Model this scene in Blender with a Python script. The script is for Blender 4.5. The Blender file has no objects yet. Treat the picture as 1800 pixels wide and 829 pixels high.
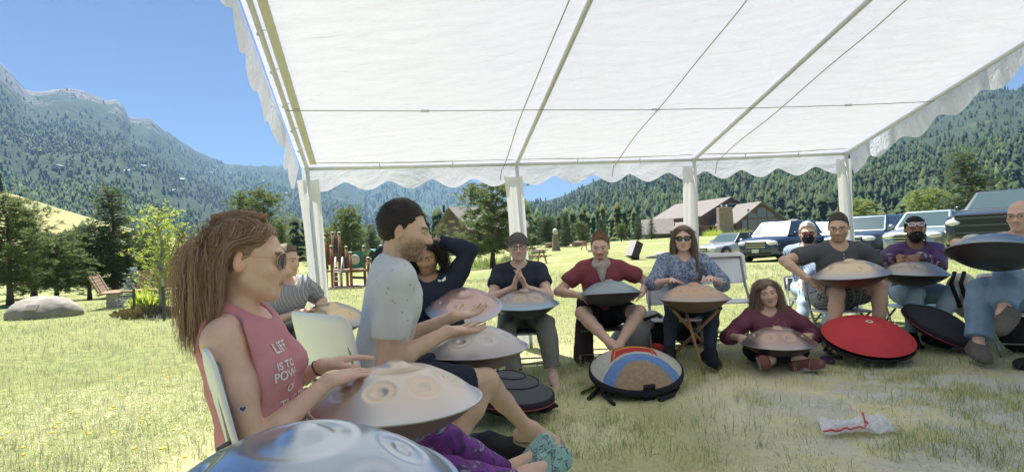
import bpy, bmesh, math, random
import numpy as np
from mathutils import Vector, Matrix
from mathutils.bvhtree import BVHTree
R = math.radians
rng = np.random.default_rng(7)
random.seed(7)
sc = bpy.context.scene
COL = sc.collection

# ------------------------------------------------------------------ camera
CAMZ = 1.10
ROLL, PITCH, FPX = R(2.8), math.atan(10.5 / 1000), 1000.0
_r = np.array([math.cos(ROLL), 0, -math.sin(ROLL)])
_u0 = np.array([math.sin(ROLL), 0, math.cos(ROLL)])
_f0 = np.array([0, 1.0, 0])
_f = _f0 * math.cos(PITCH) + np.array([0, 0, 1.0]) * math.sin(PITCH)
_u = np.cross(_r, _f); _u /= np.linalg.norm(_u)
_r = np.cross(_f, _u)
CAM = np.array([0, 0, CAMZ])
cam_d = bpy.data.cameras.new('camera')
cam = bpy.data.objects.new('camera', cam_d); COL.objects.link(cam)
cam_d.sensor_width = 36.0; cam_d.lens = 36.0 * FPX / 1800
cam_d.clip_start = 0.05; cam_d.clip_end = 30000
cam.matrix_world = Matrix(((_r[0], _u[0], -_f[0], 0), (_r[1], _u[1], -_f[1], 0), (_r[2], _u[2], -_f[2], CAMZ), (0, 0, 0, 1)))
sc.camera = cam

def ray(x, y):
    return _r * (x - 900) / FPX + _u * (414.5 - y) / FPX + _f
def P(x, y, D):                       # photo pixel + distance along +Y -> point in the place
    d = ray(x, y); return CAM + d * (D / d[1])
def Pz(x, y, z):                      # photo pixel met with a level plane
    d = ray(x, y); return CAM + d * ((z - CAMZ) / d[2])

# ------------------------------------------------------------------ sky, sun, exposure
SUN_EL, SUN_AZ = R(65), R(-30)        # azimuth from +Y towards +X
sd = np.array([math.sin(SUN_AZ) * math.cos(SUN_EL), math.cos(SUN_AZ) * math.cos(SUN_EL), math.sin(SUN_EL)])
world = bpy.data.worlds.new('World'); sc.world = world; world.use_nodes = True
wn = world.node_tree.nodes; wl = world.node_tree.links
sky = wn.new('ShaderNodeTexSky'); sky.sky_type = 'NISHITA'; sky.sun_disc = False
sky.sun_elevation = SUN_EL; sky.sun_rotation = SUN_AZ
sky.altitude = 2400; sky.air_density = 1.0; sky.dust_density = 0.0; sky.ozone_density = 4.0
bg = wn['Background']; bg.inputs['Strength'].default_value = 0.038
wl.new(sky.outputs[0], bg.inputs[0])
sun_d = bpy.data.lights.new('sun', 'SUN'); sun_d.energy = 4.7; sun_d.angle = R(0.53); sun_d.color = (1.0, 0.955, 0.88)
sun = bpy.data.objects.new('sun', sun_d); COL.objects.link(sun)
sun.rotation_euler = Vector(sd).to_track_quat('Z', 'Y').to_euler(); sun.location = (0, 0, 60)
sc.view_settings.view_transform = 'Standard'; sc.view_settings.look = 'None'
sc.view_settings.exposure = 1.47; sc.view_settings.gamma = 1.0
sc.view_settings.use_curve_mapping = False
sc.cycles.use_denoising = True
try: sc.cycles.denoiser = 'OPENIMAGEDENOISE'
except Exception: pass
sc.cycles.max_bounces = 10; sc.cycles.diffuse_bounces = 6; sc.cycles.transmission_bounces = 6
sc.cycles.transparent_max_bounces = 12; sc.cycles.volume_bounces = 0
sc.cycles.sample_clamp_indirect = 6
sc.cycles.use_adaptive_sampling = True; sc.cycles.adaptive_threshold = 0.02

# ------------------------------------------------------------------ materials
MATS = {}
def mat(name, col=(.5, .5, .5), rough=.6, metal=0., var=None, bump=None, attr=None, col2=None, spec=None, coat=0., trans=0., sss=0., island=0., alpha=None, ior=None, emit=None):
    """col/col2 mixed by a noise (var=(scale, contrast)); bump=(scale, strength); attr multiplies a colour attribute; island: random tint per loose piece"""
    if name in MATS: return MATS[name]
    m = bpy.data.materials.new(name); m.use_nodes = True
    nt = m.node_tree; n = nt.nodes; l = nt.links
    b = n['Principled BSDF']; b.inputs['Roughness'].default_value = rough; b.inputs['Metallic'].default_value = metal
    if spec is not None: b.inputs['Specular IOR Level'].default_value = spec
    if coat: b.inputs['Coat Weight'].default_value = coat; b.inputs['Coat Roughness'].default_value = .06
    if trans: b.inputs['Transmission Weight'].default_value = trans
    if ior: b.inputs['IOR'].default_value = ior
    if alpha is not None: b.inputs['Alpha'].default_value = alpha
    if emit: b.inputs['Emission Color'].default_value = (*emit[0], 1); b.inputs['Emission Strength'].default_value = emit[1]
    if sss:
        b.inputs['Subsurface Weight'].default_value = sss; b.inputs['Subsurface Radius'].default_value = (1, .35, .2); b.inputs['Subsurface Scale'].default_value = .012
    tc = n.new('ShaderNodeTexCoord'); out = None
    if attr:
        a = n.new('ShaderNodeVertexColor'); a.layer_name = attr; out = a.outputs[0]
    else:
        rgb = n.new('ShaderNodeRGB'); rgb.outputs[0].default_value = (*col, 1); out = rgb.outputs[0]
    if var:
        t = n.new('ShaderNodeTexNoise'); t.inputs['Scale'].default_value = var[0]; t.inputs['Detail'].default_value = 6; t.inputs['Roughness'].default_value = .62
        l.new(tc.outputs['Object'], t.inputs['Vector'])
        rp = n.new('ShaderNodeMapRange'); rp.inputs[1].default_value = .5 - .5 / max(var[1], .01) * .5; rp.inputs[2].default_value = .5 + .5 / max(var[1], .01) * .5
        l.new(t.outputs[0], rp.inputs[0])
        mx = n.new('ShaderNodeMixRGB'); l.new(rp.outputs[0], mx.inputs[0]); l.new(out, mx.inputs[1])
        if attr and col2 is None:
            dk = n.new('ShaderNodeMixRGB'); dk.blend_type = 'MULTIPLY'; dk.inputs[0].default_value = 1; l.new(out, dk.inputs[1]); dk.inputs[2].default_value = (.8, .78, .76, 1); l.new(dk.outputs[0], mx.inputs[2])
        else: mx.inputs[2].default_value = (*(col2 or tuple(c * .7 for c in col)), 1)
        out = mx.outputs[0]
    if island:
        g = n.new('ShaderNodeNewGeometry'); hs = n.new('ShaderNodeHueSaturation')
        mr = n.new('ShaderNodeMapRange'); mr.inputs[3].default_value = 1 - island; mr.inputs[4].default_value = 1 + island
        l.new(g.outputs['Random Per Island'], mr.inputs[0]); l.new(mr.outputs[0], hs.inputs['Value'])
        mr2 = n.new('ShaderNodeMapRange'); mr2.inputs[3].default_value = .5 - island * .045; mr2.inputs[4].default_value = .5 + island * .045
        l.new(g.outputs['Random Per Island'], mr2.inputs[0]); l.new(mr2.outputs[0], hs.inputs['Hue'])
        l.new(out, hs.inputs['Color']); out = hs.outputs[0]
    l.new(out, b.inputs['Base Color'])
    if bump:
        t = n.new('ShaderNodeTexNoise'); t.inputs['Scale'].default_value = bump[0]; t.inputs['Detail'].default_value = 5
        l.new(tc.outputs['Object'], t.inputs['Vector'])
        bp = n.new('ShaderNodeBump'); bp.inputs['Strength'].default_value = bump[1]; bp.inputs['Distance'].default_value = .01
        l.new(t.outputs[0], bp.inputs['Height']); l.new(bp.outputs[0], b.inputs['Normal'])
    MATS[name] = m; m['_out'] = 0
    return m
def add_translucent(m, fac, col):
    nt = m.node_tree; n = nt.nodes; l = nt.links
    b = n['Principled BSDF']; o = n['Material Output']
    t = n.new('ShaderNodeBsdfTranslucent'); t.inputs[0].default_value = (*col, 1)
    mx = n.new('ShaderNodeMixShader'); mx.inputs[0].default_value = fac
    l.new(b.outputs[0], mx.inputs[1]); l.new(t.outputs[0], mx.inputs[2]); l.new(mx.outputs[0], o.inputs[0])
    return m
def nodes_of(m): return m.node_tree.nodes, m.node_tree.links, m.node_tree.nodes['Principled BSDF']

# ------------------------------------------------------------------ object helpers
def tag(o, label=None, cat=None, group=None, kind=None):
    if label: o['label'] = label
    if cat: o['category'] = cat
    if group: o['group'] = group
    if kind: o['kind'] = kind
    return o
def empty(name, loc, label=None, cat=None, group=None, rz=0.):
    o = bpy.data.objects.new(name, None); COL.objects.link(o); o.location = tuple(loc); o.rotation_euler.z = rz
    o.empty_display_size = .1
    return tag(o, label, cat, group)
def link(name, me, m=None, parent=None, origin=None):
    o = bpy.data.objects.new(name, me); COL.objects.link(o)
    if m is not None and len(me.materials) == 0:
        for q in (m if isinstance(m, (list, tuple)) else [m]): me.materials.append(q)
    if parent is not None: o.parent = parent
    return o
def np_mesh(name, V, F, smooth=True, cols=None, mi=None):
    """V (n,3); F array (m,3|4) or list of polygons"""
    me = bpy.data.meshes.new(name); V = np.asarray(V, np.float32)
    if isinstance(F, np.ndarray):
        k = F.shape[1]; m = len(F)
        me.vertices.add(len(V)); me.vertices.foreach_set('co', V.ravel())
        me.loops.add(m * k); me.loops.foreach_set('vertex_index', F.astype(np.int32).ravel())
        me.polygons.add(m); me.polygons.foreach_set('loop_start', np.arange(0, m * k, k, dtype=np.int32))
        try: me.polygons.foreach_set('loop_total', np.full(m, k, np.int32))
        except Exception: pass
        me.update(calc_edges=True)
    else:
        me.from_pydata([tuple(map(float, v)) for v in V], [], [tuple(int(i) for i in f) for f in F]); me.update()
    if smooth: me.polygons.foreach_set('use_smooth', np.ones(len(me.polygons), bool))
    if mi is not None: me.polygons.foreach_set('material_index', np.asarray(mi, np.int32))
    if cols is not None:
        a = me.color_attributes.new('Col', 'FLOAT_COLOR', 'POINT')
        c = np.ones((len(V), 4), np.float32); c[:, :3] = cols; a.data.foreach_set('color', c.ravel())
    me.validate()
    return me
class MB:
    """collects simple solids into one mesh"""
    def __init__(s): s.V = []; s.F = []; s.S = []
    def add(s, V, F, smooth=False):
        o = s._n(); s.V.append(np.asarray(V, float)); s.F += [[i + o for i in f] for f in F]; s.S += [smooth] * len(F); return s
    def _n(s): return sum(map(len, s.V))
    def box(s, c, size, M=None, taper=1.):
        x, y, z = (q / 2 for q in size)
        V = np.array([[-x, -y, -z], [x, -y, -z], [x, y, -z], [-x, y, -z], [-x * taper, -y * taper, z], [x * taper, -y * taper, z], [x * taper, y * taper, z], [-x * taper, y * taper, z]])
        if M is not None: V = V @ np.asarray(M, float).T
        return s.add(V + np.asarray(c), [[0, 3, 2, 1], [4, 5, 6, 7], [0, 1, 5, 4], [1, 2, 6, 5], [2, 3, 7, 6], [3, 0, 4, 7]])
    def tube(s, pts, r, n=10, cap=True, closed=False):
        pts = np.asarray(pts, float); m = len(pts); rr = np.broadcast_to(np.asarray(r, float), (m,))
        if closed: T = np.roll(pts, -1, 0) - np.roll(pts, 1, 0)
        else: T = np.gradient(pts, axis=0)
        T /= np.linalg.norm(T, axis=1)[:, None] + 1e-12
        a = np.array([0, 0, 1.]) if abs(T[0][2]) < .9 else np.array([1., 0, 0])
        V = []
        for i in range(m):
            a = a - T[i] * a.dot(T[i]); a /= np.linalg.norm(a) + 1e-12; b = np.cross(T[i], a)
            for k in range(n):
                t = 2 * math.pi * k / n; V.append(pts[i] + rr[i] * (math.cos(t) * a + math.sin(t) * b))
        F = []
        for i in range(m if closed else m - 1):
            j = (i + 1) % m
            for k in range(n): F.append([i * n + k, i * n + (k + 1) % n, j * n + (k + 1) % n, j * n + k])
        s.add(V, F, True)
        if cap and not closed:
            o = s._n() - m * n
            s.F += [[o + k for k in range(n)][::-1], [o + (m - 1) * n + k for k in range(n)]]; s.S += [False, False]
        return s
    def bar(s, a, b, w, h, up=(0, 0, 1)):
        a = np.asarray(a, float); b = np.asarray(b, float); d = b - a; L = np.linalg.norm(d); d = d / L
        up = np.asarray(up, float); x = np.cross(d, up); x /= np.linalg.norm(x); z = np.cross(x, d)
        return s.box((a + b) / 2, (w, L, h), np.stack([x, d, z], 1))
    def lathe(s, prof, n=24, c=(0, 0, 0), M=None, cap=False):
        V = []; F = []; m = len(prof)
        for (r, z) in prof:
            for k in range(n): t = 2 * math.pi * k / n; V.append((r * math.cos(t), r * math.sin(t), z))
        for i in range(m - 1):
            for k in range(n): F.append([i * n + k, i * n + (k + 1) % n, (i + 1) * n + (k + 1) % n, (i + 1) * n + k])
        if cap: F += [[k for k in range(n)][::-1], [(m - 1) * n + k for k in range(n)]]
        V = np.array(V)
        if M is not None: V = V @ np.asarray(M, float).T
        return s.add(V + np.asarray(c), F, True)
    def prism(s, poly, depth, M=None, c=(0, 0, 0)):
        """poly in local xz, extruded along y by depth (centred)"""
        k = len(poly); V = [(x, -depth / 2, z) for x, z in poly] + [(x, depth / 2, z) for x, z in poly]
        F = [list(range(k)), [k + i for i in range(k)][::-1]] + [[i, k + i, k + (i + 1) % k, (i + 1) % k] for i in range(k)]
        V = np.array(V)
        if M is not None: V = V @ np.asarray(M, float).T
        return s.add(V + np.asarray(c), F)
    def sphere(s, c, r, n=12, m=8, M=None):
        r = np.broadcast_to(np.asarray(r, float), (3,))
        prof = [(math.sin(math.pi * i / m), -math.cos(math.pi * i / m)) for i in range(m + 1)]
        V = []
        for (q, z) in prof:
            for k in range(n): t = 2 * math.pi * k / n; V.append((q * math.cos(t) * r[0], q * math.sin(t) * r[1], z * r[2]))
        V = np.array(V)
        if M is not None: V = V @ np.asarray(M, float).T
        F = [[i * n + k, i * n + (k + 1) % n, (i + 1) * n + (k + 1) % n, (i + 1) * n + k] for i in range(m) for k in range(n)]
        return s.add(V + np.asarray(c), F, True)
    def mesh(s, name, origin=(0, 0, 0), bevel=0.):
        V = np.concatenate(s.V) - np.asarray(origin)
        me = bpy.data.meshes.new(name); me.from_pydata(V.tolist(), [], s.F); me.update()
        if bevel:
            bm = bmesh.new(); bm.from_mesh(me)
            bmesh.ops.remove_doubles(bm, verts=bm.verts, dist=1e-5)
            es = [e for e in bm.edges if len(e.link_faces) == 2 and e.calc_face_angle(0) > .6]
            bmesh.ops.bevel(bm, geom=es, offset=bevel, segments=2, affect='EDGES', profile=.6, clamp_overlap=True)
            bmesh.ops.recalc_face_normals(bm, faces=bm.faces)
            bm.to_mesh(me); bm.free()
            me.polygons.foreach_set('use_smooth', np.zeros(len(me.polygons), bool))
        else:
            me.polygons.foreach_set('use_smooth', np.array(s.S, bool))
        return me
    def obj(s, name, m, parent=None, origin=None, bevel=0.):
        if origin is None: origin = tuple(parent.location) if parent is not None else (0, 0, 0)
        if parent is not None and parent.parent is not None and origin == tuple(parent.location): origin = tuple(np.array(parent.location) + np.array(parent.parent.location))
        return link(name, s.mesh(name, origin, bevel), m, parent)
def copy_tree(o, parent=None):
    c = o.copy(); COL.objects.link(c)
    if parent is not None: c.parent = parent
    for ch in o.children: copy_tree(ch, c)
    return c

# value noise on arrays of points
_lat = rng.random((32, 32, 32)).astype(np.float32)
def vnoise(p):
    p = np.asarray(p, np.float32); i = np.floor(p).astype(np.int32); f = p - i; f = f * f * (3 - 2 * f)
    i &= 31; j = (i + 1) & 31
    x0, y0, z0 = i[..., 0], i[..., 1], i[..., 2]; x1, y1, z1 = j[..., 0], j[..., 1], j[..., 2]
    fx, fy, fz = f[..., 0], f[..., 1], f[..., 2]
    a = _lat[x0, y0, z0] * (1 - fx) + _lat[x1, y0, z0] * fx; b = _lat[x0, y1, z0] * (1 - fx) + _lat[x1, y1, z0] * fx
    c = _lat[x0, y0, z1] * (1 - fx) + _lat[x1, y0, z1] * fx; d = _lat[x0, y1, z1] * (1 - fx) + _lat[x1, y1, z1] * fx
    a = a * (1 - fy) + b * fy; c = c * (1 - fy) + d * fy
    return (a * (1 - fz) + c * fz) * 2 - 1
def fbm(p, o=4):
    p = np.asarray(p, np.float32); s = 0; a = 1.; t = 0
    for k in range(o): s = s + a * vnoise(p * (2 ** k) + 7.3 * k); t += a; a *= .5
    return s / t
# ------------------------------------------------------------------ ground
CTRL = [(0, 2, 0), (-1.5, 3, 0), (0, 4.6, -.02), (1.5, 4.4, .04), (3, 4.6, .08), (3, 2, .03), (-3, 4, 0), (-3, 6, -.04), (0, 7, 0), (3, 7, .05), (5, 5, .08), (0, -4, 0), (6, 1, .05), (-6, 1, 0)]
for (x, y, D) in [(75, 556, 12.5), (185, 545, 15), (300, 540, 13), (30, 530, 21), (205, 525, 25), (288, 562, 10.3), (430, 520, 26), (610, 505, 25), (868, 470, 40),
                  (1115, 455, 27), (980, 440, 42), (1180, 420, 75), (1290, 412, 100), (1340, 412, 90), (1285, 456, 30), (1350, 460, 24), (1535, 456, 22), (1640, 447, 19), (1745, 455, 15), (1000, 428, 70), (900, 440, 60), (700, 470, 60), (200, 490, 60), (-200, 520, 50), (2000, 440, 25), (1700, 425, 60), (2400, 420, 60)]:
    CTRL.append(tuple(P(x, y, D)))
for a in range(0, 360, 20):
    for rr in (160, 300, 700, 3000):
        CTRL.append((rr * math.cos(R(a)), rr * math.sin(R(a)), {160: -1.5, 300: -5, 700: -10, 3000: -12}[rr]))
CTRL = np.array(CTRL)
def gz(x, y):
    x = np.asarray(x, float); y = np.asarray(y, float); sh = x.shape; x = x.ravel(); y = y.ravel(); out = np.empty_like(x)
    for i in range(0, len(x), 20000):
        xs = x[i:i + 20000, None]; ys = y[i:i + 20000, None]
        d2 = (xs - CTRL[:, 0]) ** 2 + (ys - CTRL[:, 1]) ** 2
        soft = (.10 * np.hypot(xs, ys) + .7) ** 2
        w = 1 / (d2 + soft) ** 2.2
        out[i:i + 20000] = (w * CTRL[:, 2]).sum(1) / w.sum(1)
    return out.reshape(sh)
def G(x, y): return float(gz(np.array([x]), np.array([y]))[0])
def on_ground(px, D):
    """point of the ground straight below photo column px at distance D"""
    p = P(px, 450, D)
    for _ in range(3):
        z = G(p[0], p[1]); u = (px - 900) / FPX
        k = (z - CAMZ) / D
        p = np.array([D * (u / math.cos(ROLL) + k * math.tan(ROLL)), D, z])
    return p
def pz_ground(px, py):
    z = 0.
    for _ in range(5): p = Pz(px, py, z); z = G(p[0], p[1])
    return np.array([p[0], p[1], z])

NA, rad = 220, np.concatenate([np.linspace(.3, 12, 70), np.geomspace(12.3, 9000, 90)])
ang = np.linspace(0, 2 * np.pi, NA, endpoint=False)
AA, RR_ = np.meshgrid(ang, rad, indexing='ij')
gx, gy = RR_ * np.cos(AA), RR_ * np.sin(AA)
gzv = gz(gx, gy)
gzv += np.where(RR_ < 60, .018 * fbm(np.stack([gx * 1.3, gy * 1.3, gx * 0], -1), 3), 0)
V = np.stack([gx, gy, gzv], -1).reshape(-1, 3); m = len(rad)
i, j = np.meshgrid(np.arange(NA), np.arange(m - 1), indexing='ij'); i2 = (i + 1) % NA
F = np.stack([i * m + j, i * m + j + 1, i2 * m + j + 1, i2 * m + j], -1).reshape(-1, 4)
V = np.concatenate([V, [[0, 0, 0]]]); 
gm = bpy.data.materials.new('meadow_ground'); gm.use_nodes = True; MATS['meadow_ground'] = gm
n, l, b = nodes_of(gm); b.inputs['Roughness'].default_value = .95; b.inputs['Specular IOR Level'].default_value = .15
tc = n.new('ShaderNodeNewGeometry')
def nz(scale, detail=6, rough=.6):
    t = n.new('ShaderNodeTexNoise'); t.inputs['Scale'].default_value = scale; t.inputs['Detail'].default_value = detail; t.inputs['Roughness'].default_value = rough; l.new(tc.outputs['Position'], t.inputs['Vector']); return t.outputs[0]
def ramp(src, stops):
    r = n.new('ShaderNodeValToRGB'); l.new(src, r.inputs[0]); e = r.color_ramp.elements
    while len(e) < len(stops): e.new(.5)
    for k, (p, c) in enumerate(stops): e[k].position = p; e[k].color = (*c, 1)
    return r.outputs[0]
def mixc(f, a, b_, mode='MIX'):
    x = n.new('ShaderNodeMixRGB'); x.blend_type = mode
    for s, v in ((0, f), (1, a), (2, b_)):
        if isinstance(v, (int, float)): x.inputs[s].default_value = v
        elif isinstance(v, tuple): x.inputs[s].default_value = (*v, 1)
        else: l.new(v, x.inputs[s])
    return x.outputs[0]
base = ramp(nz(.22), [(.25, (0.214, 0.256, 0.100)), (.5, (0.285, 0.311, 0.126)), (.62, (0.341, 0.346, 0.178)), (.8, (0.246, 0.285, 0.115))])
fine = ramp(nz(9, 8, .7), [(.3, (.55, .55, .5)), (.55, (1, 1, 1)), (.75, (1.25, 1.2, 1.1))])
meadow = mixc(1., base, fine, 'MULTIPLY')
soil = ramp(nz(0.880, 0.880, 0.880), [(.3, (0.495, 0.470, 0.235)), (.5, (0.726, 0.672, 0.388)), (.62, (0.858, 0.788, 0.504)), (.78, (0.594, 0.623, 0.287))])
pale = ramp(nz(2.2, 8, .65), [(.44, (0, 0, 0)), (.54, (1, 1, 1))])
# trodden straw-strewn ground inside the circle of chairs (real wear; colours also lightened to offset the tent's shade)
dv = n.new('ShaderNodeVectorMath'); dv.operation = 'DISTANCE'; l.new(tc.outputs['Position'], dv.inputs[0]); dv.inputs[1].default_value = (1.3, 2.6, 0)
mr = n.new('ShaderNodeMapRange'); mr.inputs[1].default_value = 3.6; mr.inputs[2].default_value = 2.2; l.new(dv.outputs['Value'], mr.inputs[0])
dv2 = n.new('ShaderNodeVectorMath'); dv2.operation = 'DISTANCE'; l.new(tc.outputs['Position'], dv2.inputs[0]); dv2.inputs[1].default_value = (2.6, 3.0, 0)
mr2 = n.new('ShaderNodeMapRange'); mr2.inputs[1].default_value = 1.75; mr2.inputs[2].default_value = .7; l.new(dv2.outputs['Value'], mr2.inputs[0])
ml = n.new('ShaderNodeMath'); ml.operation = 'MULTIPLY'; l.new(mr2.outputs[0], ml.inputs[0]); l.new(pale, ml.inputs[1])
soil2 = mixc(ml.outputs[0], soil, (.70, .69, .63))
l.new(mixc(mr.outputs[0], meadow, soil2), b.inputs['Base Color'])
bp = n.new('ShaderNodeBump'); bp.inputs['Strength'].default_value = .8; bp.inputs['Distance'].default_value = .05; l.new(nz(14, 8, .7), bp.inputs['Height']); l.new(bp.outputs[0], b.inputs['Normal'])
ground = link('ground', np_mesh('ground', V, F), gm); tag(ground, kind='structure')

# ------------------------------------------------------------------ mountains
def interp(tab, x): t = np.array(tab, float); return np.interp(x, t[:, 0], t[:, 1])
def mountain(name, ridge, Dr, Db, zb, material, power=1.3, amp=.06, cols=170, rows=46, seed=0, jag=0.):
    xs = np.linspace(ridge[0][0], ridge[-1][0], cols)
    ry = interp(ridge, xs); D = interp(Dr, xs); B = interp(Db, xs)
    ry = ry + jag * fbm(np.stack([xs * .06, xs * 0 + seed, xs * 0], -1), 4)
    top = np.array([P(x, y, d) for x, y, d in zip(xs, ry, D)])
    az = np.arctan2(top[:, 0], top[:, 1]); rt = np.hypot(top[:, 0], top[:, 1]); rb = rt * B / D
    s = np.concatenate([np.linspace(0, 1, rows), [1.06, 1.15, 1.3, 1.6]])
    S = np.broadcast_to(s, (cols, len(s)))
    rr = rb[:, None] + (rt - rb)[:, None] * S
    H = (top[:, 2] - zb)[:, None]
    pr = np.where(S <= 1, np.clip(S, 0, 1) ** power, 1 - (S - 1) * 1.4)
    X = rr * np.sin(az)[:, None]; Y = rr * np.cos(az)[:, None]
    nzv = fbm(np.stack([X / 260 + seed, Y / 260, X * 0 + seed], -1), 5)
    fade = np.clip(np.minimum(S * 3, (1 - S) * 6 + .08), .0, 1)
    Z = zb + H * pr + amp * H * nzv * np.where(S <= 1, fade, .3)
    V = np.stack([X, Y, Z], -1)
    m = len(s); i, j = np.meshgrid(np.arange(cols - 1), np.arange(m - 1), indexing='ij')
    F = np.stack([i * m + j, (i + 1) * m + j, (i + 1) * m + j + 1, i * m + j + 1], -1).reshape(-1, 4)
    o = link(name, np_mesh(name, V.reshape(-1, 3), F), material); tag(o, kind='structure')
    return V[:, :rows], xs
def rock_forest_mat(name, rock, floor, clear, rk):
    m = bpy.data.materials.new(name); m.use_nodes = True
    global n, l, tc
    n, l, b = nodes_of(m); b.inputs['Roughness'].default_value = .95; b.inputs['Specular IOR Level'].default_value = .1
    tc = n.new('ShaderNodeNewGeometry')
    f = mixc(ramp(nz(.006, 5), [(.60, (0, 0, 0)), (.74, (1, 1, 1))]), ramp(nz(.05, 6), [(.3, floor), (.7, tuple(c * 1.7 for c in floor))]), clear)
    sx = n.new('ShaderNodeSeparateXYZ'); l.new(tc.outputs['Position'], sx.inputs[0])
    mr = n.new('ShaderNodeMapRange'); mr.inputs[1].default_value = rk[0]; mr.inputs[2].default_value = rk[1]; l.new(sx.outputs[2], mr.inputs[0])
    ad = n.new('ShaderNodeMath'); ad.operation = 'ADD'; l.new(mr.outputs[0], ad.inputs[0])
    sb = n.new('ShaderNodeMath'); sb.operation = 'MULTIPLY_ADD'; l.new(nz(.011, 7, .65), sb.inputs[0]); sb.inputs[1].default_value = 2.4; sb.inputs[2].default_value = -1.55; l.new(sb.outputs[0], ad.inputs[1])
    rc = ramp(nz(.03, 8, .7), [(.3, tuple(c * .45 for c in rock)), (.55, rock), (.75, tuple(c * 1.25 for c in rock))])
    l.new(mixc(ramp(ad.outputs[0], [(.45, (0, 0, 0)), (.6, (1, 1, 1))]), f, rc), b.inputs['Base Color'])
    bp = n.new('ShaderNodeBump'); bp.inputs['Strength'].default_value = 1; bp.inputs['Distance'].default_value = 14; l.new(nz(.02, 8, .7), bp.inputs['Height']); l.new(bp.outputs[0], b.inputs['Normal'])
    return m
mlm = rock_forest_mat('rocky_slope', (.20, .18, .165), (.038, .058, .032), (.15, .15, .075), (170, 660))
mrm = rock_forest_mat('forest_slope', (.28, .235, .21), (.036, .056, .032), (.11, .13, .06), (190, 430))
mfm = rock_forest_mat('far_slope', (.25, .23, .23), (.05, .075, .045), (.12, .14, .07), (1400, 2200))
left_ridge = [(-270, 40), (-90, 70), (0, 108), (16, 122), (40, 152), (60, 160), (105, 156), (135, 155), (160, 163), (185, 176), (205, 172), (217, 184), (226, 204), (262, 208), (285, 224), (306, 240), (350, 268), (400, 288), (470, 293), (540, 300), (640, 330)]
MTL = mountain('mountain_west', left_ridge, [(-270, 1950), (0, 2100), (250, 2300), (420, 3000), (640, 3600)], [(-270, 260), (200, 330), (640, 900)], -8, mlm, 1.25, .09, seed=3, jag=3.0)
far_ridge = [(380, 300), (430, 291), (470, 293), (520, 287), (600, 270), (680, 262), (760, 285), (820, 312), (870, 340), (925, 353), (960, 356), (1010, 362), (1080, 380)]
MTF = mountain('mountain_far', far_ridge, [(380, 5200), (1080, 4600)], [(380, 2400), (1080, 1500)], -12, mfm, 1.1, .05, cols=90, rows=30, seed=9)
right_ridge = [(820, 392), (880, 362), (930, 355), (975, 350), (1000, 340), (1030, 326), (1060, 311), (1130, 291), (1220, 268), (1300, 250), (1420, 226), (1500, 208), (1600, 190), (1690, 170), (1730, 160), (1748, 154), (1765, 157), (1785, 160), (1800, 153), (1900, 140), (2100, 90), (2500, 40)]
MTR = mountain('mountain_east', right_ridge, [(820, 1500), (1100, 1500), (1800, 1250), (2500, 1100)], [(820, 170), (1200, 190), (1800, 150), (2500, 120)], -4, mrm, 1.3, .07, seed=21, jag=2.)

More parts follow.
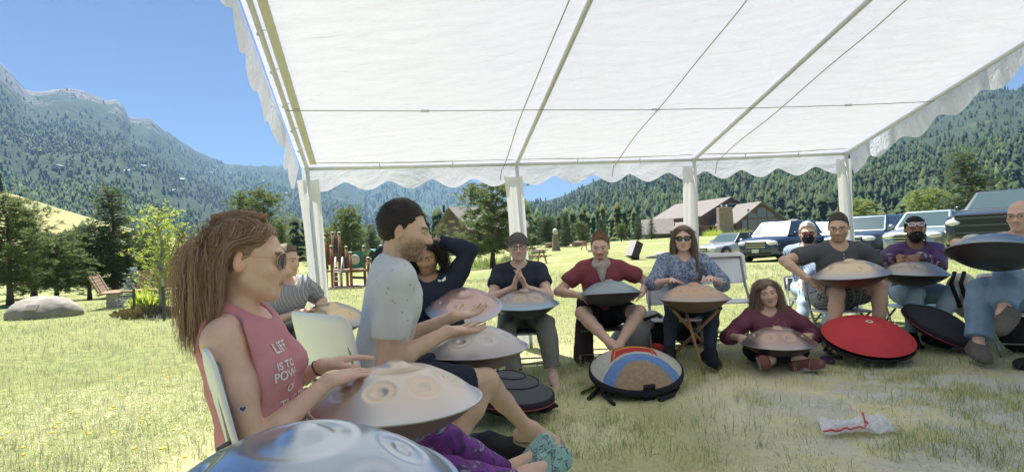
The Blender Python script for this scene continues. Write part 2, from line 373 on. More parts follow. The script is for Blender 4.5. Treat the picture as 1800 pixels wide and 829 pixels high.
def tiers(nt, ns, r0):
    """unit-height fir: nt skirts of ns sides"""
    V, F = [], []
    for k in range(nt):
        z0 = .06 + .94 * k / nt * .92; z1 = min(1., z0 + 1.45 / nt); r = r0 * (1 - z0) ** .7 + .012 + (.03 * math.sin(k * 7.3 + ns) if ns > 6 else 0)
        o = len(V)
        for q in range(ns):
            a = 2 * math.pi * (q + .5 * (k % 2)) / ns; rr = r * (1 if q % 2 == 0 or ns < 6 else .62)
            V.append((rr * math.cos(a), rr * math.sin(a), z0 - (.03 if q % 2 == 0 else 0)))
        V.append((0, 0, z1)); F += [(o + q, o + (q + 1) % ns, o + ns) for q in range(ns)]
    return np.array(V), np.array(F)
def scatter_forest(name, surf, N, hrange, tv, seed, material, clear=.2, lo=0., hi=1., rocktop=None, xlim=None, tone=1.):
    S, xs = surf; C, Rw, _ = S.shape; r_ = np.random.default_rng(seed)
    dirs = S - CAM; u = dirs @ _r / (dirs @ _f); v = dirs @ _u / (dirs @ _f)
    area = np.abs((u[1:, :-1] - u[:-1, :-1]) * (v[:-1, 1:] - v[:-1, :-1])) + 2e-6
    cen = (S[1:, 1:] + S[:-1, :-1]) / 2
    msk = fbm(np.stack([cen[..., 0] / 330 + seed, cen[..., 1] / 330, cen[..., 0] * 0], -1), 4)
    area = area * np.where(msk > clear, .15, 1)
    srow = np.linspace(0, 1, Rw)[:-1]; area = area * ((srow >= lo) & (srow <= hi))[None]
    if rocktop is not None: area = area * np.where(cen[..., 2] + 260 * fbm(cen / 150, 3) > rocktop, .12, 1)
    if xlim: area = area * ((xs[:-1] > xlim[0]) & (xs[:-1] < xlim[1]))[:, None]
    p = area.ravel() / area.sum(); pick = r_.choice(len(p), N, p=p); ci, ri = np.unravel_index(pick, area.shape)
    a = r_.random(N)[:, None]; c = r_.random(N)[:, None]
    pos = (S[ci, ri] * (1 - a) * (1 - c) + S[ci + 1, ri] * a * (1 - c) + S[ci, ri + 1] * (1 - a) * c + S[ci + 1, ri + 1] * a * c)
    h = r_.uniform(*hrange, N) * r_.choice([.5, .7, 1, 1, 1.3], N); w = r_.uniform(.7, 1.6, N)
    tV, tF = tv; rot = r_.uniform(0, 6.28, N); cs, sn = np.cos(rot), np.sin(rot)
    jit = r_.normal(1, .2, (N, len(tV)))
    X = (tV[:, 0][None] * cs[:, None] - tV[:, 1][None] * sn[:, None]) * (h * w)[:, None] * jit
    Y = (tV[:, 0][None] * sn[:, None] + tV[:, 1][None] * cs[:, None]) * (h * w)[:, None] * jit
    Z = tV[:, 2][None] * h[:, None]
    V = np.stack([X, Y, Z], -1) + pos[:, None] - np.array([0, 0, .3])
    F = tF[None] + (np.arange(N) * len(tV))[:, None, None]
    br = r_.uniform(.6, 1.35, N) * tone; yel = r_.random(N) ** 3
    colr = np.stack([(.055 + .05 * yel) * br, (.092 + .045 * yel) * br, (.046 + .004 * yel) * br], -1)
    colr = np.repeat(colr, len(tV), 0)
    o = link(name, np_mesh(name, V.reshape(-1, 3), F.reshape(-1, 3), False, colr), material)
    return o
fm = mat('conifer_forest', rough=.9, attr='Col', spec=.1)
t3 = tiers(3, 5, .2); t6 = tiers(7, 8, .22)
tag(scatter_forest('conifer_forest', MTL, 12500, (9, 15), t3, 5, fm, .12, .02, .97, 430), 'distant dark conifer forest covering the steep rocky left mountainside', 'forest', kind='stuff')
tag(scatter_forest('conifer_forest', MTF, 5000, (16, 26), t3, 8, fm, .5), 'hazy blue conifer forest on the far ridge between both mountainsides', 'forest', kind='stuff')
tag(scatter_forest('conifer_forest', MTR, 13500, (6.5, 12), t3, 6, fm, .28, .1, 1., 330, tone=.72), 'dense green conifer forest climbing the long mountainside behind the cars', 'forest', kind='stuff')
tag(scatter_forest('conifer_forest', MTR, 1300, (7, 12), t6, 16, fm, .3, 0, .26, tone=.78), 'taller conifers along the mountain foot behind the lodge and cars', 'forest', kind='stuff')
tag(scatter_forest('conifer_forest', MTL, 900, (9, 14), t6, 17, fm, .1, 0, .2), 'taller conifers along the foot of the left mountain', 'forest', kind='stuff')

# low meadow hill in front of the left mountain
hm = mat('dry_meadow', (.34, .30, .12), .95, var=(.06, 1.5), col2=(.24, .25, .09), bump=(1.2, .5))
HILL = mountain('meadow_hill', [(-420, 250), (-200, 300), (0, 335), (60, 352), (110, 368), (170, 386), (260, 408), (420, 440), (520, 470)], [(-420, 210), (520, 190)], [(-420, 90), (520, 110)], -3, hm, .9, .05, cols=60, rows=16, seed=4)
tag(scatter_forest('conifer_forest', HILL, 34, (4, 8), t6, 11, fm, .9, .1, .95), 'scattered small pines on the yellow meadow hill', 'forest', kind='stuff')
# wooded flat between the field and the mountains
def flat_wood(name, xr, Dr, N, hr, seed, label):
    r_ = np.random.default_rng(seed); tV, tF = t6
    D = r_.uniform(*Dr, N); px = r_.uniform(*xr, N); X0 = (px - 900) / FPX * D; Z0 = gz(X0, D)
    h = r_.uniform(*hr, N); w = r_.uniform(.8, 1.3, N); rot = r_.uniform(0, 6.28, N); cs, sn = np.cos(rot), np.sin(rot); jit = r_.normal(1, .14, (N, len(tV)))
    V = np.stack([(tV[:, 0] * cs[:, None] - tV[:, 1] * sn[:, None]) * (h * w)[:, None] * jit + X0[:, None], (tV[:, 0] * sn[:, None] + tV[:, 1] * cs[:, None]) * (h * w)[:, None] * jit + D[:, None], tV[:, 2] * h[:, None] + Z0[:, None]], -1)
    F = tF[None] + (np.arange(N) * len(tV))[:, None, None]; br = r_.uniform(.6, 1.4, N); yel = r_.random(N) ** 2
    c = np.repeat(np.stack([(.06 + .07 * yel) * br, (.095 + .06 * yel) * br, (.045 + .005 * yel) * br], -1), len(tV), 0)
    tag(link(name, np_mesh(name, V.reshape(-1, 3), F.reshape(-1, 3), False, c), fm), label, 'forest', kind='stuff')
flat_wood('conifer_wood', (380, 1120), (95, 210), 330, (5, 9), 31, 'mass of mixed conifers beyond the playground and field')
flat_wood('conifer_wood', (-150, 420), (70, 160), 150, (4, 7.5), 32, 'mass of conifers behind the benches at the left')
# ------------------------------------------------------------------ party tent
EAVE_Z = 1.9
EV = [Pz(540, 297, EAVE_Z), Pz(908, 289, EAVE_Z), Pz(1220, 281, EAVE_Z), Pz(1487, 270, EAVE_Z)]
TN = np.array([math.sin(R(12.3)), -math.cos(R(12.3)), 0]); SLOPE = .32; HALF = 3.0
TU = np.array([0, 0, 1.])
def roof_pt(k, s):                     # k in 0..3 along the eave, s metres from the far eave (0..6)
    k0 = int(min(max(math.floor(k), 0), 2)); e = EV[k0] + (EV[k0 + 1] - EV[k0]) * (k - k0)
    return e + TN * s + TU * SLOPE * min(s, 2 * HALF - s)
fab = mat('canopy_cloth', (.70, .74, .86), .6, var=(3, .5), col2=(.65, .69, .81), bump=(55, .12), spec=.3)
add_translucent(fab, .224, (.80, .80, .93))
nn_, ll_, bb_ = nodes_of(fab)          # woven-poly crinkle
tcx = nn_.new('ShaderNodeTexCoord'); mpx = nn_.new('ShaderNodeMapping'); mpx.inputs['Scale'].default_value = (2.2, 9, 4); mpx.inputs['Rotation'].default_value = (0, 0, .5)
ll_.new(tcx.outputs['Object'], mpx.inputs[0]); tx = nn_.new('ShaderNodeTexNoise'); tx.inputs['Scale'].default_value = 1.6; tx.inputs['Detail'].default_value = 8; tx.inputs['Roughness'].default_value = .6; tx.inputs['Distortion'].default_value = .6
ll_.new(mpx.outputs[0], tx.inputs[0]); bpx = nn_.new('ShaderNodeBump'); bpx.inputs['Strength'].default_value = .9; bpx.inputs['Distance'].default_value = .05
ll_.new(tx.outputs[0], bpx.inputs['Height']); ll_.new(bpx.outputs[0], bb_.inputs['Normal'])
for q in nn_:
    if q.type == 'BSDF_TRANSLUCENT': ll_.new(bpx.outputs[0], q.inputs['Normal'])
steel = mat('painted_steel_tube', (.66, .67, .70), .42, .15, var=(14, 1), col2=(.58, .59, .61), bump=(60, .05))
beige = mat('canvas_hem', (.64, .63, .61), .8, var=(20, 1), col2=(.58, .57, .54), bump=(120, .2)); 
ropem = mat('grey_cord', (.36, .36, .36), .8, bump=(300, .3))
tent = empty('party_tent', (EV[1][0], EV[1][1], 0), 'white party tent roof on grey poles over the circle of players', 'tent')
TO = tuple(tent.location)
# canopy
KS, SS = 121, 101
kk = np.linspace(-.03, 3.03, KS); ss = np.linspace(-.05, 6.05, SS)
V = np.array([[roof_pt(k, s) for s in ss] for k in kk])
K, S = np.meshgrid(kk, ss, indexing='ij')
sag = .055 * np.abs(np.sin(np.pi * K)) ** .8 * np.sin(np.pi * np.clip(np.minimum(S, 6 - S) / 3, 0, 1)) ** .7
V[..., 2] += .035 - sag + .012 * fbm(np.stack([K * 5 + S, S * 1.6 - K * 2, K * 0], -1), 4) + .006 * fbm(np.stack([K * 14 - S * 5, S * 9 + K * 12, K * 0 + 3], -1), 3)
i, j = np.meshgrid(np.arange(KS - 1), np.arange(SS - 1), indexing='ij')
F = np.stack([i * SS + j, (i + 1) * SS + j, (i + 1) * SS + j + 1, i * SS + j + 1], -1).reshape(-1, 4)
link('canopy', np_mesh('canopy', V.reshape(-1, 3) - TO, F), fab, tent)
# scalloped valances
def valance(pts, out, drop, period, seed, amp=.045):
    pts = np.asarray(pts); d = np.r_[0, np.cumsum(np.linalg.norm(np.diff(pts, axis=0), axis=1))]; m = 9
    t = np.linspace(0, 1, m); wv = .5 - .5 * np.cos(2 * np.pi * d / period + seed); dr = drop - amp * 2 * (1 - wv ** .75)
    rip = fbm(np.stack([d * 3.2 + seed, d * 0, d * 0], -1), 3)
    W = pts[:, None, :] - TU * (dr[:, None] * t[None])[..., None] + np.asarray(out) * ((.03 + .07 * rip)[:, None] * t[None] + .012)[..., None]
    i, j = np.meshgrid(np.arange(len(pts) - 1), np.arange(m - 1), indexing='ij')
    F = np.stack([i * m + j, (i + 1) * m + j, (i + 1) * m + j + 1, i * m + j + 1], -1).reshape(-1, 4)
    link('valance', np_mesh('valance', W.reshape(-1, 3) - TO, F), fab, tent)
up03 = np.array([0, 0, .045])
valance([roof_pt(k, -.05) + up03 for k in np.linspace(-.03, 3.03, 260)], -TN, .24, .43, .4)
ed = (EV[3] - EV[0]); ed[2] = 0; ed /= np.linalg.norm(ed)
valance([roof_pt(0, s) - ed * .07 + up03 for s in np.linspace(-.05, 6.05, 300)], -ed, .25, .42, 1.3)
valance([roof_pt(3, s) + ed * .07 + up03 for s in np.linspace(-.05, 6.05, 300)], ed, .25, .42, 2.6)
# frame
foot_dx = [(.10, .0), (.06, -.02), (-.02, 0), (.03, 0)]
for q in range(4):
    e = EV[q]; ft = np.array([e[0] + foot_dx[q][0], e[1] + foot_dx[q][1], 0]); ft[2] = G(ft[0], ft[1])
    MB().tube([ft - TU * .02, ft + (e - ft) * .5, e], .019, 12).obj('leg_pole', steel, tent)
    MB().tube([e + TU * .0, roof_pt(q, .06), roof_pt(q, HALF) - TU * .02], .019, 12).obj('rafter', steel, tent)
    MB().tube([roof_pt(q, HALF) - TU * .02, roof_pt(q, 6)], .019, 12).obj('rafter', steel, tent)
    nft = roof_pt(q, 6).copy(); nf = nft + np.array([0, 0, 0]); nf[2] = G(nf[0], nf[1])
    MB().tube([nf, nft], .019, 12).obj('leg_pole', steel, tent)
    MB().sphere(e, (.03, .03, .03), 10, 8).obj('corner_joint', steel, tent)
for s in (0, HALF, 6):
    for q in range(3):
        MB().tube([roof_pt(q, s) - (TU * .02 if s == HALF else 0), roof_pt(q + 1, s) - (TU * .02 if s == HALF else 0)], .017, 12).obj('eave_rail' if s != HALF else 'ridge_rail', steel, tent)
for q in range(3):      # hem cord of the canopy drawn above the far rail, tied to it with ball bungees
    pts = [roof_pt(q + t, .02) + TU * (.055 - .02 * math.sin(t * math.pi)) - TN * -.02 for t in np.linspace(.02, .98, 14)]
    MB().tube(pts, .009, 8).obj('canopy_hem', beige, tent)
    for t in (.33, .68):
        a = roof_pt(q + t, .015); MB().tube([a - TU * .02, a + TU * .045], .006, 6).obj('tie', steel, tent)
        MB().sphere(a - TU * .022 + TN * .018, .011, 8, 6).obj('tie_ball', fab, tent)
# beige hem band and ties along the left gable
MB().bar(roof_pt(.035, .12) - TU * .012, roof_pt(.035, 5.9 / 2) - TU * .02, .06, .006).obj('canopy_hem', beige, tent)
for s in (.35, .7, 1.07, 1.5, 1.9, 2.3):
    a = roof_pt(0, s); b = roof_pt(.035, s)
    MB().tube([a + TU * .022, (a + b) / 2 + TU * .03, b - TU * .03], .004, 6).obj('tie', steel, tent); MB().sphere(a + TU * .0 - ed * .022, .012, 8, 6).obj('tie_ball', fab, tent)
# tensioning cable with turnbuckles
wp = [roof_pt(k, 1.07) - TU * .03 for k in (0, 1, 2, 3)]
for q in range(3):
    a, b = wp[q], wp[q + 1]; mid = (a + b) / 2 - TU * .006
    MB().tube([a, mid, b], .0035, 6).obj('tension_cable', ropem, tent)
    for t in ((.52,) if q == 0 else (.52,)):
        c = a + (b - a) * t - TU * .005; d = (b - a) / np.linalg.norm(b - a)
        mb = MB(); mb.tube([c - d * .05, c + d * .05], .0035, 6); 
        for o in (-.008, .008): mb.tube([c - d * .035 + TU * o, c + d * .035 + TU * o], .003, 6)
        mb.obj('turnbuckle', steel, tent)
for (x0, y0, x1, seed) in ((880, 285, 982, 1), (1075, 282, 1290, 2), (1257, 276, 1563, 3)):
    a = Pz(x0, y0, EAVE_Z + .02); kx = np.interp(a[0], [e[0] for e in EV], [0, 1, 2, 3])
    pts = [roof_pt(kx, s) - TU * (.05 + .01 * math.sin(s * 5 + seed)) + ed * .012 * math.sin(s * 3.1 + seed) for s in np.linspace(.05, 3, 22)]
    pts = [roof_pt(kx, .03) - TU * .17 + ed * -.02, roof_pt(kx, .04) - TU * .06] + pts
    MB().tube(pts, .0042, 6).obj('roof_cord', ropem, tent)
# leg curtains: gathered strips of the same cloth round each far pole
clm = mat('curtain_cloth', (.80, .80, .81), .6, var=(3, .5), col2=(.74, .74, .76), bump=(30, .25), spec=.3); add_translucent(clm, .30, (.84, .83, .81))
def curtain(q, w0, w1, off0, off1, ztop, seed):
    e = EV[q]; ft = np.array([e[0] + foot_dx[q][0], e[1] + foot_dx[q][1], 0.02]); m, nq = 40, 25
    V = []
    for a in range(m):
        t = a / (m - 1); c = e + (ft - e) * t; c = c - TU * ztop * (1 - t); w = w0 + (w1 - w0) * t - .05 * math.sin(t * 3.0 + seed) ** 2 * .6; o = off0 + (off1 - off0) * t + .012 * math.sin(5 * t + seed)
        for b in range(nq):
            g = b / (nq - 1) - .5
            x = g * w + o; y = .045 * math.cos(g * math.pi) * -1 + .016 * math.sin(g * 17 + seed + 1.5 * t) * (.4 + t) - .005
            V.append(c + ed * x + TN * (-.02 - y * -1.0))
    i, j = np.meshgrid(np.arange(m - 1), np.arange(nq - 1), indexing='ij')
    F = np.stack([i * nq + j, (i + 1) * nq + j, (i + 1) * nq + j + 1, i * nq + j + 1], -1).reshape(-1, 4)
    link('leg_curtain', np_mesh('leg_curtain', np.array(V) - TO, F), clm, tent)
curtain(0, .21, .20, -.005, -.01, .10, .3); curtain(1, .22, .17, -.045, -.02, .12, 1.1); curtain(2, .19, .16, -.05, -.04, .06, 2.0); curtain(3, .20, .16, -.01, -.005, .05, 3.2)
# ------------------------------------------------------------------ trees
bark = mat('bark', (.10, .075, .055), .95, var=(7, 1.5), col2=(.18, .14, .11), bump=(18, .9))
pale_bark = mat('aspen_bark', (.45, .43, .36), .85, var=(9, 1.5), col2=(.2, .18, .14), bump=(20, .4))
def needles(name, c, tr=.3):
    m = mat(name, c, .7, island=.45, spec=.25); return add_translucent(m, tr, tuple(min(1, q * 1.7) for q in c))
NEED = {'dark': needles('dark_pine_needles', (.085, .125, .058)), 'mid': needles('pine_needles', (.145, .185, .075)), 'yellow': needles('yellowish_pine_needles', (.25, .27, .08)), 'blue': needles('blue_spruce_needles', (.25, .31, .30)), 'aspen': needles('aspen_leaves', (.36, .42, .07), .4), 'shrub': needles('shrub_leaves', (.24, .29, .10), .3)}
def tree_mesh(seed, shape, nb, cl, ntri, tl, tw):
    """unit-height crown (x,y within +-.5*width ratio): list of needle/leaf triangles on branches, and trunk+limb tubes"""
    r_ = np.random.default_rng(seed); tris = []; mb = MB()
    pts = [(0, 0, -.02)]
    for k in range(1, 9): pts.append((r_.normal(0, .008) * k / 3, r_.normal(0, .008) * k / 3, k / 8 * .97))
    pts = np.array(pts); rad_ = np.linspace(.022, .003, 9); rad_[0] = .028; mb.tube(pts, rad_, 8)
    tr = lambda z: np.array([np.interp(z, pts[:, 2], pts[:, 0]), np.interp(z, pts[:, 2], pts[:, 1]), z])
    for q in range(nb):
        z = {'cone': .08 + .9 * (q + r_.random()) / nb, 'round': .16 + .8 * (q + r_.random()) / nb, 'aspen': .12 + .84 * (q + r_.random()) / nb}[shape]
        h = (z - .05) / .95
        L = {'cone': .24 * (1 - h) ** .75 + .02, 'round': .27 * math.sqrt(max(0, 1 - (abs(h - .36) / .68) ** 2.2)) + .02, 'aspen': .19 * math.sqrt(max(.02, 1 - (abs(h - .45) / .6) ** 2))}[shape] * r_.uniform(.55, 1.18)
        a = q * 2.399 + r_.normal(0, .3); up = {'cone': r_.uniform(-.15, .25), 'round': r_.uniform(.0, .55), 'aspen': r_.uniform(.5, 1.1)}[shape]
        d = np.array([math.cos(a), math.sin(a), up]); d /= np.linalg.norm(d); p0 = tr(z)
        pe = p0 + d * L + np.array([0, 0, -.03 * L / .2 if shape != 'aspen' else 0])
        if L > .05: mb.tube([p0, (p0 + pe) / 2 + np.array([0, 0, .008]), pe], [.006, .004, .0012], 4, cap=False)
        nc = max(3, int(cl * L / .2))
        for c in range(nc):
            t = .25 + .8 * (c + r_.random()) / nc; cp = p0 + (pe - p0) * t + r_.normal(0, .016, 3) * (1 + t)
            for _ in range(ntri):
                v = r_.normal(0, 1, 3); v[2] = v[2] * .6 + .35; v = v + d * .7; v /= np.linalg.norm(v); w = np.cross(v, r_.normal(0, 1, 3)); w /= np.linalg.norm(w) + 1e-9
                s = r_.uniform(.6, 1.25); b0 = cp + r_.normal(0, .009, 3)
                if shape == 'aspen': tris.append([b0 - w * tw * s, b0 + v * tl * s * .5 - w * tw * 0.2, b0 + w * tw * s + v * tl * .1]); 
                else: tris.append([b0 - w * tw * s, b0 + w * tw * s, b0 + v * tl * s])
    T = np.array(tris).reshape(-1, 3); F = np.arange(len(T)).reshape(-1, 3)
    return np_mesh('crown', T, F, False), mb.mesh('trunk')
TV = {('round', 0): tree_mesh(1, 'round', 76, 11, 16, .034, .0045), ('round', 1): tree_mesh(2, 'round', 68, 11, 16, .036, .0048), ('cone', 0): tree_mesh(3, 'cone', 110, 9, 13, .028, .0038), ('cone', 1): tree_mesh(4, 'cone', 96, 9, 13, .030, .0042), ('aspen', 0): tree_mesh(5, 'aspen', 60, 12, 9, .021, .0080)}
def tree(name, px, base_y, top_y, D, var, need, label, wid=1., rz=0., group=None, cat='tree', brk=None):
    g = on_ground(px, D); top = P(px, top_y, D); h = max(.3, top[2] - g[2])
    e = empty(name, g, label, cat, group, rz)
    e.scale = (h * wid, h * wid, h)
    cm, tm = TV[var]
    for nm, me, m in (('crown', cm, NEED[need]), ('trunk', tm, brk or bark)):
        o = bpy.data.objects.new(nm, me); COL.objects.link(o); o.parent = e
        if not me.materials: me.materials.append(None)
        o.material_slots[0].link = 'OBJECT'; o.material_slots[0].material = m
    return e
tree('pine_tree', 18, 525, 338, 20, ('round', 0), 'mid', 'sunlit green pine cut by the left picture edge behind the boulder', 1.25, .3)
tree('pine_tree', 100, 525, 405, 22, ('round', 1), 'mid', 'lower green pine between the edge pine and the tall dark pine', 1.5, 1.1)
tree('pine_tree', -60, 525, 360, 24, ('round', 1), 'mid', 'pine at the far left edge, mostly outside the picture', 1.2, 2.1)
tree('pine_tree', 60, 525, 372, 27, ('cone', 1), 'dark', 'dark pine behind the sunlit edge pine and boulder', 1.5, 2.7)
tree('pine_tree', 250, 525, 400, 27, ('round', 1), 'dark', 'dark bushy pine right behind the young aspen', 1.5, 5.2)
tree('pine_tree', 203, 525, 326, 25, ('cone', 0), 'dark', 'tall dark pine beside the bright young aspen', 1.45, .2)
tree('pine_tree', 158, 525, 392, 24, ('round', 0), 'dark', 'shorter dark pine close left of the tall dark pine', 1.2, 4)
tree('aspen_tree', 287, 560, 366, 11.5, ('aspen', 0), 'aspen', 'bright yellow-green young aspen tied between two metal stakes', 1.5, .5, brk=pale_bark)
tree('spruce_tree', 240, 545, 470, 14, ('cone', 1), 'blue', 'small silvery blue spruce in front of the tall dark pine', 1.6, .5)
tree('pine_tree', 330, 525, 440, 28, ('round', 1), 'dark', 'low dark pine behind the woman in the pink top', 1.7, 2.5)
tree('pine_tree', 455, 520, 330, 34, ('round', 1), 'mid', 'round-topped pine rising behind the head of the woman in pink', 1.1, 2.2)
tree('pine_tree', 500, 520, 385, 30, ('cone', 1), 'mid', 'slim pine left of the tent corner pole', 1.1, 1.0)
tree('pine_tree', 613, 500, 362, 42, ('round', 0), 'mid', 'pine with a broken outline directly behind the playground tower', 1.05, 2.)
tree('pine_tree', 575, 500, 398, 44, ('round', 1), 'yellow', 'yellowish bushy pine behind the playground slide', 1.5, 2.9)
tree('pine_tree', 655, 500, 392, 46, ('cone', 0), 'dark', 'dark pine behind the green playground panel', 1.4, .9)
tree('pine_tree', 866, 470, 316, 34, ('round', 1), 'mid', 'large full pine behind the hooded player and left of the beanie player', 1.45, 1.7)
tree('pine_tree', 1702, 430, 262, 46, ('cone', 0), 'dark', 'broad dark conical pine standing alone behind the truck', 1.75, 3.3)
tree('shrub_tree', 1636, 430, 330, 50, ('round', 1), 'shrub', 'yellow-green leafy tree left of the lone pine behind the truck', 1.5, 1.3)
tree('shrub_tree', 1510, 420, 350, 60, ('round', 0), 'shrub', 'pale green bushy tree right of the right-hand tent pole', 1.6, .3)
r_ = np.random.default_rng(77)
for k, (px, ty, D, v, nd) in enumerate([(905, 398, 58, ('cone', 0), 'mid'), (935, 386, 66, ('cone', 1), 'dark'), (962, 380, 64, ('round', 0), 'dark'), (994, 372, 62, ('cone', 0), 'dark'), (1022, 388, 70, ('round', 1), 'mid'), (1058, 383, 72, ('cone', 1), 'dark'), (1092, 392, 78, ('round', 0), 'mid'), (1122, 378, 84, ('cone', 0), 'dark'), (1145, 384, 95, ('cone', 1), 'dark'), (722, 402, 60, ('cone', 1), 'mid'), (690, 398, 55, ('round', 0), 'dark'), (780, 392, 58, ('cone', 0), 'mid')]):
    words = ['pale conifer right behind the beanie player', 'dark conifer second in the row behind the beanie player', 'rounded dark conifer midway between beanie and red-shirt players', 'tallest dark conifer left of the red-shirt player', 'grey-green conifer just left of the red-shirt player', 'dark conifer directly above the red-shirt player', 'rounded conifer just right of the red-shirt player', 'slim dark conifer left of the lodge roof', 'dark conifer at the left end of the lodge', 'conifer behind the head of the man in the grey printed tee', 'dark conifer between playground and man in grey printed tee', 'conifer beyond the raised arm of the hooded player']
    tree('conifer_tree', px, 430, ty, D, v, nd, words[k], 1.25, k * 1.3, 'conifers along the far edge of the field')
# ------------------------------------------------------------------ people: one smooth implicit surface per body, clothes over it
def nrm(v): v = np.asarray(v, float); return v / (np.linalg.norm(v) + 1e-12)
class Field:
    def __init__(s, lo, hi, h, fine=()):
        """fine: list of (lo3, hi3, h) boxes where the (tensor) grid is denser"""
        ax = []
        for k in range(3):
            c = [lo[k]]
            while c[-1] < hi[k]:
                st = h
                for (a, b, hf) in fine:
                    if a[k] <= c[-1] <= b[k]: st = min(st, hf)
                c.append(c[-1] + st)
            ax.append(np.array(c, np.float32))
        s.ax = ax; s.h = h; s.F = np.full([len(a) for a in ax], .2, np.float32)
    def sl(s, lo, hi, pad):
        r = []
        for k in range(3):
            a = np.searchsorted(s.ax[k], lo[k] - pad); b = np.searchsorted(s.ax[k], hi[k] + pad)
            if b <= a: return None
            r.append(slice(a, b))
        return tuple(r)
    def pts(s, sl):
        return s.ax[0][sl[0]][:, None, None], s.ax[1][sl[1]][None, :, None], s.ax[2][sl[2]][None, None, :]
    def apply(s, prim, off=0., k=None, clips=(), sub=False):
        lo, hi = prim.bounds(); kk = prim.k if k is None else k
        sl = s.sl(lo - off, hi + off, kk + 3 * s.h)
        if sl is None: return
        X, Y, Z = s.pts(sl); d = prim.sdf(X, Y, Z) - off
        for (p, n_) in clips: d = np.maximum(d, (X - p[0]) * n_[0] + (Y - p[1]) * n_[1] + (Z - p[2]) * n_[2])
        f = s.F[sl]
        if sub:
            d = -d; g = np.clip(.5 - .5 * (d - f) / kk, 0, 1); s.F[sl] = (d + (f - d) * g + kk * g * (1 - g)).astype(np.float32)
        else:
            g = np.clip(.5 + .5 * (f - d) / kk, 0, 1); s.F[sl] = (f + (d - f) * g - kk * g * (1 - g)).astype(np.float32)
    def clip(s, p, n_):
        X, Y, Z = s.ax[0][:, None, None], s.ax[1][None, :, None], s.ax[2][None, None, :]
        s.F = np.maximum(s.F, ((X - p[0]) * n_[0] + (Y - p[1]) * n_[1] + (Z - p[2]) * n_[2]).astype(np.float32))
    def near(s, w=.04): return np.nonzero(np.abs(s.F) < w)
    def displace(s, fn, w=.04):
        i = s.near(w); p = np.stack([s.ax[0][i[0]], s.ax[1][i[1]], s.ax[2][i[2]]], -1); s.F[i] += fn(p).astype(np.float32)
    def surface(s):
        F = s.F; F[0] = F[-1] = .1; F[:, 0] = F[:, -1] = .1; F[:, :, 0] = F[:, :, -1] = .1
        S = F < 0; nx, ny, nz_ = F.shape
        c = np.zeros((nx - 1, ny - 1, nz_ - 1), np.int8)
        for a in (0, 1):
            for b in (0, 1):
                for d in (0, 1): c += S[a:nx - 1 + a, b:ny - 1 + b, d:nz_ - 1 + d]
        act = np.nonzero((c > 0) & (c < 8)); N = len(act[0])
        idx = np.full(c.shape, -1, np.int32); idx[act] = np.arange(N)
        acc = np.zeros((N, 3)); cnt = np.zeros(N); I = np.stack(act, 1)
        cor = [(a, b, d) for a in (0, 1) for b in (0, 1) for d in (0, 1)]
        for a in cor:
            for k in range(3):
                if a[k]: continue
                b = list(a); b[k] = 1
                ia = I + np.array(a); ib = I + np.array(b)
                fa = F[ia[:, 0], ia[:, 1], ia[:, 2]]; fb = F[ib[:, 0], ib[:, 1], ib[:, 2]]
                m = (fa < 0) != (fb < 0); t = np.where(m, fa / np.where(fa == fb, 1, fa - fb), 0)
                pa = np.stack([s.ax[q][ia[:, q]] for q in range(3)], 1); pb = np.stack([s.ax[q][ib[:, q]] for q in range(3)], 1)
                acc += np.where(m[:, None], pa + (pb - pa) * t[:, None], 0); cnt += m
        V = acc / cnt[:, None]; Q = []
        for k in range(3):
            a = np.nonzero(np.diff(S.astype(np.int8), axis=k)); st = S[a]
            u, v = (k + 1) % 3, (k + 2) % 3; A = np.stack(a, 1)
            ok = (A[:, u] > 0) & (A[:, v] > 0) & (A[:, u] < F.shape[u] - 1) & (A[:, v] < F.shape[v] - 1); A = A[ok]; st = st[ok]
            def g(du, dv): B = A.copy(); B[:, u] -= du; B[:, v] -= dv; return idx[B[:, 0], B[:, 1], B[:, 2]]
            q = np.stack([g(1, 1), g(0, 1), g(0, 0), g(1, 0)], 1); q = np.where(st[:, None], q, q[:, ::-1]); Q.append(q)
        return V, np.concatenate(Q)
class Cone:
    def __init__(s, a, b, ra, rb, k=.015, tag='', flat=None): s.a = np.asarray(a, float); s.b = np.asarray(b, float); s.ra = ra; s.rb = rb; s.k = k; s.tag = tag
    def bounds(s): r = max(s.ra, s.rb); return np.minimum(s.a, s.b) - r, np.maximum(s.a, s.b) + r
    def sdf(s, X, Y, Z):
        ba = s.b - s.a; L = ba.dot(ba) + 1e-12; x, y, z = X - s.a[0], Y - s.a[1], Z - s.a[2]
        t = np.clip((x * ba[0] + y * ba[1] + z * ba[2]) / L, 0, 1)
        return np.sqrt((x - t * ba[0]) ** 2 + (y - t * ba[1]) ** 2 + (z - t * ba[2]) ** 2) - (s.ra + (s.rb - s.ra) * t)
class Ell:
    def __init__(s, c, r, M=None, k=.02, tag=''): s.c = np.asarray(c, float); s.r = np.asarray(r, float); s.M = np.eye(3) if M is None else np.asarray(M, float); s.k = k; s.tag = tag
    def bounds(s):
        e = np.sqrt(((s.M * s.r[None]) ** 2).sum(1)); return s.c - e, s.c + e
    def sdf(s, X, Y, Z):
        x, y, z = X - s.c[0], Y - s.c[1], Z - s.c[2]
        a = [(x * s.M[0, k] + y * s.M[1, k] + z * s.M[2, k]) / s.r[k] for k in range(3)]
        k0 = np.sqrt(a[0] ** 2 + a[1] ** 2 + a[2] ** 2); k1 = np.sqrt((a[0] / s.r[0]) ** 2 + (a[1] / s.r[1]) ** 2 + (a[2] / s.r[2]) ** 2)
        return k0 * (k0 - 1) / (k1 + 1e-9)
def prim_sdf(prims, p):
    p = np.asarray(p); d = np.full(p.shape[:-1], 1.)
    for q in prims: d = np.minimum(d, q.sdf(p[..., 0], p[..., 1], p[..., 2]))
    return d
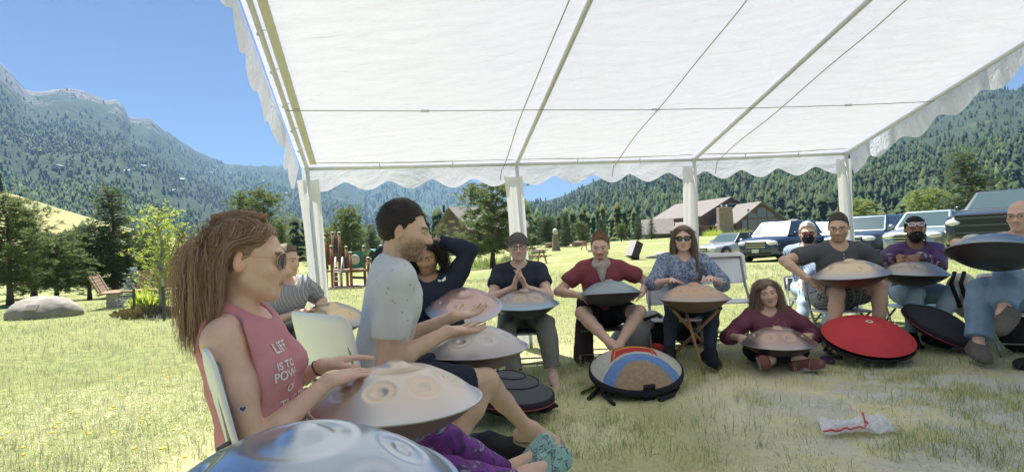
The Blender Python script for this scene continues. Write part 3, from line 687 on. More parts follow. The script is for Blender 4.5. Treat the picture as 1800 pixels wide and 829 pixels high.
def ik(a, c, l1, l2, pole):
    a = np.asarray(a, float); c = np.asarray(c, float); d = c - a; L = np.linalg.norm(d); mx = (l1 + l2) * .995
    if L > mx: c = a + d / L * mx; d = c - a; L = mx
    x = (l1 * l1 - l2 * l2 + L * L) / (2 * L); h = math.sqrt(max(l1 * l1 - x * x, 0)); u = d / L
    p = np.asarray(pole, float); p = p - u * p.dot(u); p = nrm(p)
    return a + u * x + p * h, c
def frame(fwd, up=(0, 0, 1)):
    f = nrm(fwd); r = nrm(np.cross(f, up)); u = np.cross(r, f); return np.stack([r, f, u], 1)      # columns: right, forward, up
def rotz(a): c, s = math.cos(a), math.sin(a); return np.array([[c, -s, 0], [s, c, 0], [0, 0, 1.]])
def rotx(a): c, s = math.cos(a), math.sin(a); return np.array([[1, 0, 0], [0, c, -s], [0, s, c]])
def roty(a): c, s = math.cos(a), math.sin(a); return np.array([[c, 0, s], [0, 1, 0], [-s, 0, c]])

def hand_prims(w, fdir, back, side, curl=.35, spread=.10, thumb=.55, sc_=1., tg='hand', idx_curl=None):
    """w wrist, fdir along the fingers, back = normal of the back of the hand, side=+1 when the thumb lies on fdir x back side"""
    f = nrm(fdir); bk = np.asarray(back, float); bk = nrm(bk - f * bk.dot(f)); x = np.cross(f, bk) * side
    out = []; xo = [.030, .010, -.011, -.030]; Ls = [(.040, .024, .020), (.045, .028, .021), (.041, .026, .021), (.032, .020, .018)]
    w = np.asarray(w, float)
    for q in range(4):
        kn = w + (f * (.088 - .006 * abs(q - 1)) + x * xo[q]) * sc_
        out.append(Cone(w + x * xo[q] * .55 * sc_ + f * .012 * sc_, kn, .0135 * sc_, .0115 * sc_, .012, tg))
        a = (q - 1.4) * -spread; d = f * math.cos(a) + x * math.sin(a); p = kn; ang = 0; c = curl if idx_curl is None or q > 0 else idx_curl
        for s_ in range(3):
            ang += c * (1., 1.15, .8)[s_]; dd = d * math.cos(ang) - bk * math.sin(ang); p2 = p + dd * Ls[q][s_] * sc_ * 1.05
            out.append(Cone(p, p2, (.0092, .0085, .0077)[s_] * sc_ * (.9 if q == 3 else 1), (.0085, .0077, .0066)[s_] * sc_ * (.9 if q == 3 else 1), .0035, tg)); p = p2
    tb = w + (x * .020 + f * .022 - bk * .004) * sc_; d = nrm(x * math.sin(thumb + .25) + f * math.cos(thumb + .25) - bk * .35)
    p1 = tb + d * .040 * sc_; d2 = nrm(d + f * .35); p2 = p1 + d2 * .032 * sc_; p3 = p2 + nrm(d2 + f * .25) * .026 * sc_
    out += [Cone(w + f * .012 * sc_, tb, .016 * sc_, .0150 * sc_, .012, tg), Cone(tb, p1, .0145 * sc_, .0110 * sc_, .010, tg), Cone(p1, p2, .0105 * sc_, .0095 * sc_, .004, tg), Cone(p2, p3, .0095 * sc_, .0075 * sc_, .004, tg)]
    out.append(Ell(w + (f * .045 - bk * .002) * sc_, np.array([.036, .045, .0135]) * sc_, np.stack([x, f, bk], 1), .010, tg))
    return out
def head_prims(H, M, s=1., male=True, jaw=1., nose=1.):
    def T(p): return H + M @ (np.asarray(p, float) * s)
    pr = []
    E = lambda c, r, k=.02, Mx=None: pr.append(Ell(T(c), np.asarray(r) * s, M if Mx is None else M @ Mx, k * s, 'head'))
    C = lambda a, b, ra, rb, k=.012: pr.append(Cone(T(a), T(b), ra * s, rb * s, k * s, 'head'))
    E((0, -.016, .036), (.074, .096, .083)); E((0, .022, -.012), (.064, .072, .088), .03)
    E((0, .046, -.045), (.044 * jaw, .046, .052), .03)
    C((.050 * jaw, .004, -.050), (.018 * jaw, .064, -.092), .018, .015, .03); C((-.050 * jaw, .004, -.050), (-.018 * jaw, .064, -.092), .018, .015, .03)
    E((0, .072, -.094), (.020 * jaw, .017, .016), .02)
    for q in (-1, 1):
        C((q * .044, .073, .026), (q * .010, .088, .024), .009, .009, .016)
        E((q * .044, .060, -.022), (.022, .022, .018), .022)
    pr_sub = [Ell(T((q * .033, .098, .006)), np.array([.021, .017, .0125]) * s, M, .014 * s, 'head') for q in (-1, 1)]
    po = []
    E2 = lambda c, r, k=.006, Mx=None: po.append(Ell(T(c), np.asarray(r) * s, M if Mx is None else M @ Mx, k * s, 'head'))
    C2 = lambda a, b, ra, rb, k=.008: po.append(Cone(T(a), T(b), ra * s, rb * s, k * s, 'head'))
    for q in (-1, 1):
        E2((q * .0325, .0755, .005), (.0145, .0135, .0125), .004)
        E2((q * .0325, .0785, .0125), (.0165, .0100, .0050), .005)
        C2((q * .030, .079, -.008), (q * .038, .077, -.008), .006, .006, .010)
    C2((0, .089, .016), (0, .1075 * (1 + (nose - 1) * .3), -.026), .0085 * nose, .0110 * nose, .012)
    E2((0, .108 + .004 * (nose - 1), -.028), (.0105 * nose, .011 * nose, .0095), .008)
    for q in (-1, 1): E2((q * .0135, .094, -.031), (.0085, .012, .0085), .007)
    C2((-.021, .079, -.0575), (0, .091, -.0545), .0045, .0062, .007); C2((.021, .079, -.0575), (0, .091, -.0545), .0045, .0062, .007)
    C2((-.019, .079, -.0645), (0, .090, -.0685), .0048, .0080, .007); C2((.019, .079, -.0645), (0, .090, -.0685), .0048, .0080, .007)
    for q in (-1, 1):
        Mx = rotz(q * .38) @ rotx(-.15)
        E2((q * .078, -.012, .000), (.008, .019, .031), .006, Mx)
    ear_sub = [Ell(T((q * .0875, -.008, .004)), np.array([.006, .010, .018]) * s, M @ rotz(q * .38), .005 * s, 'head') for q in (-1, 1)]
    return pr, pr_sub, po, ear_sub
def head_colour(L, skin, lip, brow, iris, beard=None, s=1., age=0., moust=None):
    """L: points in head space; colour of the skin itself (lips, brows, eyes, stubble)"""
    L = L / s; x, y, z = np.abs(L[:, 0]), L[:, 1], L[:, 2]; skin = np.asarray(skin); n_ = len(L)
    c = np.repeat(skin[None], n_, 0); ss = lambda v, a, b: np.clip((v - a) / (b - a), 0, 1)
    def put(w, k): nonlocal c; w = np.clip(w, 0, 1)[:, None]; c = c * (1 - w) + np.asarray(k)[None] * w
    fr = (y > .03)
    put(.35 * np.exp(-((x - .045) ** 2 + (y - .07) ** 2 + (z + .025) ** 2) / .022 ** 2) * fr, skin * np.array([1.1, .78, .75]))
    put(.30 * np.exp(-(x ** 2 + (y - .112) ** 2 + (z + .028) ** 2) / .016 ** 2), skin * np.array([1.1, .78, .75]))
    put(.4 * ((y < .0) & (x > .068) & (np.abs(z) < .04)), skin * np.array([1.08, .75, .7]))
    if beard is not None:
        bc, w = beard
        zone = ss(-z, .008, .056) ** .8 * ss(y, -.035, .03) * np.clip(.78 + .4 * vnoise(L * 160), 0, 1) * (1 - ss(-z, .118, .135)) * ss(x + (-z) * .9, .03, .06)
        zone = np.maximum(zone, ss(-z, .034, .040) * (1 - ss(-z, .05, .056)) * (x < .030) * (y > .06)); zone = zone * (1 - ((x < .024) & (z > -.073) & (z < -.052) & (y > .07)))
        put(zone * w, bc)
    if moust is not None:
        put(.85 * ((z > -.053) & (z < -.040) & (x < .032) & (y > .07)), moust)
        put(.7 * ((z < -.078) & (x < .022) & (y > .06)), moust)
    if lip is not None: put(.8 * ((x < .0225 - .0 * z) & (y > .074)) * np.exp(-((z + .061) / .0085) ** 4), lip)
    put(.75 * ((np.abs(z + .0612) < .0016) & (x < .021) & (y > .07)), np.asarray(skin) * .35)
    put(.85 * ((x > .011) & (x < .054) & (y > .05)) * np.exp(-((z - .0275 + (x - .035) ** 2 * 5) / .0048) ** 4), brow)
    ex, ez = (x - .0325) / .0145, (z - .0045) / .0055
    eye = (ex ** 2 + ez ** 2 < 1) & (y > .06)
    put(eye * .9, (.62, .58, .54)); put(((x - .0325) ** 2 + (z - .0048) ** 2 < .0062 ** 2) & eye, iris)
    put(.8 * ((np.abs(ex) < 1.05) & (np.abs(z - .0045 - .0062 * np.sqrt(np.clip(1 - ex ** 2, 0, 1))) < .0017) & (y > .06)), (.03, .02, .015))
    return c
def ribbons(paths, w0, w1=.3):
    """paths (n,m,3) -> fine flat strands, each a single strip"""
    Pn = np.asarray(paths, float); n_, m, _ = Pn.shape
    T = np.gradient(Pn, axis=1); T /= np.linalg.norm(T, axis=2, keepdims=True) + 1e-9
    a = np.cross(T, rng.normal(size=(n_, 1, 3))); a /= np.linalg.norm(a, axis=2, keepdims=True) + 1e-9
    w = (np.linspace(1, w1, m)[None] * np.broadcast_to(np.asarray(w0, float).reshape(-1, 1), (n_, m)))[..., None]
    V = np.stack([Pn - w * a, Pn + w * a], 2); ii, jj = np.meshgrid(np.arange(n_), np.arange(m - 1), indexing='ij'); q = (ii * m + jj) * 2
    return V.reshape(-1, 3), np.stack([q, q + 1, q + 3, q + 2], -1).reshape(-1, 4)
def tubes(paths, w0, w1=.3, sides=3):
    """paths (n,m,3) -> one mesh of tapering 3-sided strands"""
    Pn = np.asarray(paths, float); n_, m, _ = Pn.shape
    T = np.gradient(Pn, axis=1); T /= np.linalg.norm(T, axis=2, keepdims=True) + 1e-9
    a = np.cross(T, rng.normal(size=(n_, 1, 3))); a /= np.linalg.norm(a, axis=2, keepdims=True) + 1e-9; b = np.cross(T, a)
    w = (np.linspace(1, w1, m)[None] * np.broadcast_to(np.asarray(w0, float).reshape(-1, 1), (n_, m)))[..., None]
    V = np.stack([Pn + w * (math.cos(2 * math.pi * k / sides) * a + math.sin(2 * math.pi * k / sides) * b) for k in range(sides)], 2)
    ii, jj, k = np.meshgrid(np.arange(n_), np.arange(m - 1), np.arange(sides), indexing='ij'); k2 = (k + 1) % sides
    base_ = (ii * m + jj) * sides
    F = np.stack([base_ + k, base_ + k2, base_ + sides + k2, base_ + sides + k], -1).reshape(-1, 4)
    return V.reshape(-1, 3), F
def hairline(y, x=0, deep=0.):
    return np.interp(y, [-.12, -.08, -.04, -.005, .012, .032, .055, .085, .12], [-.075, -.070, -.035, .006, .022, .046, .070, .087 + deep, .091 + deep])

class Person:
    def __init__(s, label, head, D, face, look=None, lean=12, male=True, sc_=1., h=.008, hf=.0045, z_head=None, seat=None, tilt=0., pitch=0., side_lean=0., name='person', jaw=1., nose=1., torso=.47, shw=None, fat=1.):
        s.H = P(head[0], head[1], D); s.sc = sc_; s.male = male; s.h = h; s.hf = hf; s.fat = fat
        a = R(face); s.f = np.array([math.cos(a), math.sin(a), 0]); s.u = np.array([0, 0, 1.]); s.r = np.cross(s.f, s.u)
        lk = R(face if look is None else look); hd = np.array([math.cos(lk) * math.cos(pitch), math.sin(lk) * math.cos(pitch), math.sin(pitch)])
        s.HM = frame(hd) @ roty(tilt)
        k = sc_
        s.N = s.H - s.u * .150 * k - s.f * (.012 + .028 * math.sin(R(lean))) * k - s.f * .02
        ln = R(lean); s.tu = nrm(s.u * math.cos(ln) + s.f * math.sin(ln) + s.r * side_lean); s.tf = nrm(np.cross(s.tu, s.r)) ; s.tr = nrm(np.cross(s.tf, s.tu))
        s.C = s.N - s.tu * torso * k; s.torso = torso
        s.shw = (.178 if male else .155) if shw is None else shw
        s.S = {q: s.N + s.tr * sg * s.shw * k - s.tu * .058 * k for q, sg in (('L', -1), ('R', 1))}
        s.hip = {q: s.C + s.r * sg * .088 * k for q, sg in (('L', -1), ('R', 1))}
        s.base = np.array([s.C[0], s.C[1], G(s.C[0], s.C[1])])
        s.e = empty(name, s.base, label, 'person')
        s.limb = {}; s.parts = {q: [] for q in ('torso', 'neck', 'head', 'upL', 'upR', 'foL', 'foR', 'handL', 'handR', 'thL', 'thR', 'shL', 'shR', 'footL', 'footR')}
        s.jaw, s.nose = jaw, nose
    def at(s, rt, fw, up): return s.C + s.r * rt + s.f * fw + s.u * up
    def arm(s, q, wrist, pole, hand, back, curl=.35, spread=.1, thumb=.55, l1=.285, l2=.255, idx=None):
        k = s.sc; wrist = np.asarray(wrist, float)
        e, w = ik(s.S[q], wrist, l1 * k, l2 * k, pole); s.limb['arm' + q] = (s.S[q], e, w)
        g = 1. if s.male else .84
        s.parts['up' + q] = [Cone(s.S[q], s.S[q] + (e - s.S[q]) * .45, .055 * k * g, .050 * k * g, .03), Cone(s.S[q] + (e - s.S[q]) * .45, e, .049 * k * g, .038 * k * g, .02)]
        m_ = e + (w - e) * .28
        s.parts['fo' + q] = [Cone(e, m_, .038 * k * g, .041 * k * g, .02), Cone(m_, w, .041 * k * g, .0255 * k * g, .02), Cone(w, w + nrm(hand) * .015 * k, .026 * k * g, .022 * k * g, .015)]
        hd = nrm(hand); bk = np.asarray(back, float); bk = nrm(bk - hd * bk.dot(hd))
        s.parts['hand' + q] = hand_prims(w, hd, bk, (-1 if q == 'L' else 1) * -1, curl, spread, thumb, k * (1. if s.male else .92), idx_curl=idx)
    def leg(s, q, ankle, pole, toe, l1=.43, l2=.42, bare=True, foot=True, knee=None):
        k = s.sc; kn, an = ik(s.hip[q], np.asarray(ankle, float), l1 * k, l2 * k, pole)
        if knee is not None: kn = s.hip[q] + nrm(np.asarray(knee) - s.hip[q]) * min(l1 * k * 1.05, np.linalg.norm(np.asarray(knee) - s.hip[q])); an = kn + nrm(np.asarray(ankle) - kn) * l2 * k
        s.limb['leg' + q] = (s.hip[q], kn, an); g = s.fat * (1. if s.male else .95)
        h = s.hip[q]; sh = nrm(an - kn); 
        s.parts['th' + q] = [Cone(h, h + (kn - h) * .5, .090 * k * g, .076 * k * g, .03), Cone(h + (kn - h) * .5, kn, .075 * k * g, .055 * k * g, .02)]
        bkd = nrm(np.cross(np.cross(sh, kn - h), sh)) if np.linalg.norm(np.cross(sh, kn - h)) > .01 else -s.f
        cf = kn + (an - kn) * .3 - bkd * -.0
        s.parts['sh' + q] = [Cone(kn, cf, .054 * k * g, .056 * k * g, .02), Cone(cf, kn + (an - kn) * .55, .056 * k * g, .046 * k * g, .02), Cone(kn + (an - kn) * .55, an, .046 * k * g, .033 * k, .02)]
        t = nrm(toe); up = -sh; up = nrm(up - t * up.dot(t)); x = np.cross(t, up)
        hl = an - up * .048 * k - t * .035 * k; bl = an - up * .058 * k + t * .115 * k; tp = an - up * .062 * k + t * .165 * k
        if foot: s.parts['foot' + q] = [Cone(an, an - up * .03 * k + t * .05 * k, .036 * k, .034 * k, .02), Cone(hl, an, .031 * k, .034 * k, .02), Cone(hl + t * .01, bl + x * .012 * k, .028 * k, .024 * k, .02), Cone(hl, bl - x * .018 * k, .028 * k, .021 * k, .02), Cone(an + t * .03 * k, bl, .034 * k, .025 * k, .02)] + \
            [Cone(bl + x * o * k, tp + x * o * 1.05 * k - t * (abs(o - .02) * .35) * k, .0155 * k if o > .02 else .012 * k, .0115 * k if o > .02 else .0085 * k, .004) for o in (.026, .006, -.010, -.024)]
        s.limb['foot' + q] = (an, t, up, x)
    def torso_prims(s, belly=0., bust=0.):
        k = s.sc; M = np.stack([s.tr, s.tf, s.tu], 1); T = lambda x, y, z: s.C + (s.tr * x + s.tf * y + s.tu * z) * k
        g = 1. if s.male else .9; p = s.parts['torso']; t = s.torso; f = s.fat
        p += [Ell(s.C + s.u * .0 + s.f * -.01, np.array([.165, .125, .115]) * k * f, frame(s.f), .03), Ell(T(0, -.005, t * .30), np.array([.148 * g, .105, .13]) * k * f, M, .05), Ell(T(0, 0, t * .62), np.array([.165 * g, .108, .165]) * k, M, .05),
              Cone(s.S['L'] + s.tr * .02, s.S['R'] - s.tr * .02, .056 * k * g, .056 * k * g, .05), Ell(T(0, -.01, t * .84), np.array([.150 * g, .088, .09]) * k, M, .05)]
        for q in 'LR': p.append(Cone(s.N - s.tu * .005 - s.tf * .018, s.S[q] + (s.N - s.S[q]) * .25 + s.tu * .005, .046 * k * g, .042 * k * g, .04))
        if belly: p.append(Ell(T(0, .07, t * .27), np.array([.125, .10, .12]) * k * (.8 + .3 * belly), M, .05))
        if s.male: p += [Ell(T(x, .062, t * .70), np.array([.075, .045, .06]) * k, M, .04) for x in (-.07, .07)]
        elif bust: p += [Ell(T(x, .070, t * .63), np.array([.062, .058, .062]) * k * bust, M, .03) for x in (-.068, .068)]
        nk = s.H + s.HM @ (np.array([0, -.022, -.045]) * k)
        s.parts['neck'] = [Cone(s.N - s.tu * .03 - s.tf * .01, nk, .056 * k * (1.06 if s.male else .88), .052 * k * (1.03 if s.male else .86), .025)]
    def build_body(s, skin, lip=None, brow=(.06, .04, .03), iris=(.05, .03, .02), beard=None, moust=None, skip=(), rough=.5, colour_fn=None, name='body'):
        s.skin = skin
        k = s.sc; pr, psub, po, esub = head_prims(s.H, s.HM, k, s.male, s.jaw, s.nose)
        s.headp = pr
        allp = [q for nm, v in s.parts.items() if nm != 'head' and nm not in skip for q in v]
        bs = [q.bounds() for q in allp + pr]; lo = np.min([b[0] for b in bs], 0) - .03; hi = np.max([b[1] for b in bs], 0) + .03
        hl = s.H - .125 * k; hh = s.H + .135 * k
        fine = [(hl, hh, s.hf)]
        F = Field(lo, hi, s.h, fine)
        for q in allp:
            if q in s.parts['handL'] or q in s.parts['handR']: continue
            F.apply(q)
        for q in pr: F.apply(q)
        for q in psub: F.apply(q, sub=True)
        for q in po: F.apply(q)
        for q in esub: F.apply(q, sub=True)
        for hd in ('handL', 'handR'):
            if hd in skip: continue
            for q in s.parts[hd]: F.apply(q)
        V, Q = F.surface(); L = (V - s.H) @ s.HM
        col = np.repeat(np.asarray(skin, float)[None], len(V), 0)
        hm_ = np.linalg.norm(L, axis=1) < .16 * k
        if lip is None: lip = tuple(np.asarray(skin) * np.array([.95, .62, .60]))
        col[hm_] = head_colour(L[hm_], skin, lip, brow, iris, beard, k, moust=moust)
        if colour_fn: col = colour_fn(V, col)
        m = mat('skin', rough=rough, attr='Col', sss=.08, bump=(110, .12), var=(26, .8), spec=.3)
        s.body = link(name, np_mesh('body', V - s.base, Q, cols=col), m, s.e); s.bodyV, s.bodyQ = V, Q
        return s.body
    def limits(s, prims, off):
        bs = [q.bounds() for q in prims]; return np.min([b[0] for b in bs], 0) - off - .04, np.max([b[1] for b in bs], 0) + off + .04
    def garment(s, name, spec, material, h=None, clips=(), subs=(), wr=.005, wf=9., seed=0, extra=(), parent=None, colfn=None, hollow=False, wdir=(1, 1, .55)):
        """spec: list of (part key, offset, clip list)"""
        h = h or s.h; pl = [q for key, off, c in spec for q in s.parts[key]] + [q for q, _ in extra]
        lo, hi = s.limits(pl, max([x[1] for x in spec] + [0])); F = Field(lo, hi, h)
        for key, off, c in spec:
            for q in s.parts[key]: F.apply(q, off, k=max(q.k, .025), clips=c)
        for q, k in extra: F.apply(q, 0, k=k)
        if wr:
            wd = np.array(wdir)
            F.displace(lambda p: wr * 1.3 * (fbm(p * wf * wd + seed * 3.1, 3) + .9 * (1 - np.abs(vnoise(p * wf * .8 * wd[[2, 0, 1]] + seed * 1.7)) * 2.2)))
        for (p, n_) in clips: F.clip(p, n_)
        for q, off, k in subs: F.apply(q, off, k=k, sub=True)
        V, Q = F.surface()
        o = link(name, np_mesh(name, V - s.base, Q, cols=None if colfn is None else colfn(V)), material, parent or s.e)
        return o, V, Q
    def limb_clip(s, key, t, seg=0):
        """plane across a limb: seg 0 = upper bone, 1 = lower bone, t along it"""
        a, b, c = s.limb[key]; p, q = (a, b) if seg == 0 else (b, c); n_ = nrm(q - p); return (p + (q - p) * t, n_)
    def neck_sub(s, r=.075, drop=.0, vdeep=0.):
        k = s.sc; o = [(Cone(s.N - s.tu * (.012 + drop) + s.tf * .012, s.N + s.tu * .14 + s.tf * .05, r * k, (r + .02) * k), 0, .01)]
        if vdeep: o.append((Cone(s.N + s.tu * .03 + s.tf * .10 * k, s.N - s.tu * vdeep + s.tf * .145 * k, .07 * k, .016 * k), 0, .012))
        return o
    def hsp(s, p): return s.H + s.HM @ (np.asarray(p, float) * s.sc)
    def cap_hair(s, colour, thick=.012, noise=.005, nf=34., deep=0., wide=0., strands=500, slen=.03, top=0., swept=(0, -1, .3), line=0., name='hair', rough=.55, h=None, extra=(), col2=None, width=.0011, side_cut=None, puff=.2):
        k = s.sc; h = h or s.hf * 1.1
        el = Ell(s.hsp((0, -.016 - .0 * thick, .036 + top * .3)), (np.array([.074, .096, .083]) + thick + np.array([wide, 0, top])) * k, s.HM, .02); fa = Ell(s.hsp((0, .022, -.012)), (np.array([.064, .072, .088]) + thick * .9) * k, s.HM, .03)
        lo, hi = s.limits([el, fa] + [q for q, _ in extra], .0); F = Field(lo, hi, h); F.apply(el); F.apply(fa)
        X, Y, Z = np.meshgrid(*F.ax, indexing='ij'); L = (np.stack([X, Y, Z], -1) - s.H) @ s.HM / k
        F.F = np.maximum(F.F, ((hairline(L[..., 1] + .0, 0, deep) + line - L[..., 2]) * .75 * k + .007 * vnoise(L * 90)).astype(np.float32))
        if side_cut is not None: F.F = np.maximum(F.F, side_cut(L).astype(np.float32))
        for q, kk in extra: F.apply(q, 0, k=kk)
        F.displace(lambda p: noise * fbm(((p - s.H) @ s.HM) * nf * np.array([1, .5, 1]), 3), .03)
        V, Q = F.surface()
        m = mat('hair_%d_%d_%d' % tuple(int(c * 999) for c in colour), colour, rough, var=(60, 1.2), col2=tuple(c * .55 for c in colour) if col2 is None else col2, bump=(160, .6), spec=.35, island=.0)
        o = link(name, np_mesh(name, V - s.base, Q), m, s.e)
        if strands:
            me = o.data; no = np.empty(len(V) * 3, np.float32); me.vertices.foreach_get('normal', no); no = no.reshape(-1, 3)
            Lv = (V - s.H) @ s.HM / k; cand = (Lv[:, 2] > hairline(Lv[:, 1], 0, deep) + line + .004); cand = cand & (Lv[:, 1] < .055); cand = np.nonzero(cand)[0]
            pick = rng.choice(cand, strands); sw = s.HM @ np.asarray(swept, float); d = nrm(sw)[None] - no[pick] * (no[pick] @ nrm(sw))[:, None]; d = d * .9 + no[pick] * puff + rng.normal(0, .22, (strands, 3)); d /= np.linalg.norm(d, axis=1, keepdims=True)
            ln = slen * rng.uniform(.5, 1.2, strands); t = np.linspace(0, 1, 4)
            pp = V[pick][:, None] - no[pick][:, None] * .003 + d[:, None] * (ln[:, None] * t[None])[..., None] - no[pick][:, None] * (.22 * ln[:, None] * t[None] ** 2)[..., None]
            SV, SF = ribbons(pp, width * k * 1.3); link('hair_strands', np_mesh('hair_strands', SV - s.base, SF), m, o)
        return o
    def long_hair(s, colour, n_=1600, length=.3, seg=22, curl=.25, vol=.02, part=0., width=.0016, back=.0, collide=('torso', 'upL', 'upR', 'neck'), face_clear=.03, grav=.45, seed=3, col2=None, island=.3, name='hair', rough=.45, wave=(38., .5), lenvar=.3, fall=False, fuzz=.03):
        k = s.sc; r_ = np.random.default_rng(seed)
        # roots spread over the scalp
        v = r_.normal(size=(n_ * 4, 3)); v /= np.linalg.norm(v, axis=1, keepdims=True)
        L = np.array([0, -.016, .036]) + v * (np.array([.074, .096, .083]) + .002); ok = L[:, 2] > hairline(L[:, 1]) + .002; L = L[ok][:n_]; v = v[ok][:n_]; n_ = len(L)
        col_pr = [q for kk in collide for q in s.parts[kk]] + s.headp
        p = s.H + (L * k) @ s.HM.T
        side = np.sign(L[:, 0] - part + 1e-6); d = np.stack([side * .9, np.full(n_, -.35 - back), np.full(n_, .15)], 1) * np.array([1, 1, 1]) ; 
        if fall: d = np.stack([side * .35, np.full(n_, -.15), np.full(n_, -.5)], 1)
        d[:, 1] -= back * .8; d = d - v * (d * v).sum(1, keepdims=True); d = d / (np.linalg.norm(d, axis=1, keepdims=True) + 1e-6) + v * .25
        d = d @ s.HM.T; d /= np.linalg.norm(d, axis=1, keepdims=True)
        paths = [p.copy()]; offs = vol * r_.random(n_) ** .8 + .004; st = length * (1 + lenvar * (r_.random(n_) - .7)) / seg; ph = r_.random(n_) * 6.28
        clump = np.floor(r_.random(n_) * 90).astype(int); crv = np.random.default_rng(5).normal(size=(90, 3))[clump] * .75 + r_.normal(0, .35, (n_, 3)); cph = np.random.default_rng(6).random(90)[clump] * 6.28
        for q in range(seg):
            t = q / seg
            g = np.array([0, 0, -1.]) * grav * (.35 + t * 1.1)
            d = d * .80 + g + r_.normal(0, fuzz, (n_, 3)); d /= np.linalg.norm(d, axis=1, keepdims=True)
            p = p + d * st[:, None]
            if face_clear is not None:
                Lh = (p - s.H) @ s.HM / k; ex = np.clip(Lh[:, 1] - face_clear, 0, .1) * (Lh[:, 2] < .06) * (Lh[:, 2] > -.2); p = p - s.HM[:, 1] * (ex * .6 * k)[:, None]
            for _ in range(2):
                sd0 = prim_sdf(col_pr, p); e_ = .004
                gr = np.stack([prim_sdf(col_pr, p + np.eye(3)[a] * e_) - sd0 for a in range(3)], 1) / e_; gr /= np.linalg.norm(gr, axis=1, keepdims=True) + 1e-6
                need = np.clip(offs * min(1, .3 + 2.0 * t) - sd0, 0, .03); p = p + gr * need[:, None]
            paths.append(p.copy())
        Pn = np.stack(paths, 1); tt = np.linspace(0, 1, seg + 1)
        arc = st[:, None] * np.arange(seg + 1)[None]
        wob = np.sin(arc * wave[0] + cph[:, None] + .25 * ph[:, None])[..., None] * crv[:, None] + .45 * np.cos(arc * wave[0] * 1.7 + ph[:, None])[..., None] * crv[:, None, [1, 2, 0]]
        paths = Pn + wob * (wave[1] * .006 * np.clip(tt * 3.0, 0, 1))[None, :, None]
        SV, SF = ribbons(paths, width * k * r_.uniform(.6, 1.3, n_), .4)
        m = mat('longhair_%d_%d_%d' % tuple(int(c * 999) for c in colour), colour, rough, spec=.4, island=island)
        o = link(name, np_mesh(name, SV - s.base, SF), m, s.e)
        return o
    def glasses(s, kind='clear', z=.005, lens=(.03, .03, .03), frame_c=(.03, .03, .03), w=.026, hgt=.021, y=.104, r=.0016, dz=0., round_=2.2, name='glasses', tilt=0.):
        k = s.sc; fm_ = mat('frame_%d_%d_%d' % tuple(int(c * 99) for c in frame_c), frame_c, .3, .2 if max(frame_c) < .3 else .6)
        def T(pp): return np.array([s.hsp(q) for q in pp])
        mb = MB(); ler = []
        for q in (-1, 1):
            th = np.linspace(0, 2 * np.pi, 28, endpoint=False); cx = np.sign(np.cos(th)) * np.abs(np.cos(th)) ** (2 / round_); sz = np.sign(np.sin(th)) * np.abs(np.sin(th)) ** (2 / round_)
            ring = np.stack([q * .034 + w * cx, y - .010 * ((q * .034 + w * cx) / .06) ** 2 * 2.2 + tilt * hgt * sz, z + dz + hgt * sz], 1)
            mb.tube(T(ring), r * k, 6, closed=True); ler.append((q, ring))
            mb.tube(T([(q * (.034 + w), y - .016, z + dz + .008), (q * .076, y - .035, z + dz + .010), (q * .081, .0, z + dz + .010 + tilt * -.06), (q * .080, -.025, z + dz - .006 + tilt * -.08)]), r * 1.15 * k, 6)
        mb.tube(T([(-.034 + w, y - .0, z + dz + .006), (0, y + .006, z + dz + .009), (.034 - w, y - .0, z + dz + .006)]), r * k, 6)
        o = mb.obj(name, fm_, s.e)
        for q, ring in ler:
            c = ring.mean(0); c[1] += .002; V = T(np.vstack([ring, c[None]])); nR = len(ring)
            lm = mat('lens_' + kind, lens, .06, spec=.8, coat=.5) if kind != 'clear' else mat('lens_clear', (.9, .95, 1), .03, trans=1., alpha=.25, ior=1.05)
            link('lens', np_mesh('lens', V - s.base, [[i_, (i_ + 1) % nR, nR] for i_ in range(nR)]), lm, o)
        return o
    def sock_shoe(s, q, material, sole=None, high=.05, name='shoe', off=.009):
        an, t, up, x = s.limb['foot' + q]; k = s.sc; pl = s.parts['foot' + q]
        lo, hi = s.limits(pl, off); F = Field(lo, hi, max(s.h * .8, .004))
        for p in pl: F.apply(p, off, k=.03)
        F.apply(Cone(an - up * .045 * k + t * .09 * k, an - up * .05 * k + t * .165 * k, .036 * k, .034 * k), 0, k=.03)
        F.clip(an + up * high * k, up)
        bot = an - up * .083 * k; F.clip(bot, -up)
        V, Q = F.surface(); o = link(name, np_mesh(name, V - s.base, Q), material, s.e)
        if sole is not None:
            th = np.linspace(0, 2 * np.pi, 26, endpoint=False); ring = []
            for a in th:
                yy = math.sin(a); wd = (.038 if yy < 0 else .050) * math.cos(a) * (1 - .12 * max(yy, 0)); ring.append(t * (.062 + .128 * np.sign(yy) * abs(yy) ** .8) * k + x * wd * k)
            ring = np.array(ring); a0 = an - up * .088 * k + ring; a1 = an - up * .064 * k + ring * 1.0
            nR = len(ring); V = np.vstack([a0, a1]); Fs = [list(range(nR))[::-1], [nR + i_ for i_ in range(nR)]] + [[i_, (i_ + 1) % nR, nR + (i_ + 1) % nR, nR + i_] for i_ in range(nR)]
            link('sole', np_mesh('sole', V - s.base, Fs, False), sole, o)
        return o
    def sandal(s, q, sole, strap, thong=True, name='sandal'):
        an, t, up, x = s.limb['foot' + q]; k = s.sc; th = np.linspace(0, 2 * np.pi, 28, endpoint=False); ring = []
        for a in th:
            yy = math.sin(a); wd = (.036 if yy < 0 else .049) * math.cos(a); ring.append(t * (.062 + .130 * np.sign(yy) * abs(yy) ** .8) * k + x * wd * k)
        ring = np.array(ring); nR = len(ring); b0 = an - up * .098 * k + ring; b1 = an - up * .080 * k + ring
        V = np.vstack([b0, b1]); Fs = [list(range(nR))[::-1], [nR + i_ for i_ in range(nR)]] + [[i_, (i_ + 1) % nR, nR + (i_ + 1) % nR, nR + i_] for i_ in range(nR)]
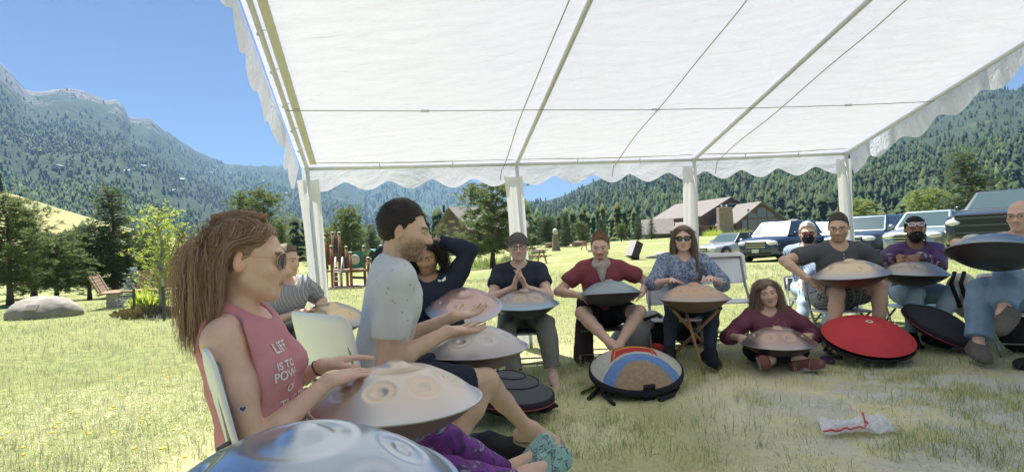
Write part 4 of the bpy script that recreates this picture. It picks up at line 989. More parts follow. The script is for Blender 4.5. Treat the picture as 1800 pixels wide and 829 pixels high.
        o = link(name, np_mesh(name, V - s.base, Fs, False), sole, s.e)
        mb = MB(); c = an - up * .08 * k
        if thong:
            tp = c + t * .135 * k + x * .012 * k + up * .022 * k
            for sg in (-1, 1):
                mb.tube([c + t * .03 * k + x * sg * .042 * k, c + t * .07 * k + x * sg * .036 * k + up * .045 * k, c + t * .11 * k + x * (.012 + sg * .012) * k + up * .045 * k, tp], .0045 * k, 6)
        else:
            for ty, hh in ((.10, .046), (.03, .075)):
                mb.tube([c + t * ty * k + x * math.cos(a) * .048 * k + up * math.sin(a) * hh * k for a in np.linspace(0, math.pi, 11)], .008 * k, 6)
            mb.tube([an - t * .048 * k + up * .0 + x * 0, an + x * .045 * k - up * .01, an + t * .045 * k + up * .02 * k, an - x * .045 * k - up * .01, an - t * .048 * k], .007 * k, 6)
        mb.obj('strap', strap, o)
        return o
# ------------------------------------------------------------------ cloth materials
def cloth(name, c, c2=None, var=(16, .9), b=(220, .25), rough=.85):
    c = tuple(min(.8, q * 1.3) for q in c); c2 = c2 and tuple(min(.8, q * 1.3) for q in c2)
    return mat(name, c, rough, var=var, col2=c2 or tuple(q * .78 for q in c), bump=b, spec=.2)
def plaid(name, a, b, c, scale=60., rough=.85, tilt=.2):
    if name in MATS: return MATS[name]
    a, b, c = (tuple(min(.8, q * 1.3) for q in x) for x in (a, b, c))
    m = mat(name, a, rough, spec=.2); n_, l_, p_ = nodes_of(m); t = n_.new('ShaderNodeTexCoord'); mp = n_.new('ShaderNodeMapping'); mp.inputs['Rotation'].default_value = (tilt, tilt * .6, .15); l_.new(t.outputs['Object'], mp.inputs[0])
    def wave(ax, sc_, w):
        q = n_.new('ShaderNodeTexWave'); q.bands_direction = ax; q.inputs['Scale'].default_value = sc_; q.inputs['Distortion'].default_value = .6; q.inputs['Detail'].default_value = 1; l_.new(mp.outputs[0], q.inputs[0])
        r = n_.new('ShaderNodeMapRange'); r.inputs[1].default_value = w; r.inputs[2].default_value = w + .15; l_.new(q.outputs['Fac'], r.inputs[0]); return r.outputs[0]
    def mx(f, x, y):
        q = n_.new('ShaderNodeMixRGB'); l_.new(f, q.inputs[0])
        for k, v in ((1, x), (2, y)):
            if isinstance(v, tuple): q.inputs[k].default_value = (*v, 1)
            else: l_.new(v, q.inputs[k])
        return q.outputs[0]
    o = mx(wave('X', scale * .16, .55), a, b); o = mx(wave('Z', scale * .16, .55), o, b); o = mx(wave('X', scale * .32, .85), o, c); o = mx(wave('Z', scale * .32, .85), o, c)
    l_.new(o, p_.inputs['Base Color']); return m
def blotch(name, stops, scale=9., rough=.7, dist=1.5, bump=None):
    if name in MATS: return MATS[name]
    stops = [(q, tuple(min(.8, x * 1.25) for x in c)) for q, c in stops]
    m = mat(name, stops[0][1], rough, spec=.25); n_, l_, p_ = nodes_of(m); t = n_.new('ShaderNodeTexCoord'); z = n_.new('ShaderNodeTexNoise'); z.inputs['Scale'].default_value = scale; z.inputs['Detail'].default_value = 5; z.inputs['Distortion'].default_value = dist
    l_.new(t.outputs['Object'], z.inputs[0]); r = n_.new('ShaderNodeValToRGB'); e = r.color_ramp.elements
    while len(e) < len(stops): e.new(.5)
    for k, (q, c) in enumerate(stops): e[k].position = q; e[k].color = (*c, 1)
    l_.new(z.outputs[0], r.inputs[0]); l_.new(r.outputs[0], p_.inputs['Base Color']); return m
jeans = cloth('blue_jeans', (.13, .20, .29), (.20, .29, .39), (10, 1.1)); jeans_l = cloth('pale_blue_jeans', (.24, .34, .43), (.33, .43, .5), (10, 1.)); black_c = cloth('black_cloth', (.016, .017, .022)); navy = cloth('navy_cloth', (.022, .026, .045))
dark_denim = cloth('dark_denim', (.028, .036, .05)); rubber = mat('dark_rubber', (.05, .05, .05), .8); tan = mat('tan_rubber', (.36, .30, .22), .8); white_rub = mat('white_rubber', (.65, .64, .6), .6)
grey_shoe = mat('worn_grey_suede', (.15, .135, .115), .9, var=(30, 1), bump=(120, .4))
def tee(p, m, cut=.62, off=.014, wr=.006, neck=.078, seed=1, drop=0., waist=None, sleeve=.022, vd=0., wf=9., name='shirt', seg=0, h=None, extra=()):
    sp = [('torso', off, [])]
    for q in 'LR':
        c = [p.limb_clip('arm' + q, cut, seg)]
        if seg == 0: sp.append(('up' + q, sleeve, c))
        else: sp += [('up' + q, sleeve, []), ('fo' + q, sleeve * .85, c)]
    cl = [(p.C + p.u * ((-.05 if waist is None else waist)), -p.u)]
    return p.garment(name, sp, m, clips=cl, subs=p.neck_sub(neck, drop, vd), wr=wr, wf=wf, seed=seed, h=h, extra=list(extra))
def pants(p, m, cut=.93, seg=1, off=.012, wr=.005, seed=2, name='trousers', top=.09, h=None, wide=0., wf=9.):
    sp = []
    for q in 'LR':
        c = [p.limb_clip('leg' + q, cut, seg)]
        if seg == 0: sp.append(('th' + q, off + wide, c))
        else: sp += [('th' + q, off, []), ('sh' + q, off + wide, c)]
    ex = [(Ell(p.C + p.f * -.005, np.array([.165, .125, .115]) * p.sc * p.fat + off, frame(p.f)), .03)]
    return p.garment(name, sp, m, wr=wr, seed=seed, extra=ex, h=h, wf=wf)
def mask(p, m):
    k = p.sc; pr = [Ell(p.hsp((0, .022, -.012)), np.array([.064, .072, .088]) * k, p.HM, .03), Ell(p.hsp((0, .052, -.055)), np.array([.048, .050, .050]) * k, p.HM, .03), Cone(p.hsp((0, .088, -.02)), p.hsp((0, .098, -.05)), .017 * k, .016 * k, .02), Cone(p.hsp((0, .07, -.085)), p.hsp((0, .08, -.07)), .02 * k, .02 * k, .02)]
    lo, hi = p.limits(pr, .01); F = Field(lo, hi, p.hf)
    for q in pr: F.apply(q, .006, k=.03)
    X, Y, Z = np.meshgrid(*F.ax, indexing='ij'); L = (np.stack([X, Y, Z], -1) - p.H) @ p.HM / k
    F.F = np.maximum.reduce([F.F, (L[..., 2] + .008 - .010 * np.clip(1 - np.abs(L[..., 0]) / .04, 0, 1)) * k, (.012 - L[..., 1]) * k + 0 * L[..., 2], (-.108 - L[..., 2]) * k]).astype(np.float32)
    V, Q = F.surface(); o = link('face_mask', np_mesh('face_mask', V - p.base, Q), m, p.e)
    mb = MB()
    for sg in (-1, 1):
        for z0 in (-.015, -.075): mb.tube([p.hsp((sg * .066, .015, z0)), p.hsp((sg * .077, -.012, z0 * .4)), p.hsp((sg * .08, -.03, .01 + z0 * .3))], .0016 * k, 5)
    mb.obj('ear_loop', m, o); return o
PAN = {}          # handpan placements: name -> (centre, axis, radius)
def pan_at(key, px, py, D, axis=(0, 0, 1), rad=.265): PAN[key] = (P(px, py, D), nrm(axis), rad); return PAN[key]
pan_at('front', 537, 872, 1.0, (.03, -.04, 1)); pan_at('pink', 698, 703, 1.76, (.0, .02, 1), .256); pan_at('tee', 834, 612, 2.68, (-.01, .0, 1), .247)
pan_at('plaid', 583, 560, 4.3, (.10, -.14, 1)); pan_at('hood', 815, 538, 4.05, (.05, -.35, 1)); pan_at('beanie', 922, 534, 4.5, (0, -.06, 1)); pan_at('red', 1072, 516, 4.72, (0, .12, 1), .255)
pan_at('blue', 1220, 524, 4.42, (.02, .02, 1)); pan_at('floor', 1367, 601, 4.35, (0, -.02, 1)); pan_at('grey', 1496, 482, 4.65, (-.07, -.02, 1), .275); pan_at('purple', 1603, 480, 4.85, (.05, -.02, 1)); pan_at('old', 1752, 444, 3.9, (.23, .22, 1), .285)
def on_pan(key, ang, r):
    """point on the upper skin of a pan: ang degrees in plan (0=+x), r metres from the axis"""
    c, a, Rr = PAN[key]; x = nrm(np.cross([0, 1, 0], a)); y = np.cross(a, x); t = min(r / Rr, 1)
    return c + (x * math.cos(R(ang)) + y * math.sin(R(ang))) * r + a * (Rr * .44 * (1 - t ** 2.1) + .0)
TOCAM = np.array([0, -1., 0]); UP = np.array([0, 0, 1.]); RT = np.array([1., 0, 0])

# ---- woman in pink, nearest
def build_woman_pink():
    p = Person('woman in faded pink sleeveless top with long wavy brown hair and round sunglasses', (436, 459), 1.6, 5, look=19, lean=-9, male=False, sc_=.97, h=.0055, hf=.0028, nose=.95, torso=.47, jaw=.95, pitch=-.10)
    p.arm('R', P(577, 669, 1.62), (-.5, -.55, -.6), P(650, 645, 1.74) - P(577, 669, 1.62), (-.1, -.35, 1), curl=.10, spread=.09, thumb=.35, l1=.29, l2=.25)
    p.arm('L', P(566, 642, 1.80), (-.3, .3, -.9), P(640, 622, 1.88) - P(566, 644, 1.80), (0, .1, 1), curl=.14, spread=.08, thumb=.3)
    p.leg('R', P(925, 843, 2.02), (.2, -.3, .6), (.75, .1, .55), l1=.45, l2=.45); p.leg('L', P(900, 832, 2.12), (.2, .3, .6), (.6, .25, .75), l1=.45, l2=.45)
    p.torso_prims(bust=1.0)
    p.build_body((0.821, 0.545, 0.415), lip=(.48, .20, .17), brow=(.16, .09, .06), rough=.45)
    pink = mat('faded_pink_jersey', (.62, .29, .32), .88, var=(5, .8), col2=(.55, .24, .27), bump=(260, .2), spec=.15)
    sub = p.neck_sub(.070, .0)
    for q in 'LR':
        sg = 1 if q == 'R' else -1; a = p.S[q]; sub.append((Cone(a + p.tr * sg * .012 + p.tu * .075, a + p.tr * sg * .022 - p.tu * .155 + p.tf * .012, .056, .066), 0, .010))
    o, V, Q = p.garment('sleeveless_top', [('torso', .0155, [])], pink, h=.005, clips=[(p.C - p.u * .03, -p.u)], subs=sub, wr=.0075, wf=9., seed=4, wdir=(1, 1, 1.6))
    p.top = (o, V, Q)
    # white print on the front of the top
    bv = BVHTree.FromPolygons(V.tolist(), Q.tolist()); prt = mat('white_print', (.78, .74, .74), .8)
    for txt, px, py, size, ang in (('LIFE', 492, 610, .031, -16), ('IS TOO', 508, 638, .021, -14), ('POWER', 511, 655, .024, -14), ('OF', 511, 678, .022, -12), ('THE PAN', 522, 697, .030, -14)):
        cu = bpy.data.curves.new('t', 'FONT'); cu.body = txt; cu.size = size * 1.3; cu.align_x = 'CENTER'; cu.align_y = 'CENTER'; cu.offset = .0006
        to = bpy.data.objects.new('t', cu); me = to.to_mesh(); v = np.array([q.co[:] for q in me.vertices]); fc = [list(q.vertices) for q in me.polygons]
        bm = bmesh.new(); bm.from_mesh(me); bmesh.ops.triangulate(bm, faces=bm.faces); bmesh.ops.subdivide_edges(bm, edges=[e for e in bm.edges if e.calc_length() > .008], cuts=2, use_grid_fill=False); bmesh.ops.triangulate(bm, faces=bm.faces)
        v = np.array([q.co[:] for q in bm.verts]); fc = [[w.index for w in q.verts] for q in bm.faces]; bm.free(); to.to_mesh_clear(); bpy.data.objects.remove(to)
        a = R(ang); c, s_ = math.cos(a), math.sin(a); org = P(px, py, 1.2)
        # print lies on the chest: its run is the across-chest direction, thrown onto the cloth along the chest normal
        acr = -p.tr; upv = nrm(p.tu); hit = bv.ray_cast(Vector(CAM), Vector(nrm(P(px, py, 1.6) - CAM)))[0]
        if hit is None: continue
        ctr = np.array(hit); nv = nrm(p.tf * .80 + p.tr * .55); acr = nrm(np.cross(upv, -nv)) * -1; acr = np.cross(upv, nv)
        W = []
        for x, y, z in v:
            q = ctr + acr * x + upv * y + nv * .12; h_ = bv.ray_cast(Vector(q), Vector(-nv), .3)
            W.append(np.array(h_[0]) + np.array(h_[1]) * .003 if h_[0] is not None else ctr + acr * x + upv * y)
        link('print', np_mesh('print', np.array(W) - p.base, fc, False), prt, o)
    # small heart tattoo on the upper arm
    bb = BVHTree.FromPolygons(p.bodyV.tolist(), p.bodyQ.tolist()); c = P(427, 718, 1.2); d0 = nrm(c - CAM); hit = bb.ray_cast(Vector(CAM), Vector(d0))
    if hit[0] is not None:
        for scl, mt, lift in ((.0105, mat('tattoo_white', (.7, .66, .66), .7), .0010), (.0072, mat('tattoo_ink', (.10, .07, .16), .7), .0018)):
            t = np.linspace(0, 2 * np.pi, 30, endpoint=False); hx = 16 * np.sin(t) ** 3 / 16; hy = (13 * np.cos(t) - 5 * np.cos(2 * t) - 2 * np.cos(3 * t) - np.cos(4 * t)) / 16
            M_ = frame(-d0); W = []
            for a, b in zip(np.r_[hx, 0], np.r_[hy, 0]):
                q = np.array(hit[0]) - d0 * .05 + M_[:, 0] * a * scl + M_[:, 2] * b * scl; h_ = bb.ray_cast(Vector(q), Vector(d0), .2); W.append((np.array(h_[0]) if h_[0] is not None else q + d0 * .05) - d0 * lift)
            link('tattoo', np_mesh('tattoo', np.array(W) - p.base, [[i_, (i_ + 1) % 30, 30] for i_ in range(30)], False), mt, p.body)
    leg = blotch('patterned_leggings', [(.30, (.03, .025, .04)), (.42, (.14, .04, .20)), (.50, (.20, .06, .27)), (.55, (.06, .03, .10)), (.60, (.34, .29, .38)), (.64, (.10, .04, .15)), (.70, (.24, .08, .28)), (.76, (.06, .18, .19)), (.82, (.35, .2, .07))], 11, .75, 1.2)
    p.garment('leggings', [(a, .004, []) for a in ('thL', 'thR')] + [('shL', .004, [p.limb_clip('legL', .93, 1)]), ('shR', .004, [p.limb_clip('legR', .93, 1)])], leg, wr=.0015, seed=3, extra=[(Ell(p.C, np.array([.168, .128, .118]) * .97, frame(p.f)), .03)])
    a, b, _ = p.limb['legR']; c = a + (b - a) * .86; dd = nrm(b - a)
    MB().tube([c - dd * .02, c + dd * .02], [.0665, .0635], 24, cap=False).obj('teal_band', cloth('teal_cloth', (.03, .25, .28)), p.e)
    shm = blotch('floral_teal_shoe', [(.35, (.20, .36, .34)), (.50, (.27, .43, .40)), (.55, (.04, .06, .065)), (.64, (.32, .47, .44))], 34, .7, 1.)
    for q in 'LR': p.sock_shoe(q, shm, rubber, high=-.02)
    p.glasses('sun', w=.025, hgt=.024, lens=(.10, .055, .045), frame_c=(.62, .42, .30), r=.0013, round_=2.1, name='sunglasses')
    # half-up hair: shell, long waves, braid on the crown
    hc = (.36, .225, .15)
    p.cap_hair(hc, .007, .004, 50, strands=3500, slen=.05, swept=(0, -1, .25), h=.0035, width=.0007, name='hair_crown', puff=.06, top=.010)
    p.long_hair(hc, 7600, .26, 16, vol=.012, width=.00092, back=.7, grav=.62, seed=3, wave=(52., .6), lenvar=.35, island=.30, face_clear=-.05)
    mb = MB(); t = np.linspace(0, 1, 26)
    for ph in (0, 2.1, 4.2):
        mb.tube([p.hsp((.020 + .008 * math.sin(9 * q * 2 + ph) - .01 * q, .045 - .145 * q, .128 + .006 * math.cos(9 * q * 2 + ph) + .012 * math.sin(q * 3.1) - .012 * q)) for q in t], .0065, 8)
    mb.obj('braid', mat('braid_hair', (.26, .15, .095), .5, var=(90, 1.4), col2=(.38, .23, .155), bump=(260, .8)), p.e)
    h_, e_, w_ = p.limb['armL']; q = nrm(w_ - e_); c = w_ - q * .018; M_ = frame(q)
    MB().tube([c + (M_[:, 0] * math.cos(a) + M_[:, 2] * math.sin(a)) * .0245 for a in np.linspace(0, 2 * np.pi, 20, endpoint=False)], .0022, 6, closed=True).obj('hair_tie', rubber, p.e)
    return p
def build_man_tee():
    p = Person('bearded man in grey printed tee gesturing with open palms, seated in profile', (710, 409), 2.35, 14, look=6, lean=10, male=True, sc_=.99, h=.0062, hf=.0034, pitch=-.15, nose=1.12, torso=.48, shw=.166)
    w = P(786, 583, 2.33); p.arm('R', w, (-.5, -.3, -.8), P(850, 577, 2.45) - w, (-.15, .25, -1), curl=.17, spread=.10, thumb=.75, l1=.305, l2=.285)
    w = P(797, 556, 2.60); p.arm('L', w, (-.3, .3, -.9), P(852, 548, 2.68) - w, (.0, .15, -1), curl=.22, spread=.09, thumb=.7, l1=.305, l2=.285)
    p.leg('R', P(770, 820, 2.32), (1, .1, .5), (.9, -.3, -.1), knee=P(866, 668, 2.45)); p.leg('L', P(950, 777, 2.80), (.7, .2, .8), (.97, -.1, -.13), knee=P(896, 642, 2.74))
    p.torso_prims()
    p.build_body((0.732, 0.496, 0.362), lip=(.42, .19, .155), brow=(.035, .022, .016), iris=(.05, .03, .02), beard=((.06, .042, .036), .85))
    tm = mat('grey_marl_jersey', (.66, .67, .68), .9, var=(26, .7), col2=(.60, .61, .62), bump=(300, .2), spec=.15)
    o, V, Q = tee(p, tm, .66, .017, .010, .074, 6, sleeve=.024, wf=8.)
    bv = BVHTree.FromPolygons(V.tolist(), Q.tolist()); ink = mat('dark_print', (.06, .06, .065), .85); W = []; Fs = []; r_ = np.random.default_rng(12)
    marks = [(664, 487), (663, 494), (647, 500), (680, 515), (683, 507), (690, 528), (657, 526), (694, 532), (717, 563), (718, 570), (716, 527), (700, 462), (712, 466), (721, 500), (727, 508), (736, 577), (640, 560), (648, 545), (735, 540), (742, 520), (690, 475), (722, 590), (650, 585), (707, 548), (745, 555), (730, 470)]
    for mx_, my_ in marks:
        d0 = nrm(P(mx_, my_, 2.) - CAM); hit = bv.ray_cast(Vector(CAM), Vector(d0))
        if hit[0] is None: continue
        n_ = np.array(hit[1]); M_ = frame(n_); a = r_.uniform(-.5, .5); sz = r_.uniform(.007, .010)
        for poly in ([(-1, .3), (-.2, .05), (.0, -.12), (-.35, .05)], [(0, -.12), (.25, .1), (1, .45), (.35, -.02)], [(-.25, .0), (.1, .1), (.25, -.35), (-.1, -.3)]):
            o0 = len(W)
            for x, y in poly:
                x, y = x * math.cos(a) - y * math.sin(a), x * math.sin(a) + y * math.cos(a)
                q = np.array(hit[0]) + n_ * .02 + M_[:, 0] * x * sz + M_[:, 2] * y * sz; h_ = bv.ray_cast(Vector(q), Vector(-n_), .06)
                W.append(np.array(h_[0] if h_[0] is not None else hit[0]) + n_ * .0016)
            Fs.append([o0, o0 + 1, o0 + 2, o0 + 3])
    link('print', np_mesh('print', np.array(W) - p.base, Fs, False), ink, o)['kind'] = 'stuff'
    pants(p, cloth('dark_blue_shorts', (.022, .028, .05)), .84, 0, .016, .006, name='shorts')
    p.sandal('L', tan, mat('tan_strap', (.42, .36, .28), .8)); p.sandal('R', tan, mat('tan_strap', (.42, .36, .28), .8))
    side = lambda L: np.where(np.abs(L[..., 0]) > .055, (.02 - L[..., 2]) * .0 - .01, -.01)
    p.cap_hair((.030, .019, .014), .005, .0025, 40, top=.016, strands=1500, slen=.03, swept=(.1, -1, .1), width=.0007, h=.0034, deep=.0, puff=.08)
    return p
def build_plaid():
    p = Person('player in grey checked shirt half hidden behind the woman in pink', (503, 458), 4.2, -35, look=-18, lean=10, male=True, sc_=.95, pitch=-.12)
    w = P(522, 550, 4.12); p.arm('R', w, (-.5, -.5, -.7), on_pan('plaid', 200, .12) - w, (0, -.1, 1), .15, .1)
    w = P(560, 537, 4.35); p.arm('L', w, (.5, .3, -.8), on_pan('plaid', 100, .1) - w, (0, 0, 1), .15, .1)
    p.leg('R', P(560, 660, 3.75), (.3, -.4, 1), (.6, -.8, -.1)); p.leg('L', P(610, 655, 4.0), (.5, -.3, 1), (.6, -.8, -.1))
    p.torso_prims(); p.build_body((0.762, 0.513, 0.389), brow=(.2, .13, .09))
    tee(p, plaid('grey_check', (.20, .215, .235), (.36, .375, .39), (.10, .11, .13), 130), .8, .018, .006, .078, 3, sleeve=.026)
    tp, _, _ = pants(p, black_c, .95, 1)
    for q in 'LR': p.sock_shoe(q, black_c, white_rub)
    h0, k0, a0 = p.limb['legR']; mb = MB()
    for o in (.30, .37, .44):
        c = h0 + (k0 - h0) * o; M_ = frame(nrm(k0 - h0)); rr = .102 - .03 * o * .5
        mb.tube([c + (M_[:, 0] * math.cos(a) + M_[:, 2] * math.sin(a)) * rr for a in np.linspace(0, 2 * np.pi, 24, endpoint=False)], .0055, 6, closed=True)
    mb.obj('white_stripes', mat('white_stripe', (.75, .75, .75), .8), tp)
    p.cap_hair((.20, .125, .075), .012, .006, 30, strands=500, slen=.03)
    return p
def build_hood():
    p = Person('player in navy sweatshirt stretching both hands behind the head', (751, 452), 4.1, -82, look=-97, lean=3, male=True, sc_=.97, pitch=-.28)
    p.arm('L', P(770, 424, 4.18), (1, .15, .55), (-.8, .3, -.3), (.3, .9, .3), .3, .05); p.arm('R', P(728, 424, 4.18), (-1, .15, .5), (.8, .3, -.3), (-.3, .9, .3), .3, .05)
    p.leg('R', P(770, 672, 3.75), (-.2, -1, .8), (0, -1, -.1)); p.leg('L', P(850, 668, 3.75), (.2, -1, .8), (.1, -1, -.1))
    p.torso_prims(); p.build_body((0.484, 0.288, 0.187), brow=(.02, .014, .012), beard=((.04, .025, .02), .6))
    o, V, Q = tee(p, navy, .95, .024, .009, .074, 5, sleeve=.030, seg=1, wf=6.)
    bv = BVHTree.FromPolygons(V.tolist(), Q.tolist()); W = []; Fs = []      # small white emblem on the chest
    for poly in ([(766, 487), (774, 491), (768, 491)], [(769, 491), (777, 492), (774, 495), (770, 494)], [(776, 492), (783, 485), (784, 491), (779, 495)]):
        o0 = len(W)
        for x, y in poly:
            d0 = nrm(P(x, y, 4) - CAM); h_ = bv.ray_cast(Vector(CAM), Vector(d0)); W.append(np.array(h_[0] if h_[0] is not None else P(x, y, 3.9)) - d0 * .004)
        Fs.append(list(range(o0, len(W))))
    link('emblem', np_mesh('emblem', np.array(W) - p.base, Fs, False), mat('white_print', (.78, .74, .74), .8), o)
    pants(p, black_c, .95, 1)
    for q in 'LR': p.sock_shoe(q, black_c, white_rub)
    p.cap_hair((.012, .010, .010), .016, .008, 40, strands=500, slen=.03, wide=.006, name='hair_crown'); p.long_hair((.014, .011, .010), 1800, .2, 14, vol=.03, width=.0020, wave=(70, 1.2), seed=8)
    return p
def build_beanie():
    p = Person('player in grey beanie and glasses with fingers pressed together over a blue-edged pan', (911, 436), 4.85, -89, lean=4, male=True, sc_=.96)
    wl_ = P(924, 505, 4.60); wr_ = P(903, 505, 4.60)
    p.arm('R', wr_, (-.7, -.1, -.8), (.22, -.15, 1), (-.9, .1, .3), .16, .06, .5, idx=.02); p.arm('L', wl_, (.7, -.1, -.8), (-.22, -.15, 1), (.9, .1, .3), .35, .06, .5, idx=.02)
    p.leg('R', P(908, 668, 4.35), (-.3, -1, .6), (-.1, -1, -.1)); p.leg('L', P(973, 662, 4.40), (.25, -1, .6), (.15, -1, -.12))
    p.torso_prims(); p.build_body((0.762, 0.529, 0.424), brow=(.10, .065, .045), beard=((.22, .13, .09), .25))
    tee(p, cloth('dark_navy_tee', (.03, .034, .05)), .55, .014, .005, .074, 2)
    pants(p, cloth('grey_chinos', (.175, .175, .155)), .80, 1, .016, .006, wide=.01, wf=12)
    for q in 'LR':
        c, n_ = p.limb_clip('leg' + q, .79, 1); MB().tube([c - n_ * .022, c + n_ * .012], [.068, .064], 20, cap=False).obj('turn_up', cloth('grey_chinos', (.175, .175, .155)), p.e); p.sandal(q, rubber, rubber)
    k = p.sc; el = Ell(p.hsp((0, -.018, .045)), np.array([.090, .112, .098]) * k, p.HM, .02); lo, hi = p.limits([el], 0); F = Field(lo, hi, .0045); F.apply(el)
    X, Y, Z = np.meshgrid(*F.ax, indexing='ij'); L = (np.stack([X, Y, Z], -1) - p.H) @ p.HM / k; F.F = np.maximum(F.F, ((.042 + .35 * (L[..., 1] - .09) * .5 - L[..., 2]) * .9).astype(np.float32))
    F.displace(lambda q: .0022 * np.sin(np.arctan2(((q - p.H) @ p.HM)[:, 0], ((q - p.H) @ p.HM)[:, 1]) * 60)); V, Q = F.surface()
    bm_ = cloth('grey_knit', (.105, .095, .098), None, (40, 1), (260, .6)); hat = link('beanie', np_mesh('beanie', V - p.base, Q), bm_, p.e)
    MB().tube([p.hsp((.090 * math.cos(a), -.018 + .108 * math.sin(a), .046 + .35 * (.108 * math.sin(a) - .108) * .5)) for a in np.linspace(0, 2 * np.pi, 40, endpoint=False)], .009, 8, closed=True).obj('brim', bm_, hat)
    p.glasses('clear', w=.025, hgt=.018, r=.0024, round_=3.)
    return p
def build_red():
    p = Person('moustached man in maroon tee and neck scarf holding the rims of his pan', (1055, 434), 5.0, -95, look=-103, lean=10, male=True, sc_=.98, pitch=-.20)
    a = P(1021, 519, 4.86); b = P(1128, 515, 4.86)
    p.arm('R', a, (-1, .2, -.5), P(1040, 524, 4.66) - a, (-.5, -.5, .7), .45, .08); p.arm('L', b, (1, .2, -.5), P(1108, 520, 4.66) - b, (.5, -.5, .7), .45, .08)
    p.leg('R', P(1073, 603, 4.42), (-.75, -.6, .55), (.3, -.9, -.3)); p.leg('L', P(1088, 606, 4.46), (.8, -.6, .5), (-.1, -.95, -.3))
    p.torso_prims(); p.build_body((0.762, 0.513, 0.397), brow=(.22, .12, .06), moust=(.22, .11, .05), beard=((.33, .19, .12), .3))
    mar = cloth('maroon_jersey', (.205, .052, .066)); tee(p, mar, .62, .015, .006, .076, 2, sleeve=.024)
    pants(p, cloth('black_shorts', (.028, .026, .032)), .72, 0, .018, .006, name='shorts')
    k = p.sc; nk = []        # neck gaiter: loose ring of cloth with a hanging corner
    for z, rr in ((.040, .068), (.018, .078), (-.005, .090), (-.02, .096)): nk.append(Ell(p.N + p.tu * z + p.tf * .012, np.array([rr * 1.02, rr, .030]) * k, frame(p.f), .02))
    nk.append(Cone(p.N + p.tf * .08 - p.tu * .01, p.N + p.tf * .135 - p.tu * .13, .05, .014, .03))
    lo, hi = p.limits(nk, .01); F = Field(lo, hi, .006)
    for q in nk: F.apply(q)
    F.displace(lambda q: .007 * fbm(q * np.array([22, 22, 40]), 3)); F.apply(Cone(p.N + p.tu * .07, p.N + p.tu * .2, .055, .06), 0, .01, sub=True)
    V, Q = F.surface(); link('neck_scarf', np_mesh('neck_scarf', V - p.base, Q), blotch('scarf_print', [(.35, (.20, .17, .14)), (.48, (.42, .38, .33)), (.56, (.25, .21, .18)), (.68, (.46, .42, .37))], 45, .9), p.e)
    p.cap_hair((.24, .125, .06), .006, .006, 45, top=.014, strands=900, slen=.035, swept=(.3, .4, .8), col2=(.12, .06, .03))
    return p
def build_blue():
    p = Person('woman in patterned blue blouse and dark sunglasses laying spread hands on a pan', (1201, 420), 5.0, -98, look=-107, lean=9, male=False, sc_=.96, shw=.165, h=.0075)
    a = P(1180, 492, 4.72); b = P(1248, 488, 4.72)
    p.arm('R', a, (-.9, .3, -.7), on_pan('blue', 215, .10) - a + UP * .015, (0, -.2, 1), .06, .20, .7); p.arm('L', b, (.9, .3, -.7), on_pan('blue', 330, .13) - b + UP * .015, (0, -.2, 1), .06, .20, .7)
    p.leg('R', P(1176, 617, 4.50), (-.3, -1, .6), (-.1, -1, -.1)); p.leg('L', P(1248, 620, 4.45), (.25, -1, .6), (.1, -1, -.1))
    p.torso_prims(bust=1.0); p.build_body((0.792, 0.529, 0.415), brow=(.14, .09, .065), lip=(.45, .2, .18))
    blo = blotch('indigo_print', [(.32, (.055, .075, .14)), (.45, (.12, .16, .26)), (.52, (.36, .40, .47)), (.57, (.10, .14, .23)), (.66, (.07, .095, .18)), (.74, (.42, .46, .52))], 15, .8, 2.6)
    tee(p, blo, .30, .022, .008, .070, 4, seg=1, sleeve=.030, vd=.075, name='blouse')
    pants(p, dark_denim, .95, 1)
    for q in 'LR': p.sock_shoe(q, black_c, rubber)
    p.glasses('dark', w=.028, hgt=.019, lens=(.012, .012, .014), frame_c=(.02, .02, .02), r=.0028, round_=2.6, name='sunglasses')
    hc = (.21, .15, .11); p.cap_hair(hc, .010, .003, 40, strands=900, slen=.06, swept=(0, -.4, -1), name='hair_crown', deep=-.002, puff=.03, extra=[(Cone(p.hsp((q * .074, -.02, .05)), p.hsp((q * .092, -.012, -.20)), .030, .026), .03) for q in (-1, 1)]); p.long_hair(hc, 2800, .42, 16, vol=.010, width=.0013, seed=4, wave=(20, .2), grav=.7, fall=True, fuzz=.01)
    return p
